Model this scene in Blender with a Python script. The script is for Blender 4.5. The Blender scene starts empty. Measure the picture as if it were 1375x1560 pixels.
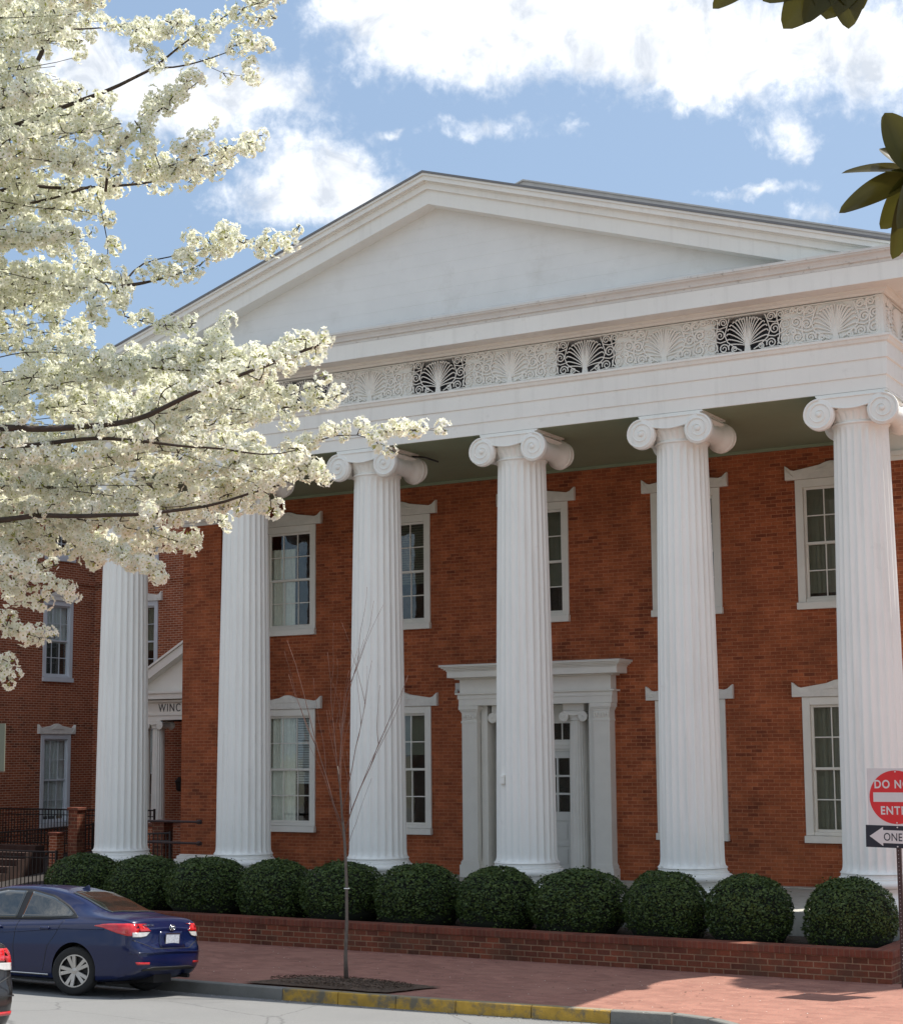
import bpy, bmesh, math, random
import numpy as np
from mathutils import Vector, Matrix
from mathutils.bvhtree import BVHTree
R = math.radians
PI = math.pi
rng = random.Random(11)
nrg = np.random.default_rng(11)
SC = bpy.context.scene
COL = SC.collection

# ------------------------------------------------------------------ camera
CAM = (22.206, -25.493, 3.27)
YAW, PITCH, ROLL = 0.526148, 0.121808, -0.0072702
F_PX, PPX, PPY, W_PX, H_PX = 2526.5, 675.21, 838.34, 1375.0, 1560.0
cd = bpy.data.cameras.new('camera')
cam = bpy.data.objects.new('camera', cd)
COL.objects.link(cam)
Fv = Vector((-math.sin(YAW) * math.cos(PITCH), math.cos(YAW) * math.cos(PITCH), math.sin(PITCH)))
Rv = Vector((math.cos(YAW), math.sin(YAW), 0))
Uv = Rv.cross(Fv)
R2 = math.cos(ROLL) * Rv + math.sin(ROLL) * Uv
U2 = -math.sin(ROLL) * Rv + math.cos(ROLL) * Uv
M = Matrix((R2, U2, -Fv)).transposed().to_4x4()
M.translation = Vector(CAM)
cam.matrix_world = M
cd.sensor_fit = 'VERTICAL'
cd.sensor_height = 36.0
cd.lens = F_PX / H_PX * 36.0
cd.shift_x = (W_PX / 2 - PPX) / H_PX
cd.shift_y = (PPY - H_PX / 2) / H_PX
cd.clip_start = 0.1
cd.clip_end = 3000
SC.camera = cam

# ------------------------------------------------------------------ sun, sky, exposure
SUN = Vector((0.30, 0.52, 1.0)).normalized()
sd = bpy.data.lights.new('sun', 'SUN')
sd.energy = 4.6
sd.angle = R(0.53)
sd.color = (1.0, 0.95, 0.87)
so = bpy.data.objects.new('sun', sd)
COL.objects.link(so)
so.rotation_euler = (-SUN).to_track_quat('-Z', 'Y').to_euler()
so.location = (30, 20, 60)

CLOUDS = [(-33.0, 25.0, 1.9, 0.9, 0.85), (-29.65, 24.92, 3.56, 1.26, 1.0), (-30.85, 23.48, 2.49, 1.04, 0.75), (-28.01, 23.03, 1.3, 0.83, 0.5), (-25.39, 24.41, 2.82, 1.43, 1.1), (-21.88, 23.83, 3.0, 1.73, 1.2), (-19.84, 22.66, 1.82, 0.93, 0.9), (-16.85, 23.44, 3.32, 1.51, 1.1), (-14.44, 22.39, 1.74, 1.81, 0.8), (-28.51, 21.2, 2.23, 0.43, 0.62), (-25.41, 21.19, 0.56, 0.34, 0.5), (-32.0, 20.99, 0.38, 0.15, 0.5), (-17.86, 20.64, 0.94, 0.67, 0.8), (-17.32, 19.86, 0.62, 0.5, 0.6), (-19.96, 18.88, 1.58, 0.21, 0.5), (-18.15, 18.86, 1.12, 0.25, 0.5), (-17.06, 18.03, 1.0, 0.51, 0.6), (-34.63, 19.95, 2.23, 1.18, 1.0), (-36.02, 18.74, 2.56, 0.86, 0.75), (-32.76, 19.01, 1.41, 1.08, 0.6), (-36.74, 22.34, 2.23, 1.0, 1.0), (-39.98, 21.99, 2.54, 1.24, 0.9), (-42.96, 23.04, 2.04, 1.42, 1.0), (-38.15, 23.74, 0.7, 0.41, 0.2), (-44.22, 19.41, 1.56, 1.05, 0.4), (-38.82, 21.0, 1.39, 0.63, 0.4)]
w = bpy.data.worlds.new('World')
SC.world = w
w.use_nodes = True
nt = w.node_tree
nt.nodes.clear()


def N(tree, typ, **kw):
    n = tree.nodes.new(typ)
    for k, v in kw.items():
        if k.startswith('i_'):
            n.inputs[k[2:].replace('_', ' ')].default_value = v
        else:
            setattr(n, k, v)
    return n


def math_node(tree, op, a, b=None, c=None, clamp=False):
    n = tree.nodes.new('ShaderNodeMath')
    n.operation = op
    n.use_clamp = clamp
    for i, v in enumerate((a, b, c)):
        if v is None:
            continue
        if isinstance(v, (int, float)):
            n.inputs[i].default_value = v
        else:
            tree.links.new(v, n.inputs[i])
    return n.outputs[0]


def ramp(tree, sock, stops):
    n = tree.nodes.new('ShaderNodeValToRGB')
    tree.links.new(sock, n.inputs[0])
    el = n.color_ramp.elements
    while len(el) < len(stops):
        el.new(0.5)
    for e, (p, c) in zip(el, stops):
        e.position = p
        e.color = (c[0], c[1], c[2], 1) if isinstance(c, (tuple, list)) else (c, c, c, 1)
    return n.outputs[0]


def mixc(tree, fac, a, b, blend='MIX'):
    n = tree.nodes.new('ShaderNodeMix')
    n.data_type = 'RGBA'
    n.blend_type = blend
    for s, v in ((n.inputs[0], fac), (n.inputs[6], a), (n.inputs[7], b)):
        if isinstance(v, (int, float)):
            s.default_value = v
        elif isinstance(v, (tuple, list)):
            s.default_value = (v[0], v[1], v[2], 1)
        else:
            tree.links.new(v, s)
    return n.outputs[2]


sky = N(nt, 'ShaderNodeTexSky', sky_type='NISHITA', sun_disc=False)
sky.sun_elevation = math.asin(SUN.z)
sky.sun_rotation = math.atan2(SUN.x, SUN.y)
sky.air_density = 1.1
sky.dust_density = 2.2
sky.ozone_density = 1.6
tc = N(nt, 'ShaderNodeTexCoord')
sep = N(nt, 'ShaderNodeSeparateXYZ')
nt.links.new(tc.outputs['Generated'], sep.inputs[0])
az = math_node(nt, 'MULTIPLY', math_node(nt, 'ARCTAN2', sep.outputs[0], sep.outputs[1]), 180 / PI)
el = math_node(nt, 'MULTIPLY', math_node(nt, 'ARCSINE', sep.outputs[2]), 180 / PI)
cmb = N(nt, 'ShaderNodeCombineXYZ')
nt.links.new(az, cmb.inputs[0])
nt.links.new(el, cmb.inputs[1])


def noise(tree, vec, scale, detail=5, rough=0.55, dist=0.0):
    n = tree.nodes.new('ShaderNodeTexNoise')
    n.inputs['Scale'].default_value = scale
    n.inputs['Detail'].default_value = detail
    n.inputs['Roughness'].default_value = rough
    n.inputs['Distortion'].default_value = dist
    if vec is not None:
        tree.links.new(vec, n.inputs['Vector'])
    return n


SKN = noise(nt, cmb.outputs[0], 0.55, 6, 0.6, 0.3)
FINE = noise(nt, cmb.outputs[0], 1.5, 8, 0.62, 0.2)
wsep = N(nt, 'ShaderNodeSeparateXYZ')
nt.links.new(SKN.outputs['Color'], wsep.inputs[0])
azw = math_node(nt, 'ADD', az, math_node(nt, 'MULTIPLY', math_node(nt, 'SUBTRACT', wsep.outputs[0], 0.5), 2.4))
elw = math_node(nt, 'ADD', el, math_node(nt, 'MULTIPLY', math_node(nt, 'SUBTRACT', wsep.outputs[1], 0.5), 1.6))
tot = None
for (a, e, ra, re_, s_) in CLOUDS:
    dx = math_node(nt, 'MULTIPLY', math_node(nt, 'SUBTRACT', azw, a), 1 / (ra * 0.9))
    dy = math_node(nt, 'MULTIPLY', math_node(nt, 'SUBTRACT', elw, e), 1 / (re_ * 0.9))
    r2 = math_node(nt, 'ADD', math_node(nt, 'MULTIPLY', dx, dx), math_node(nt, 'MULTIPLY', dy, dy))
    g = math_node(nt, 'MULTIPLY', math_node(nt, 'EXPONENT', math_node(nt, 'MULTIPLY', r2, -0.8)), s_)
    tot = g if tot is None else math_node(nt, 'ADD', tot, g)
# the rest of the sky is broken cloud as well
big = noise(nt, tc.outputs['Generated'], 3.0, 6, 0.6)
inview = math_node(nt, 'MULTIPLY', math_node(nt, 'LESS_THAN', math_node(nt, 'ABSOLUTE', math_node(nt, 'ADD', az, 29.5)), 20.0),
                   math_node(nt, 'LESS_THAN', el, 27.0))
rest = math_node(nt, 'MULTIPLY', math_node(nt, 'SUBTRACT', 1.0, inview), math_node(nt, 'MULTIPLY', math_node(nt, 'SUBTRACT', big.outputs['Fac'], 0.34), 3.2, clamp=True))
tot = math_node(nt, 'ADD', tot, rest)
cv = math_node(nt, 'ADD', tot, math_node(nt, 'MULTIPLY', math_node(nt, 'SUBTRACT', FINE.outputs['Fac'], 0.5), 1.15))
cov = N(nt, 'ShaderNodeMapRange', interpolation_type='SMOOTHSTEP')
nt.links.new(cv, cov.inputs[0])
cov.inputs[1].default_value = 0.22
cov.inputs[2].default_value = 1.15
shade_n = noise(nt, cmb.outputs[0], 0.55, 7, 0.6, 0.5)


def vscale(sock, k):
    n = N(nt, 'ShaderNodeVectorMath', operation='SCALE')
    if isinstance(sock, tuple):
        n.inputs[0].default_value = sock
    else:
        nt.links.new(sock, n.inputs[0])
    n.inputs['Scale'].default_value = k
    return n.outputs[0]


ccol = vscale(ramp(nt, shade_n.outputs['Fac'], [(0.33, (0.52, 0.56, 0.62)), (0.50, (0.80, 0.82, 0.85)), (0.62, (1.0, 1.0, 1.0))]), 10.0)
skyc = mixc(nt, 0.62, sky.outputs[0], vscale((0.262, 0.378, 0.545), 10.0))
fin = mixc(nt, cov.outputs[0], skyc, ccol)
bg = N(nt, 'ShaderNodeBackground')
nt.links.new(fin, bg.inputs[0])
bg.inputs[1].default_value = 0.10
wo = N(nt, 'ShaderNodeOutputWorld')
nt.links.new(bg.outputs[0], wo.inputs[0])

SC.view_settings.view_transform = 'Standard'
SC.view_settings.look = 'None'
SC.view_settings.exposure = 0.53
SC.view_settings.gamma = 1.0
SC.render.engine = 'CYCLES'
SC.cycles.max_bounces = 6
SC.cycles.diffuse_bounces = 3
SC.cycles.glossy_bounces = 3
SC.cycles.transparent_max_bounces = 6
SC.cycles.sample_clamp_indirect = 6.0
SC.cycles.use_denoising = True

# ------------------------------------------------------------------ helpers


def tag(o, label=None, cat=None, group=None, kind=None):
    if label: o['label'] = label
    if cat: o['category'] = cat
    if group: o['group'] = group
    if kind: o['kind'] = kind
    return o


def empty(name, loc, label, cat, group=None, rz=0.0):
    o = bpy.data.objects.new(name, None)
    COL.objects.link(o)
    o.location = loc
    o.rotation_euler = (0, 0, rz)
    o.empty_display_size = 0.2
    return tag(o, label, cat, group)


class MB:
    """collects plain geometry and links it as one mesh object"""

    def __init__(self):
        self.v, self.f, self.m = [], [], []

    def add(self, vs, fs, mi=0, mat=None):
        o = len(self.v)
        if mat is not None:
            vs = [tuple(mat @ Vector(p)) for p in vs]
        self.v += [tuple(p) for p in vs]
        self.f += [tuple(i + o for i in f) for f in fs]
        self.m += [mi] * len(fs)
        return self

    def box(self, x0, x1, y0, y1, z0, z1, mi=0, mat=None):
        vs = [(x0, y0, z0), (x1, y0, z0), (x1, y1, z0), (x0, y1, z0), (x0, y0, z1), (x1, y0, z1), (x1, y1, z1), (x0, y1, z1)]
        fs = [(0, 3, 2, 1), (4, 5, 6, 7), (0, 1, 5, 4), (1, 2, 6, 5), (2, 3, 7, 6), (3, 0, 4, 7)]
        return self.add(vs, fs, mi, mat)

    def prism(self, poly, y0, y1, mi=0, mat=None):
        """poly in (x,z), extruded along y"""
        n = len(poly)
        vs = [(p[0], y0, p[1]) for p in poly] + [(p[0], y1, p[1]) for p in poly]
        a = sum(poly[i][0] * poly[(i + 1) % n][1] - poly[(i + 1) % n][0] * poly[i][1] for i in range(n))
        fr = tuple(range(n)) if a > 0 else tuple(reversed(range(n)))
        fs = [fr, tuple(i + n for i in reversed(fr))]
        for i in range(n):
            j = (i + 1) % n
            fs.append((i, i + n, j + n, j) if a > 0 else (i, j, j + n, i + n))
        return self.add(vs, fs, mi, mat)

    def tube(self, pts, r, n=6, mi=0, cap=True, mat=None):
        pts = [Vector(p) for p in pts]
        k = len(pts)
        rs = r if isinstance(r, (list, tuple)) else [r] * k
        vs, fs = [], []
        up = None
        for i, p in enumerate(pts):
            t = (pts[min(i + 1, k - 1)] - pts[max(i - 1, 0)])
            if t.length < 1e-9:
                t = Vector((0, 0, 1))
            t.normalize()
            if up is None:
                up = Vector((0, 0, 1)) if abs(t.z) < 0.9 else Vector((0, 1, 0))
            a = up - t * up.dot(t)
            if a.length < 1e-6:
                a = t.orthogonal()
            a.normalize()
            b = t.cross(a)
            up = a
            for j in range(n):
                th = 2 * PI * (j + 0.5) / n
                vs.append(p + (a * math.cos(th) + b * math.sin(th)) * rs[i])
        for i in range(k - 1):
            for j in range(n):
                j2 = (j + 1) % n
                fs.append((i * n + j, i * n + j2, (i + 1) * n + j2, (i + 1) * n + j))
        if cap:
            fs.append(tuple(reversed(range(n))))
            fs.append(tuple((k - 1) * n + j for j in range(n)))
        return self.add(vs, fs, mi, mat)

    def lathe(self, prof, n=32, mi=0, mat=None, close=True):
        """prof = [(r, z)] bottom to top around z"""
        vs, fs = [], []
        for (r, z) in prof:
            for j in range(n):
                th = 2 * PI * j / n
                vs.append((r * math.cos(th), r * math.sin(th), z))
        for i in range(len(prof) - 1):
            for j in range(n):
                j2 = (j + 1) % n
                fs.append((i * n + j, i * n + j2, (i + 1) * n + j2, (i + 1) * n + j))
        if close:
            fs.append(tuple(reversed(range(n))))
            fs.append(tuple((len(prof) - 1) * n + j for j in range(n)))
        return self.add(vs, fs, mi, mat)

    def build(self, name, mats, parent=None, smooth=False, bevel=0.0, auto=None, loc=None):
        me = bpy.data.meshes.new(name)
        me.from_pydata([tuple(p) for p in self.v], [], self.f)
        if not isinstance(mats, (list, tuple)):
            mats = [mats]
        for m in mats:
            me.materials.append(m)
        if len(mats) > 1:
            me.polygons.foreach_set('material_index', self.m)
        uvbox(me)
        o = bpy.data.objects.new(name, me)
        COL.objects.link(o)
        if smooth:
            me.polygons.foreach_set('use_smooth', [True] * len(me.polygons))
            if auto is not None:
                me.set_sharp_from_angle(angle=R(auto))
        if bevel:
            md = o.modifiers.new('bevel', 'BEVEL')
            md.width = bevel
            md.segments = 2
            md.limit_method = 'ANGLE'
            md.angle_limit = R(40)
        if loc is not None:
            o.location = loc
        if parent is not None:
            o.parent = parent
            if loc is None and parent.parent is None and parent.type == 'EMPTY' and parent.get('world_built'):
                o.location = -Vector(parent.location)
        return o


def uvbox(me):
    n = len(me.polygons)
    if not n:
        return
    uvl = me.uv_layers.new(name='UVMap')
    nor = np.empty(n * 3)
    me.polygons.foreach_get('normal', nor)
    nor = np.abs(nor.reshape(-1, 3))
    tot_ = np.empty(n, dtype=np.int32)
    me.polygons.foreach_get('loop_total', tot_)
    co = np.empty(len(me.vertices) * 3)
    me.vertices.foreach_get('co', co)
    co = co.reshape(-1, 3)
    li = np.empty(len(me.loops), dtype=np.int32)
    me.loops.foreach_get('vertex_index', li)
    ax = np.repeat(np.argmax(nor + np.array([0, 0.001, 0.0]), 1), tot_)
    c = co[li]
    uv = np.where((ax == 2)[:, None], c[:, [0, 1]], np.where((ax == 1)[:, None], c[:, [0, 2]], c[:, [1, 2]]))
    uvl.data.foreach_set('uv', uv.astype(np.float32).ravel())


def wb(e):
    e['world_built'] = 1
    return e


def copy_tree(o, parent=None):
    c = o.copy()
    COL.objects.link(c)
    c.parent = parent
    for ch in list(o.children):
        copy_tree(ch, c)
    return c


# ------------------------------------------------------------------ materials


def new_mat(name):
    m = bpy.data.materials.new(name)
    m.use_nodes = True
    t = m.node_tree
    return m, t, t.nodes['Principled BSDF']


def plain(name, col, rough=0.6, var=0.0, vscale=3.0, bump=0.0, bscale=40.0, metal=0.0, dirt=None, dscale=1.5, dlo=0.5, dhi=0.75, spec=0.5, coat=0.0):
    m, t, b = new_mat(name)
    b.inputs['Roughness'].default_value = rough
    b.inputs['Metallic'].default_value = metal
    b.inputs['Specular IOR Level'].default_value = spec
    b.inputs['Coat Weight'].default_value = coat
    tcx = N(t, 'ShaderNodeTexCoord')
    geo = N(t, 'ShaderNodeNewGeometry')
    vec = geo.outputs['Position']
    out = None
    if var > 0:
        n1 = noise(t, vec, vscale, 6, 0.6)
        lo = tuple(c * (1 - var) for c in col)
        hi = tuple(min(1, c * (1 + var)) for c in col)
        out = ramp(t, n1.outputs['Fac'], [(0.3, lo), (0.7, hi)])
    if dirt is not None:
        n2 = noise(t, vec, dscale, 8, 0.7)
        f = ramp(t, n2.outputs['Fac'], [(dlo, 0.0), (dhi, 1.0)])
        out = mixc(t, f, out if out is not None else col, dirt)
    if out is None:
        b.inputs['Base Color'].default_value = (*col, 1)
    else:
        t.links.new(out, b.inputs['Base Color'])
    if bump > 0:
        n3 = noise(t, vec, bscale, 4, 0.6)
        bp_ = N(t, 'ShaderNodeBump')
        bp_.inputs['Strength'].default_value = bump
        bp_.inputs['Distance'].default_value = 0.02
        t.links.new(n3.outputs['Fac'], bp_.inputs['Height'])
        t.links.new(bp_.outputs[0], b.inputs['Normal'])
    return m


def brick(name, c1, c2, mortar, bw=0.205, rh=0.0675, ms=0.006, var=0.25, dark=(0.09, 0.022, 0.012), darkf=0.35, stain=None, sscale=0.8, slo=0.55, shi=0.75, off=0.5, msm=0.3, bump=0.6, rough=0.85):
    m, t, b = new_mat(name)
    tcx = N(t, 'ShaderNodeTexCoord')
    # slightly wavy courses
    br = N(t, 'ShaderNodeTexBrick')
    br.offset = off
    t.links.new(tcx.outputs['UV'], br.inputs['Vector'])
    br.inputs['Color1'].default_value = (*c1, 1)
    br.inputs['Color2'].default_value = (*c2, 1)
    br.inputs['Mortar'].default_value = (*mortar, 1)
    br.inputs['Scale'].default_value = 1.0
    br.inputs['Mortar Size'].default_value = ms
    br.inputs['Mortar Smooth'].default_value = msm
    br.inputs['Bias'].default_value = -0.1
    br.inputs['Brick Width'].default_value = bw
    br.inputs['Row Height'].default_value = rh
    # second brick lookup, same bond, gives some headers a burnt tone
    br2 = N(t, 'ShaderNodeTexBrick')
    br2.offset = off
    mp = N(t, 'ShaderNodeMapping')
    mp.inputs['Location'].default_value = (bw * 40, rh * 60, 0)
    t.links.new(tcx.outputs['UV'], mp.inputs[0])
    t.links.new(mp.outputs[0], br2.inputs['Vector'])
    br2.inputs['Color1'].default_value = (0, 0, 0, 1)
    br2.inputs['Color2'].default_value = (1, 1, 1, 1)
    br2.inputs['Mortar'].default_value = (0, 0, 0, 1)
    br2.inputs['Scale'].default_value = 1.0
    br2.inputs['Mortar Size'].default_value = ms
    br2.inputs['Mortar Smooth'].default_value = msm
    br2.inputs['Brick Width'].default_value = bw
    br2.inputs['Row Height'].default_value = rh
    geo = N(t, 'ShaderNodeNewGeometry')
    patch = noise(t, geo.outputs['Position'], 0.9, 5, 0.7)
    dk = math_node(t, 'MULTIPLY', br2.outputs['Color'], ramp(t, patch.outputs['Fac'], [(0.35, 0.25), (0.65, 1.0)]))
    dk = ramp(t, dk, [(0.45, 0.0), (0.8, 1.0)])
    dk = math_node(t, 'MULTIPLY', dk, darkf)
    col = mixc(t, dk, br.outputs['Color'], dark)
    n1 = noise(t, geo.outputs['Position'], 2.2, 7, 0.7)
    sh = ramp(t, n1.outputs['Fac'], [(0.3, 1 - var), (0.7, 1 + var)])
    col = mixc(t, 1.0, col, sh, 'MULTIPLY')
    n4 = noise(t, geo.outputs['Position'], 55, 3, 0.6)
    col = mixc(t, 1.0, col, ramp(t, n4.outputs['Fac'], [(0.3, 0.86), (0.7, 1.12)]), 'MULTIPLY')
    if stain is not None:
        n2 = noise(t, geo.outputs['Position'], sscale, 8, 0.7, 0.4)
        f = ramp(t, n2.outputs['Fac'], [(slo, 0.0), (shi, 0.8)])
        col = mixc(t, f, col, stain)
    t.links.new(col, b.inputs['Base Color'])
    b.inputs['Roughness'].default_value = rough
    b.inputs['Specular IOR Level'].default_value = 0.25
    bp_ = N(t, 'ShaderNodeBump')
    bp_.invert = True
    bp_.inputs['Strength'].default_value = bump
    bp_.inputs['Distance'].default_value = 0.006
    t.links.new(br.outputs['Fac'], bp_.inputs['Height'])
    t.links.new(bp_.outputs[0], b.inputs['Normal'])
    return m


WHITE = plain('white_paint', (0.85, 0.835, 0.775), 0.55, 0.035, 1.2, 0.10, 60, dirt=(0.52, 0.50, 0.44), dscale=2.4, dlo=0.60, dhi=0.95)
def streaks(m, amount=0.35):
    """faint rain streaks and grime running down painted surfaces"""
    t = m.node_tree
    b = t.nodes['Principled BSDF']
    src = b.inputs['Base Color'].links[0].from_socket
    g_ = N(t, 'ShaderNodeNewGeometry')
    mp_ = N(t, 'ShaderNodeMapping')
    mp_.inputs['Scale'].default_value = (7, 7, 0.55)
    t.links.new(g_.outputs['Position'], mp_.inputs[0])
    n_ = noise(t, mp_.outputs[0], 1.0, 6, 0.65)
    f = ramp(t, n_.outputs['Fac'], [(0.52, 0.0), (0.78, amount)])
    t.links.new(mixc(t, f, src, (0.42, 0.41, 0.36)), b.inputs['Base Color'])


WHITE_COL = plain('column_paint', (0.87, 0.86, 0.80), 0.5, 0.03, 0.8, 0.10, 50, dirt=(0.60, 0.585, 0.53), dscale=1.6, dlo=0.62, dhi=0.95)
streaks(WHITE, 0.20)
streaks(WHITE_COL, 0.26)
CREAM = plain('cream_trim', (0.80, 0.775, 0.70), 0.6, 0.04, 3, 0.1, 60)
STONE_LT = plain('lintel_stone', (0.76, 0.735, 0.67), 0.7, 0.08, 6, 0.3, 50)
OLIVE = plain('ceiling_paint', (0.265, 0.32, 0.21), 0.6, 0.05, 2)
WEATHER = plain('weathered_moulding', (0.70, 0.685, 0.64), 0.7, 0.06, 3, 0.2, 40, dirt=(0.22, 0.20, 0.17), dscale=11, dlo=0.58, dhi=0.80)
ROOF = plain('roof_metal', (0.50, 0.485, 0.46), 0.6, 0.08, 6)
DARKROOF = plain('roof_edge_metal', (0.18, 0.18, 0.185), 0.5, 0.05, 6)
BRICK = brick('orange_red_brick', (0.40, 0.112, 0.044), (0.265, 0.068, 0.029), (0.44, 0.185, 0.092), ms=0.0058, var=0.30, dark=(0.11, 0.026, 0.015), darkf=0.62, stain=(0.20, 0.075, 0.038), sscale=0.5, slo=0.52, shi=0.85)
BRICK_BACK = brick('old_red_brick', (0.33, 0.092, 0.040), (0.23, 0.060, 0.028), (0.50, 0.31, 0.21), ms=0.0085, var=0.18, dark=(0.06, 0.018, 0.012), darkf=0.6, bw=0.205)
BRICK_LOW = brick('weathered_wall_brick', (0.20, 0.058, 0.030), (0.115, 0.040, 0.026), (0.26, 0.155, 0.095), bw=0.215, rh=0.086, ms=0.009, var=0.28, dark=(0.045, 0.022, 0.014), darkf=0.6, stain=(0.10, 0.06, 0.038), sscale=1.4, slo=0.5, shi=0.72)
CAPBRICK = brick('coping_brick', (0.19, 0.055, 0.032), (0.13, 0.042, 0.028), (0.17, 0.085, 0.055), bw=0.075, rh=0.4, ms=0.006, var=0.25, off=0.0, stain=(0.11, 0.08, 0.055), sscale=1.6)
PAVER = brick('red_brick_pavers', (0.345, 0.165, 0.122), (0.265, 0.122, 0.092), (0.26, 0.16, 0.125), bw=0.2, rh=0.1, ms=0.004, var=0.14, dark=(0.2, 0.08, 0.06), darkf=0.3, bump=0.25, stain=(0.36, 0.19, 0.14), sscale=0.7, slo=0.5, shi=0.8)


def asphalt():
    m, t, b = new_mat('worn_asphalt')
    geo = N(t, 'ShaderNodeNewGeometry')
    a = noise(t, geo.outputs['Position'], 130, 4, 0.7)
    c = noise(t, geo.outputs['Position'], 0.8, 7, 0.65)
    col = ramp(t, a.outputs['Fac'], [(0.3, (0.125, 0.125, 0.122)), (0.7, (0.25, 0.25, 0.243))])
    col = mixc(t, ramp(t, c.outputs['Fac'], [(0.45, 0.0), (0.75, 0.4)]), col, (0.14, 0.14, 0.14))
    vor = N(t, 'ShaderNodeTexVoronoi', feature='DISTANCE_TO_EDGE')
    vor.inputs['Scale'].default_value = 0.45
    wv = noise(t, geo.outputs['Position'], 2.5, 5, 0.6)
    mx = N(t, 'ShaderNodeMixRGB')
    mx.inputs[0].default_value = 0.12
    t.links.new(geo.outputs['Position'], mx.inputs[1])
    t.links.new(wv.outputs['Color'], mx.inputs[2])
    t.links.new(mx.outputs[0], vor.inputs['Vector'])
    cr = ramp(t, vor.outputs['Distance'], [(0.0, 0.55), (0.008, 0.0)])
    col = mixc(t, cr, col, (0.06, 0.06, 0.06))
    t.links.new(col, b.inputs['Base Color'])
    b.inputs['Roughness'].default_value = 0.9
    bp_ = N(t, 'ShaderNodeBump')
    bp_.inputs['Strength'].default_value = 0.4
    bp_.inputs['Distance'].default_value = 0.008
    t.links.new(a.outputs['Fac'], bp_.inputs['Height'])
    t.links.new(bp_.outputs[0], b.inputs['Normal'])
    return m


ASPHALT = asphalt()
KERB = plain('kerb_concrete', (0.20, 0.195, 0.175), 0.85, 0.2, 3, 0.4, 60, dirt=(0.13, 0.12, 0.10), dscale=6, dlo=0.5, dhi=0.8)
KERB_Y = plain('worn_yellow_kerb_paint', (0.50, 0.30, 0.045), 0.8, 0.2, 5, 0.4, 60, dirt=(0.17, 0.145, 0.10), dscale=4, dlo=0.47, dhi=0.62)
SOIL = plain('dark_mulch', (0.055, 0.038, 0.026), 0.95, 0.5, 25, 1.0, 60)
SOIL2 = plain('tree_pit_mulch', (0.11, 0.072, 0.048), 0.95, 0.5, 22, 1.0, 60)
GRASS = plain('dry_ground', (0.20, 0.19, 0.145), 0.95, 0.3, 2, 0.6, 30)
SLAB = plain('porch_stone', (0.46, 0.445, 0.39), 0.8, 0.12, 2, 0.3, 40, dirt=(0.17, 0.17, 0.13), dscale=2, dlo=0.5, dhi=0.8)
IRON = plain('black_iron', (0.016, 0.014, 0.013), 0.5, 0.1, 10)
RUST = plain('dark_brown_steel', (0.045, 0.022, 0.02), 0.5, 0.2, 10)
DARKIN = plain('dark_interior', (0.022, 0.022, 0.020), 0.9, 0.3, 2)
REFLECT_W = plain('white_reflection_curtain', (0.86, 0.87, 0.80), 0.8, 0.08, 14)  # white folds inside the left windows, standing in for bright reflections on the panes
BLIND = plain('olive_blind', (0.17, 0.18, 0.135), 0.8, 0.1, 6)
SHADE = plain('pale_roller_shade', (0.62, 0.66, 0.68), 0.8, 0.06, 4)
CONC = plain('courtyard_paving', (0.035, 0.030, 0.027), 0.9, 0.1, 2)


def glass_mat(name='window_glass', tint=(0.94, 0.96, 0.94), k=1.0):
    m, t, b = new_mat(name)
    t.nodes.remove(b)
    out = t.nodes['Material Output']
    tr = N(t, 'ShaderNodeBsdfTransparent')
    tr.inputs[0].default_value = (*tint, 1)
    gl = N(t, 'ShaderNodeBsdfGlossy')
    gl.inputs['Roughness'].default_value = 0.02
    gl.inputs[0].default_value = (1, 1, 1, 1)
    lw = N(t, 'ShaderNodeLayerWeight')
    lw.inputs[0].default_value = 0.5
    fr = math_node(t, 'ADD', math_node(t, 'MULTIPLY', math_node(t, 'POWER', lw.outputs['Facing'], 5.0), 0.92), 0.045)
    geo = N(t, 'ShaderNodeNewGeometry')
    nn = noise(t, geo.outputs['Position'], 3.0, 2, 0.5)
    bp_ = N(t, 'ShaderNodeBump')
    bp_.inputs['Strength'].default_value = 0.06
    bp_.inputs['Distance'].default_value = 0.02
    t.links.new(nn.outputs['Fac'], bp_.inputs['Height'])
    t.links.new(bp_.outputs[0], gl.inputs['Normal'])
    mx = N(t, 'ShaderNodeMixShader')
    t.links.new(math_node(t, 'MULTIPLY', fr, k, clamp=True), mx.inputs[0])
    t.links.new(tr.outputs[0], mx.inputs[1])
    t.links.new(gl.outputs[0], mx.inputs[2])
    t.links.new(mx.outputs[0], out.inputs[0])
    return m


GLASS = glass_mat(k=1.15)

# ------------------------------------------------------------------ the setting


def gz(y):
    return 0.085 * max(0.0, min(-6.9 - y, 18.0))


KP = [(-70, -7.05), (-20, -7.0), (4, -6.93), (8.85, -6.89), (11.47, -6.80), (13.54, -6.64), (14.3, -6.55), (14.8, -6.68), (15.2, -7.0), (15.6, -7.6), (15.9, -8.6), (16.0, -10), (16.05, -14), (16.1, -22)]

# one ground sheet reaching the horizon, rising towards the viewer like the street does
mb = MB()
xs = [-1500, -400, -120, -70, -40, -20, 0, 20, 40, 80, 200, 600, 1500]
ys = [-1500, -400, -100, -60, -40, -24.9, -20, -15, -10, -6.9, 5, 20, 60, 200, 700, 1500]
for y in ys:
    for x in xs:
        mb.v.append((x, y, gz(y) - 0.03))
nx = len(xs)
for j in range(len(ys) - 1):
    for i in range(nx - 1):
        mb.f.append((j * nx + i, j * nx + i + 1, (j + 1) * nx + i + 1, (j + 1) * nx + i))
        mb.m.append(0)
tag(mb.build('ground', GRASS), kind='structure')

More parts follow.
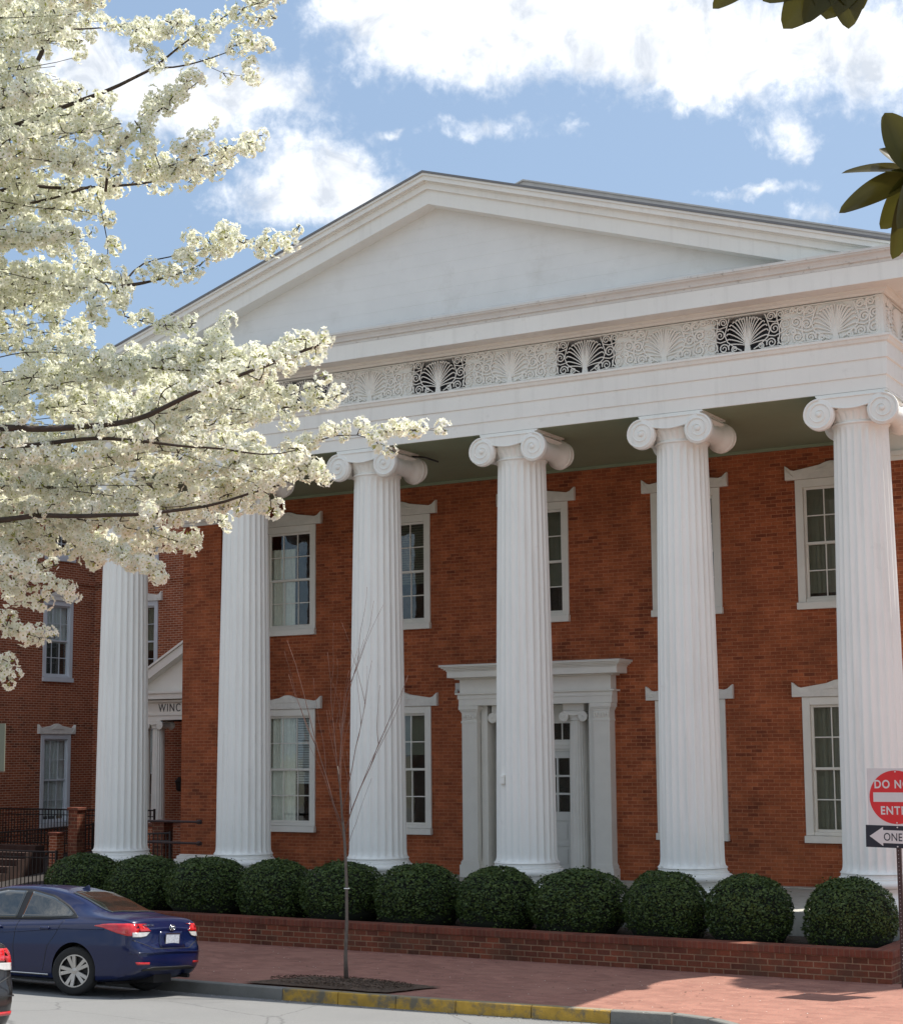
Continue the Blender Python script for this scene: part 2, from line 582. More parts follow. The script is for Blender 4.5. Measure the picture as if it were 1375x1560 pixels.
mb = MB()
ys = [-6.4, -6.9, -8, -10, -13, -16, -19, -21]
for y in ys:
    mb.v += [(-120, y, gz(y)), (60, y, gz(y))]
for j in range(len(ys) - 1):
    mb.f.append((2 * j, 2 * j + 2, 2 * j + 3, 2 * j + 1))
    mb.m.append(0)
tag(mb.build('street', ASPHALT), kind='structure')

# sidewalk slab with its rounded corner, kerb stones along its edge


def offs(k, d):
    p = KP[k]
    a = KP[max(0, k - 1)]
    b = KP[min(len(KP) - 1, k + 1)]
    t = Vector((b[0] - a[0], b[1] - a[1])).normalized()
    nrm = Vector((-t.y, t.x))
    return (p[0] + nrm.x * d, p[1] + nrm.y * d)


def top(y):
    return gz(y) * 0.9 + 0.15


mb = MB()
inner = [offs(k, 0.155) for k in range(len(KP))]
for (x, y) in inner:
    mb.v.append((x, y, top(y) + (0.0 if y > -6.9 else 0.0)))
nk = len(inner)
back = [(x, -3.0, 0.19) for (x, y) in inner[:9]] + [(22, -5.0, 0.19), (30, -8, .3), (30, -10, 0.45), (30, -14, 0.75), (30, -22, 1.45)]
for k in range(nk):
    x, y, z = back[k]
    mb.v.append((x if k != 8 else 16.4, y, z))
for k in range(nk - 1):
    mb.f.append((k, k + 1, nk + k + 1, nk + k))
    mb.m.append(0)
# to the wall of the planter and on past its right end
mb.v += [(16.4, -3.0, 0.192), (60, -3.0, 0.192), (60, 6, 0.2), (16.4, 6, 0.2), (22, -5, 0.19), (60, -5, 0.19)]
o = len(mb.v)
mb.f += [(o - 6, o - 2, o - 1, o - 5), (o - 6, o - 5, o - 4, o - 3)]
mb.m += [0, 0]
tag(mb.build('sidewalk', PAVER), kind='structure')

for (k0, k1, mat, nm) in ((0, 3, KERB, 'kerb'), (3, 5, KERB_Y, 'kerb'), (5, nk - 1, KERB, 'kerb')):
    pass
mb = MB()
# kerb built stone by stone: grey stones, then worn yellow ones, then grey round the corner
run = []
for k in range(len(KP) - 1):
    a, b = Vector(KP[k]), Vector(KP[k + 1])
    L = (b - a).length
    n = max(1, int(L / (2.45 if L > 4 else 0.8)))
    for i in range(n):
        run.append(tuple(a + (b - a) * (i / n)))
run.append(KP[-1])
run = [p for p in run if p[0] > -45]
# keep the joints where they show
for i in range(len(run) - 1):
    a, b = Vector(run[i]), Vector(run[i + 1])
    t = (b - a).normalized()
    nrm = Vector((-t.y, t.x))
    g = 0.006
    a2, b2 = a + t * g, b - t * g
    za, zb = gz(a2.y), gz(b2.y)
    ta, tb = top(a2.y) + 0.004, top(b2.y) + 0.004
    ai, bi = a2 + nrm * 0.15, b2 + nrm * 0.15
    xm = (a.x + b.x) / 2
    mi = 1 if 8.85 < xm < 13.54 else 0
    sl = 0.02
    vs = [(a2.x, a2.y, za - .1), (b2.x, b2.y, zb - .1), (b2.x + nrm.x * sl, b2.y + nrm.y * sl, tb - .012), (a2.x + nrm.x * sl, a2.y + nrm.y * sl, ta - .012),
          (a2.x + nrm.x * .035, a2.y + nrm.y * .035, ta), (b2.x + nrm.x * .035, b2.y + nrm.y * .035, tb), (bi.x, bi.y, tb), (ai.x, ai.y, ta), (ai.x, ai.y, ta - .1), (bi.x, bi.y, tb - .1)]
    mb.add(vs, [(0, 1, 2, 3), (3, 2, 5, 4), (7, 8, 9, 6), (0, 3, 4, 7, 8), (1, 9, 6, 5, 2)], mi)
    mb.add([vs[4], vs[5], vs[6], vs[7]], [(0, 1, 2, 3)], 0 if mi == 0 else 2)
KERB_YT = plain('kerb_top_with_paint_traces', (0.33, 0.25, 0.12), 0.85, 0.2, 4, 0.4, 60, dirt=(0.25, 0.22, 0.17), dscale=4, dlo=0.4, dhi=0.6)
tag(mb.build('kerb', [KERB, KERB_Y, KERB_YT]), kind='structure')

# tree pit: a shallow bed of mulch in the pavers
mb = MB()
pp = [(8.1, -6.74), (10.35, -6.70), (10.75, -5.92), (9.6, -5.82), (8.5, -5.95)]
pts = []
for i in range(len(pp)):
    a, b = Vector(pp[i]), Vector(pp[(i + 1) % len(pp)])
    for k in range(8):
        q = a + (b - a) * (k / 8)
        pts.append((q.x + rng.uniform(-.03, .03), q.y + rng.uniform(-.03, .03)))
cx, cy = 9.4, -6.3
n = len(pts)
mb.v = [(cx, cy, .225)] + [(cx + (x - cx) * .6, cy + (y - cy) * .6, .215 + rng.uniform(-.015, .015)) for x, y in pts] + [(x, y, .175) for x, y in pts]
for i in range(n):
    j = (i + 1) % n
    mb.f += [(0, 1 + i, 1 + j), (1 + i, 1 + n + i, 1 + n + j, 1 + j)]
for i in range(2600):   # loose chips and leaves
    a = rng.uniform(0, 2 * PI)
    rr = math.sqrt(rng.random())
    x, y = cx + rr * 1.15 * math.cos(a), cy + rr * .46 * math.sin(a)
    s = rng.uniform(.006, .022)
    th = rng.uniform(0, PI)
    z = .222 - .02 * rr + rng.uniform(0, .012)
    o = len(mb.v)
    mb.v += [(x - s * math.cos(th), y - s * math.sin(th), z), (x + s * .4 * math.sin(th), y - s * .4 * math.cos(th), z + .008), (x + s * math.cos(th), y + s * math.sin(th), z)]
    mb.f.append((o, o + 1, o + 2))
mb.m = [0] * len(mb.f)
tag(mb.build('mulch', SOIL2), kind='stuff')

# planting bed behind the low wall
mb = MB()
mb.box(-3.0, 15.8, -2.85, -0.79, 0.0, 0.50)
tag(mb.build('planting_bed', SOIL), kind='structure')
# court between the wings
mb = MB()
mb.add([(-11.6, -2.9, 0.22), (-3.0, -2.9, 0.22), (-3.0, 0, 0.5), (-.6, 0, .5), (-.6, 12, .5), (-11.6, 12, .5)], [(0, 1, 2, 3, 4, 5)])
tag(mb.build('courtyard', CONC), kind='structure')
mb = MB()
mb.add([(-11.6, -7, .152), (-60, -7, .152), (-60, 12, .22), (-11.6, 12, .22)], [(0, 3, 2, 1)])
mb.add([(-3.0, -2.95, 0.196), (-11.6, -2.95, 0.196), (-60, -2.95, 0.196), (-60, -3.2, 0.196), (-3.0, -3.2, .196)], [(4, 0, 1, 2, 3)])
tag(mb.build('path', PAVER), kind='structure')

# ------------------------------------------------------------------ low brick wall round the planting bed
low = wb(empty('brick_planter_wall', (6.5, -3.0, 0.0), 'low weathered red brick wall with a brick coping between the sidewalk and the round shrubs', 'wall'))
mb = MB()
mb.box(-3.0, 16.0, -3.08, -2.83, 0.0, 0.515)
mb.box(15.77, 16.0, -2.83, 0.6, 0.0, 0.515)
mb.build('brick_courses', BRICK_LOW, low)
mb = MB()
mb.box(-3.02, 16.03, -3.10, -2.81, 0.515, 0.62)
mb.box(15.74, 16.03, -2.81, 0.62, 0.515, 0.62)
mb.build('coping', CAPBRICK, low, bevel=0.012)

# ------------------------------------------------------------------ the court house with its portico
XL, XR, YF, YW = -0.56, 15.56, -0.50, 3.50
XC = 7.5
YB = 32.0
SL = 0.295
bld = wb(empty('temple_front_building', (7.5, 1.5, 0.0), 'brick building with a white pediment on six fluted columns', 'building'))


def sweep(mb, prof, x0, x1, yf, yb, mi=0, closed=True):
    """profile (out, z) carried round left side, front and right side with mitred corners"""
    n = len(prof)
    st = []
    for i in range(4):
        for (o_, z) in prof:
            st.append([(x0 - o_, yb, z), (x0 - o_, yf - o_, z), (x1 + o_, yf - o_, z), (x1 + o_, yb, z)][i])
    fs = []
    for i in range(3):
        for k in range(n if closed else n - 1):
            k2 = (k + 1) % n
            fs.append((i * n + k, i * n + k2, (i + 1) * n + k2, (i + 1) * n + k))
    if closed:
        fs.append(tuple(reversed(range(n))))
        fs.append(tuple(3 * n + k for k in range(n)))
    mb.add(st, fs, mi)
    return mb


def holes_wall(mb, x0, x1, z0, z1, y, holes, depth, mi=0, back=None):
    """front face at y with rectangular openings (a,b,c,d) = x0,x1,z0,z1 and reveals going back"""
    xs = sorted({x0, x1} | {h[0] for h in holes} | {h[1] for h in holes})
    zs = sorted({z0, z1} | {h[2] for h in holes} | {h[3] for h in holes})
    for i in range(len(xs) - 1):
        for j in range(len(zs) - 1):
            cx_, cz_ = (xs[i] + xs[i + 1]) / 2, (zs[j] + zs[j + 1]) / 2
            if any(h[0] < cx_ < h[1] and h[2] < cz_ < h[3] for h in holes):
                continue
            mb.add([(xs[i], y, zs[j]), (xs[i + 1], y, zs[j]), (xs[i + 1], y, zs[j + 1]), (xs[i], y, zs[j + 1])], [(0, 1, 2, 3)], mi)
    for (a, b, c, d) in holes:
        yd = y + depth
        mb.add([(a, y, c), (a, yd, c), (a, yd, d), (a, y, d)], [(0, 1, 2, 3)], mi)
        mb.add([(b, y, c), (b, y, d), (b, yd, d), (b, yd, c)], [(0, 1, 2, 3)], mi)
        mb.add([(a, y, c), (b, y, c), (b, yd, c), (a, yd, c)], [(0, 1, 2, 3)], mi)
        mb.add([(a, y, d), (a, yd, d), (b, yd, d), (b, y, d)], [(0, 1, 2, 3)], mi)


# window openings of the front wall
WX = [1.54, 4.37, 7.5, 10.63, 13.46]
UP = (5.79, 8.15)
LO = (1.65, 4.22)
holes = [(x - .62, x + .62, UP[0] + .1, UP[1] - .05) for x in WX] + [(x - .62, x + .62, LO[0] + .1, LO[1] - .05) for i, x in enumerate(WX) if i != 2]
holes.append((XC - 1.30, XC + 1.30, 0.86, 4.20))
mb = MB()
holes_wall(mb, 0.0, 15.0, 0.86, 8.785, YW, holes, 0.22)
mb.add([(0, YW, .2), (0, YW, 10.6), (0, YB, 10.6), (0, YB, .2)], [(0, 1, 2, 3)])
mb.add([(15, YW, .2), (15, YB, .2), (15, YB, 10.6), (15, YW, 10.6)], [(0, 1, 2, 3)])
mb.add([(0, YB, .2), (0, YB, 10.6), (15, YB, 10.6), (15, YB, .2)], [(0, 1, 2, 3)])
mb.build('brick_wall', BRICK, bld)
# dark rooms behind the windows
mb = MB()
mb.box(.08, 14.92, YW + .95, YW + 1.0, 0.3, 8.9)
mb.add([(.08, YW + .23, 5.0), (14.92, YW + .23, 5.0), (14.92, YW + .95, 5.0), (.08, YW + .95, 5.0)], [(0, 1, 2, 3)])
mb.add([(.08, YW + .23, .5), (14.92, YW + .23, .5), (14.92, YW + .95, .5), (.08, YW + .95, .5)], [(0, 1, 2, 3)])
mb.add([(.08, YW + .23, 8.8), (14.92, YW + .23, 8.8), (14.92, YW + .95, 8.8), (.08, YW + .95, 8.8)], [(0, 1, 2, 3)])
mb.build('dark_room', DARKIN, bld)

# brick antae closing the porch at both ends
for x in (0.0, 15.0):
    mb = MB()
    mb.box(x - .5, x + .5, 2.45, YW + .6, 1.2, 8.16)
    pier = mb.build('anta', BRICK, bld)
    mb = MB()
    mb.box(x - .53, x + .53, 2.42, YW + .6, 8.162, 8.24)
    mb.box(x - .56, x + .56, 2.39, YW + .6, 8.24, 8.33)
    mb.box(x - .51, x + .51, 2.44, YW + .6, 8.33, 8.62)
    mb.box(x - .58, x + .58, 2.37, YW + .6, 8.62, 8.783)
    mb.build('anta_capital', CREAM, pier, bevel=.008)
    mb = MB()
    mb.box(x - .60, x + .60, 2.35, YW + .6, .862, 1.10)
    mb.box(x - .56, x + .56, 2.39, YW + .6, 1.10, 1.17)
    mb.box(x - .52, x + .52, 2.43, YW + .6, 1.17, 1.20)
    mb.build('anta_base', WHITE, pier, bevel=.015)

# porch floor
mb = MB()
mb.box(-.78, 15.78, -.75, YW + .3, .1, .86)
mb.box(0.5, 14.5, YW - .25, YW + .1, .86, .885)
mb.build('porch_floor', SLAB, bld, bevel=.01)
# ceiling
mb = MB()
mb.box(XL + .03, XR - .03, YF + .03, YW + .02, 8.786, 8.84)
mb.build('porch_ceiling', OLIVE, bld)
mb = MB()
mb.box(XL + .5, XR - .5, YW - .045, YW + .01, 8.73, 8.785)
mb.build('ceiling_moulding', OLIVE, bld)

# architrave
mb = MB()
sweep(mb, [(-.9, 8.79), (0, 8.79), (0, 8.995), (.022, 9.005), (.022, 9.262), (.044, 9.272), (.044, 9.51), (.075, 9.53), (.095, 9.575), (.115, 9.59), (.115, 9.625), (0.0, 9.635), (-.9, 9.635)], XL, XR, YF, 6.5)
arch = mb.build('architrave', WHITE, bld)

# frieze with openings behind every other palmette
GX = [1.84 - .0, 4.72, 7.60, 10.48, 13.36]
GH = .555
mb = MB()
fh = [(x - GH, x + GH, 9.66, 10.24) for x in GX]
holes_wall(mb, XL, XR, 9.635, 10.275, YF + .03, fh, .10)
mb.add([(XL + .03, YF + .03, 9.635), (XL + .03, YF + .03, 10.275), (XL + .03, 6.5, 10.275), (XL + .03, 6.5, 9.635)], [(0, 1, 2, 3)])
mb.add([(XR - .03, YF + .03, 9.635), (XR - .03, 6.5, 9.635), (XR - .03, 6.5, 10.275), (XR - .03, YF + .03, 10.275)], [(0, 1, 2, 3)])
for x in (XL, XR - .12):   # corner blocks
    mb.box(x, x + .12, YF, YF + .14, 9.636, 10.274)
frz = mb.build('frieze', WHITE, bld)
VOID = plain('void_grey', (.12, .12, .14), .9)
for x in GX:
    mb = MB()
    mb.box(x - GH - .05, x + GH + .05, YF + .75, YF + .8, 9.6, 10.3)
    mb.box(x - GH - .06, x - GH - .01, YF + .14, YF + .75, 9.6, 10.3)
    mb.box(x + GH + .01, x + GH + .06, YF + .14, YF + .75, 9.6, 10.3)
    mb.box(x - GH, x + GH, YF + .14, YF + .75, 9.60, 9.64)
    mb.build('attic_void', VOID, frz)


def spiral(cx_, cz_, r, turns, a0, dirn=1, n=22, y=0.0, re_=.18):
    pts = []
    for i in range(n):
        t = i / (n - 1)
        a = a0 + dirn * t * turns * 2 * PI
        rr = r * (1 - t * (1 - re_))
        pts.append((cx_ + rr * math.cos(a), y, cz_ + rr * math.sin(a)))
    return pts


def palmette(K=1.0):
    mb = MB()
    # fan of fronds
    ends = [(.045, .565), (.100, .56), (.155, .545), (.210, .52), (.262, .475), (.300, .41), (.318, .33), (.315, .24), (.285, .155)]
    for sgn in (-1, 1):
        for k, (ex, ez) in enumerate(ends):
            pts = []
            c1 = (.012 + .04 * ex, .12 + .30 * ez)
            c2 = (ex * (.50 + .05 * k), ez * (.92 if k < 5 else 1.02))
            for i in range(10):
                t = i / 9
                bx = 3 * (1 - t) ** 2 * t * c1[0] + 3 * (1 - t) * t * t * c2[0] + t ** 3 * ex
                bz = (1 - t) ** 3 * (.09 + .012 * (8 - k) * .5) + 3 * (1 - t) ** 2 * t * c1[1] * .8 + 3 * (1 - t) * t * t * c2[1] + t ** 3 * ez
                pts.append((sgn * (bx + .006), 0, bz))
            pts += [(sgn * (ex + .022), 0, ez - .006), (sgn * (ex + .030), 0, ez - .028)]
            mb.tube(pts, [K * (.0070 + .0035 * min(1, i / 6)) for i in range(12)], 5)
    mb.tube([(0, 0, .1), (0, 0, .35), (0, 0, .575)], [.010, .009, .013], 5)
    mb.prism([(-.055, 0), (.055, 0), (.04, .10), (.022, .20), (0, .26), (-.022, .20), (-.04, .10)], -.014, .014)
    # scrolls between the palmettes
    for sgn in (-1, 1):
        for (cx_, cz_, r, tn, a0, dr) in ((.22, .070, .052, 1.6, -60, 1), (.40, .095, .085, 1.6, 200, -1), (.61, .13, .105, 1.7, 160, 1), (.46, .32, .090, 1.6, 30, 1), (.63, .37, .090, 1.6, 250, -1),
                                          (.40, .53, .075, 1.7, -30, 1), (.56, .545, .072, 1.6, 210, -1), (.685, .56, .05, 1.4, 200, -1), (.68, .22, .045, 1.3, 100, 1)):
            p = spiral(cx_, cz_, r, tn, R(a0), dr)
            p = [(sgn * q[0], q[1], q[2]) for q in p]
            mb.tube(p, [K * (.0115 - .003 * i / 21) for i in range(22)], 5)
        for pts in ([(.10, 0, .03), (.22, 0, .10), (.34, 0, .20), (.38, 0, .32), (.34, 0, .46), (.30, 0, .58)], [(.22, 0, .02), (.36, 0, .03), (.5, 0, .03), (.66, 0, .02)],
                    [(.50, 0, .05), (.54, 0, .22), (.53, 0, .34), (.50, 0, .46), (.50, 0, .6)], [(.36, 0, .22), (.46, 0, .2), (.56, 0, .24), (.70, 0, .30)], [(.34, 0, .46), (.46, 0, .43), (.58, 0, .46), (.71, 0, .44)]):
            mb.tube([(sgn * a, b, c) for a, b, c in pts], .0095 * K, 5)
    mb.box(-.72, .72, -.010, .010, -.008, .014)
    mb.box(-.72, .72, -.010, .010, .606, .625)
    return mb


p0 = None
for i in range(11):
    x = 0.40 + 1.44 * i
    if x > 15.4:
        continue
    if p0 is None:
        p0 = palmette(1.75).build('palmette', WHITE, frz, smooth=True, auto=50)
        p1 = palmette(1.0).build('palmette', WHITE, frz, smooth=True, auto=50)
        q = p0
        p1_used = False
    elif i % 2 == 1:
        q = p1 if not p1_used else p1.copy()
        if p1_used:
            COL.objects.link(q)
            q.parent = frz
        p1_used = True
    else:
        q = p0.copy()
        COL.objects.link(q)
        q.parent = frz
    q.location = (x, YF + .012, 9.64)
for i in range(4):
    q = p0.copy()
    COL.objects.link(q)
    q.parent = frz
    q.rotation_euler = (0, 0, R(90))
    q.location = (XR - .012, YF + .86 + 1.44 * i, 9.64)

# horizontal cornice
mb = MB()
sweep(mb, [(-.5, 10.28), (.03, 10.28), (.05, 10.31), (.09, 10.33), (.10, 10.36), (.50, 10.36), (.50, 10.335), (.52, 10.335), (.52, 10.615), (-.5, 10.615)], XL, XR, YF, YB)
cor = mb.build('cornice', WHITE, bld)
mb = MB()
sweep(mb, [(-.5, 10.617), (.525, 10.617), (.53, 10.66), (.565, 10.67), (.575, 10.70), (.60, 10.74), (.635, 10.765), (.64, 10.785), (.655, 10.79), (.655, 10.83), (-.5, 10.85)], XL, XR, YF, YB)
mb.build('crown_moulding', WEATHER, cor)


def chevron(mb, a, b, y0, y1, xe, zmin=None, mi=0, apex=13.54, sl=None, xc=7.62):
    """inverted V band: from a to b (offsets below the apex line), half span xe"""
    SL = sl or 0.318
    for s_ in (-1, 1):
        zt = apex - a - SL * xe
        zb_ = apex - b - SL * xe
        poly = [(0, apex - a), (xe, zt)]
        if zmin is not None and zb_ < zmin:
            if zt > zmin:
                poly += [(xe, zmin)]
            else:
                poly[-1] = ((apex - a - zmin) / SL, zmin)
            poly += [((apex - b - zmin) / SL, zmin)]
        else:
            poly += [(xe, zb_)]
        poly += [(0, apex - b)]
        mb.prism([(xc + s_ * x, z) for x, z in poly], y0, y1, mi)


ped = MB()
ped.prism([(XC - 7.7, 10.83), (XC + 7.9, 10.83), (XC + .12, 13.25)], YF - .03, YF + .2)
# flush boards of the tympanum
TYMP = plain('tympanum_boards', (0.79, 0.78, 0.75), 0.6, 0.04, 1.5, 0.1, 60, dirt=(0.62, 0.60, 0.55), dscale=1.2, dlo=0.55, dhi=0.9)
tm, tt, tb = TYMP, TYMP.node_tree, TYMP.node_tree.nodes['Principled BSDF']
gg = N(tt, 'ShaderNodeNewGeometry')
sx = N(tt, 'ShaderNodeSeparateXYZ')
tt.links.new(gg.outputs['Position'], sx.inputs[0])
fz = math_node(tt, 'FRACT', math_node(tt, 'DIVIDE', sx.outputs[2], 0.235))
grv = ramp(tt, fz, [(0.0, 0.0), (0.03, 1.0)])
bmp = N(tt, 'ShaderNodeBump')
bmp.inputs['Strength'].default_value = 0.5
bmp.inputs['Distance'].default_value = 0.006
tt.links.new(grv, bmp.inputs['Height'])
tt.links.new(bmp.outputs[0], tb.inputs['Normal'])
tymp = ped.build('tympanum', TYMP, bld)
mb = MB()
chevron(mb, .28, .53, YF - .34, YF + .1, 8.45, 10.85)
chevron(mb, .262, .28, YF - .345, YF + .1, 8.45, 10.85)
rk = mb.build('raking_cornice', WHITE, bld)
mb = MB()
chevron(mb, .005, .045, YF - .52, YF + .1, 8.56, 10.80)
chevron(mb, .045, .13, YF - .49, YF + .1, 8.53, 10.80)
chevron(mb, .13, .15, YF - .42, YF + .1, 8.50, 10.80)
chevron(mb, .15, .262, YF - .39, YF + .1, 8.48, 10.80)
mb.build('raking_moulding', WHITE, rk)
mb = MB()
chevron(mb, -.035, .003, YF - .54, 3.12, 8.60)
mb.build('portico_roof', DARKROOF, bld)
mb = MB()
chevron(mb, .0, .75, 3.14, YB, 8.6, apex=14.66, sl=.322, xc=7.5)
chevron(mb, -.03, .0, 3.10, YB + .1, 8.65, apex=14.66, sl=.322, xc=7.5)
mb.build('main_roof', ROOF, bld)
mb = MB()
mb.prism([(XC - 8.6, 10.9), (XC + 8.6, 10.9), (XC + 8.4, 11.3), (XC, 13.9), (XC - 8.4, 11.3)], 3.3, YB - .1)
mb.build('gable_wall', ROOF, bld)

# ---- columns
HB, HN = 0.862, 8.39


def shaft():
    mb = MB()
    nf, per = 24, 8
    n = nf * per
    zs = [0.56, .575, .60, .64, .72] + [1.0 + i * .62 for i in range(11)] + [7.30, 7.36, 7.40, 7.425, 7.44]
    vs, fs = [], []
    for z in zs:
        t = (z - .56) / (7.44 - .56)
        rad = .515 - .095 * (t ** 1.45)
        e = min(z - .575, 7.40 - z)
        k = 0 if e < 0 else min(1, (e / .06)) ** .5
        fl = .05 * math.exp(-((z - .56) / .035)) if z < .8 else .012 * math.exp(-((7.44 - z) / .02))
        for j in range(n):
            u = (j % per) / per
            d = 0 if u < .14 else math.sin(PI * (u - .14) / .86) ** .8
            rr = rad + fl - d * k * .027 * rad / .5
            th = 2 * PI * j / n
            vs.append((rr * math.cos(th), rr * math.sin(th), z))
    for i in range(len(zs) - 1):
        for j in range(n):
            j2 = (j + 1) % n
            fs.append((i * n + j, i * n + j2, (i + 1) * n + j2, (i + 1) * n + j))
    mb.add(vs, fs)
    return mb


def col_base():
    mb = MB()
    prof = [(.60, 0), (.625, .015), (.635, .05), (.635, .11), (.62, .16), (.59, .20), (.565, .235), (.56, .275), (.575, .31), (.60, .33), (.605, .345)]
    for i in range(9):
        a = -PI / 2 + PI * i / 8
        prof.append((.585 + .062 * math.cos(a), .405 + .058 * math.sin(a)))
    prof += [(.58, .468), (.58, .49), (.560, .50), (.552, .525), (.548, .555), (.53, .562)]
    mb.lathe(prof, 56)
    return mb


def capital():
    """local z: 7.44 = top of shaft, 7.93 = underside of the architrave"""
    mb = MB()
    # astragal and echinus
    prof = [(.41, 7.435)]
    for i in range(7):
        a = -PI / 2 + PI * i / 6
        prof.append((.43 + .022 * math.cos(a), 7.462 + .022 * math.sin(a)))
    prof += [(.425, 7.49), (.43, 7.50)]
    mb.lathe(prof, 48)
    n = 120
    vs, fs = [], []
    zs = [7.50, 7.53, 7.57, 7.61, 7.65, 7.68]
    for i, z in enumerate(zs):
        t = i / 5
        for j in range(n):
            u = (j % 5) / 5
            rr = .425 + .10 * t ** 1.3 - (.018 if u in (0.0,) else 0) * (1 if 0 < i < 5 else 0)
            th = 2 * PI * j / n
            vs.append((rr * math.cos(th), rr * math.sin(th), z))
    for i in range(5):
        for j in range(n):
            j2 = (j + 1) % n
            fs.append((i * n + j, i * n + j2, (i + 1) * n + j2, (i + 1) * n + j))
    fs.append(tuple(5 * n + j for j in range(n)))
    mb.add(vs, fs)
    # cushion with its sagging lower line, front and back
    ztop = 7.865
    poly = []
    m = 16
    for i in range(m + 1):
        t = i / m
        x = -.34 + .68 * t
        poly.append((x, 7.715 - .055 * math.sin(PI * t)))
    poly += [(.52, 7.72), (.60, ztop - .05), (.52, ztop), (-.52, ztop), (-.60, ztop - .05), (-.52, 7.72)]
    poly = poly
    mb.prism(poly, -.545, .545)
    # raised edge along the cushion
    for s_ in (-1, 1):
        mb.tube([(-.34 + .68 * i / m, s_ * .55, 7.722 - .055 * math.sin(PI * i / m)) for i in range(m + 1)], .012, 6)
        mb.tube([(-.50 + i / m, s_ * .55, ztop - .012) for i in range(m + 1)], .012, 6)
    # volutes and bolsters
    for sx_ in (-1, 1):
        prof = [(.0, -.56), (.225, -.56), (.243, -.55), (.25, -.53), (.25, -.47), (.243, -.455), (.235, -.45)]
        for i in range(13):
            t = i / 12
            y = -.43 + .86 * t
            prof.append((.235 - .105 * math.sin(PI * t) ** .55 + (.020 if i in (4, 6, 8) else 0), y))
        prof += [(.235, .45), (.243, .455), (.25, .47), (.25, .53), (.243, .55), (.225, .56), (.0, .56)]
        rot = Matrix.Translation((sx_ * .495, 0, 7.612)) @ Matrix.Diagonal((.95, 1, 1.03, 1)) @ Matrix.Rotation(-PI / 2, 4, 'X')
        mb.lathe(prof, 36, mat=rot, close=False)
        for s_ in (-1, 1):
            # spiral fillet of the volute, starts at the cushion
            pts = []
            for i in range(58):
                t = i / 57
                a = PI / 2 - sx_ * t * 2.35 * 2 * PI
                rr = .232 * (1 - t) ** .95 + .030
                if rr > .232: rr = .232
                pts.append((sx_ * .495 + rr * math.cos(a), s_ * .562, 7.612 + rr * math.sin(a)))
            mb.tube(pts, [.020 - .010 * i / 57 for i in range(58)], 6)
            eye = Matrix.Translation((sx_ * .495, s_ * .56, 7.612)) @ Matrix.Rotation(s_ * -PI / 2, 4, 'X')
            mb.lathe([(.045, 0), (.045, .012), (.038, .026), (.02, .034), (.001, .036)], 18, mat=eye)
    # abacus
    mb.box(-.53, .53, -.53, .53, 7.865, 7.895)
    mb.box(-.56, .56, -.50, .56, 7.895, 7.922)
    return mb


col = shaft().build('column', WHITE_COL, bld, smooth=True, auto=35, loc=(0, 0, 0))
cb = col_base().build('column_base', WHITE, col, smooth=True, auto=40, loc=(0, 0, 0))
cc = capital().build('capital', WHITE_COL, col, smooth=True, auto=40, loc=(0, 0, 0))
for k in range(6):
    c = col if k == 0 else copy_tree(col, bld)
    c.location = Vector((3.0 * k, 0, HB)) - Vector(bld.location)
    c.rotation_euler = (0, 0, 0)
# small dark bracket rod left on the capital of the third column, small plate on the fourth shaft
mb = MB()
mb.tube([(6.52, .35, 8.72), (6.75, .45, 8.70), (6.95, .62, 8.62)], .018, 6)
tag(mb.build('metal_rod', IRON), 'thin dark rod sticking out from behind the capital of the third column from the left', 'rod')
mb = MB()
mb.box(8.76, 8.84, -.50, -.44, 2.75, 2.90)
mb.box(8.78, 8.82, -.51, -.49, 2.86, 2.88)
mb.build('outlet_plate', WHITE, bld, bevel=.005)


# ---- sash windows (local frame: x across, y into the wall, z from the sill bottom)


def wframe(H, ncol=3, hw=.69):
    mb = MB()
    cw = .14
    mb.box(-hw, -hw + cw, -.035, .10, .13, H)
    mb.box(hw - cw, hw, -.035, .10, .13, H)
    mb.box(-hw + cw, hw - cw, -.035, .10, H - .14, H)
    gw = hw - cw
    zb_, zt = .13, H - .14
    mb.box(-gw, gw, -.01, .09, zb_, zb_ + .06)
    zm = (zb_ + zt) / 2 + .02
    # upper sash (outer), lower sash (inner)
    for (z0, z1, y) in ((zm - .02, zt, .035), (zb_ + .06, zm + .02, .070)):
        st = .045
        mb.box(-gw, -gw + st, y, y + .035, z0, z1)
        mb.box(gw - st, gw, y, y + .035, z0, z1)
        mb.box(-gw + st, gw - st, y, y + .035, z0, z0 + .045)
        mb.box(-gw + st, gw - st, y, y + .035, z1 - .045, z1)
        for i in range(1, ncol):
            x = -gw + 2 * gw * i / ncol
            mb.box(x - .011, x + .011, y + .004, y + .03, z0 + .045, z1 - .045)
        zc = (z0 + z1) / 2
        mb.box(-gw + st, gw - st, y + .006, y + .028, zc - .011, zc + .011)
    return mb, zm, gw, zb_, zt


def lintel(hw=.86, h=1.0):
    mb = MB()
    poly = [(-hw, 0), (hw, 0), (hw, .265), (hw - .045, .235), (hw - .10, .185), (hw - .17, .165), (.22, .235), (.08, .285), (0, .295), (-.08, .285), (-.22, .235), (-hw + .17, .165), (-hw + .10, .185), (-hw + .045, .235), (-hw, .265)]
    mb.prism(poly, -.075, .02)
    mb.prism([(-.3, .13), (.3, .13), (.12, .19), (.04, .25), (0, .262), (-.04, .25), (-.12, .19)], -.09, -.074)
    for s_ in (-1, 1):
        mb.prism([(s_ * (hw - .005), .05), (s_ * (hw - .16), .05), (s_ * (hw - .06), .16), (s_ * (hw - .005), .24)], -.088, -.074)
    return mb


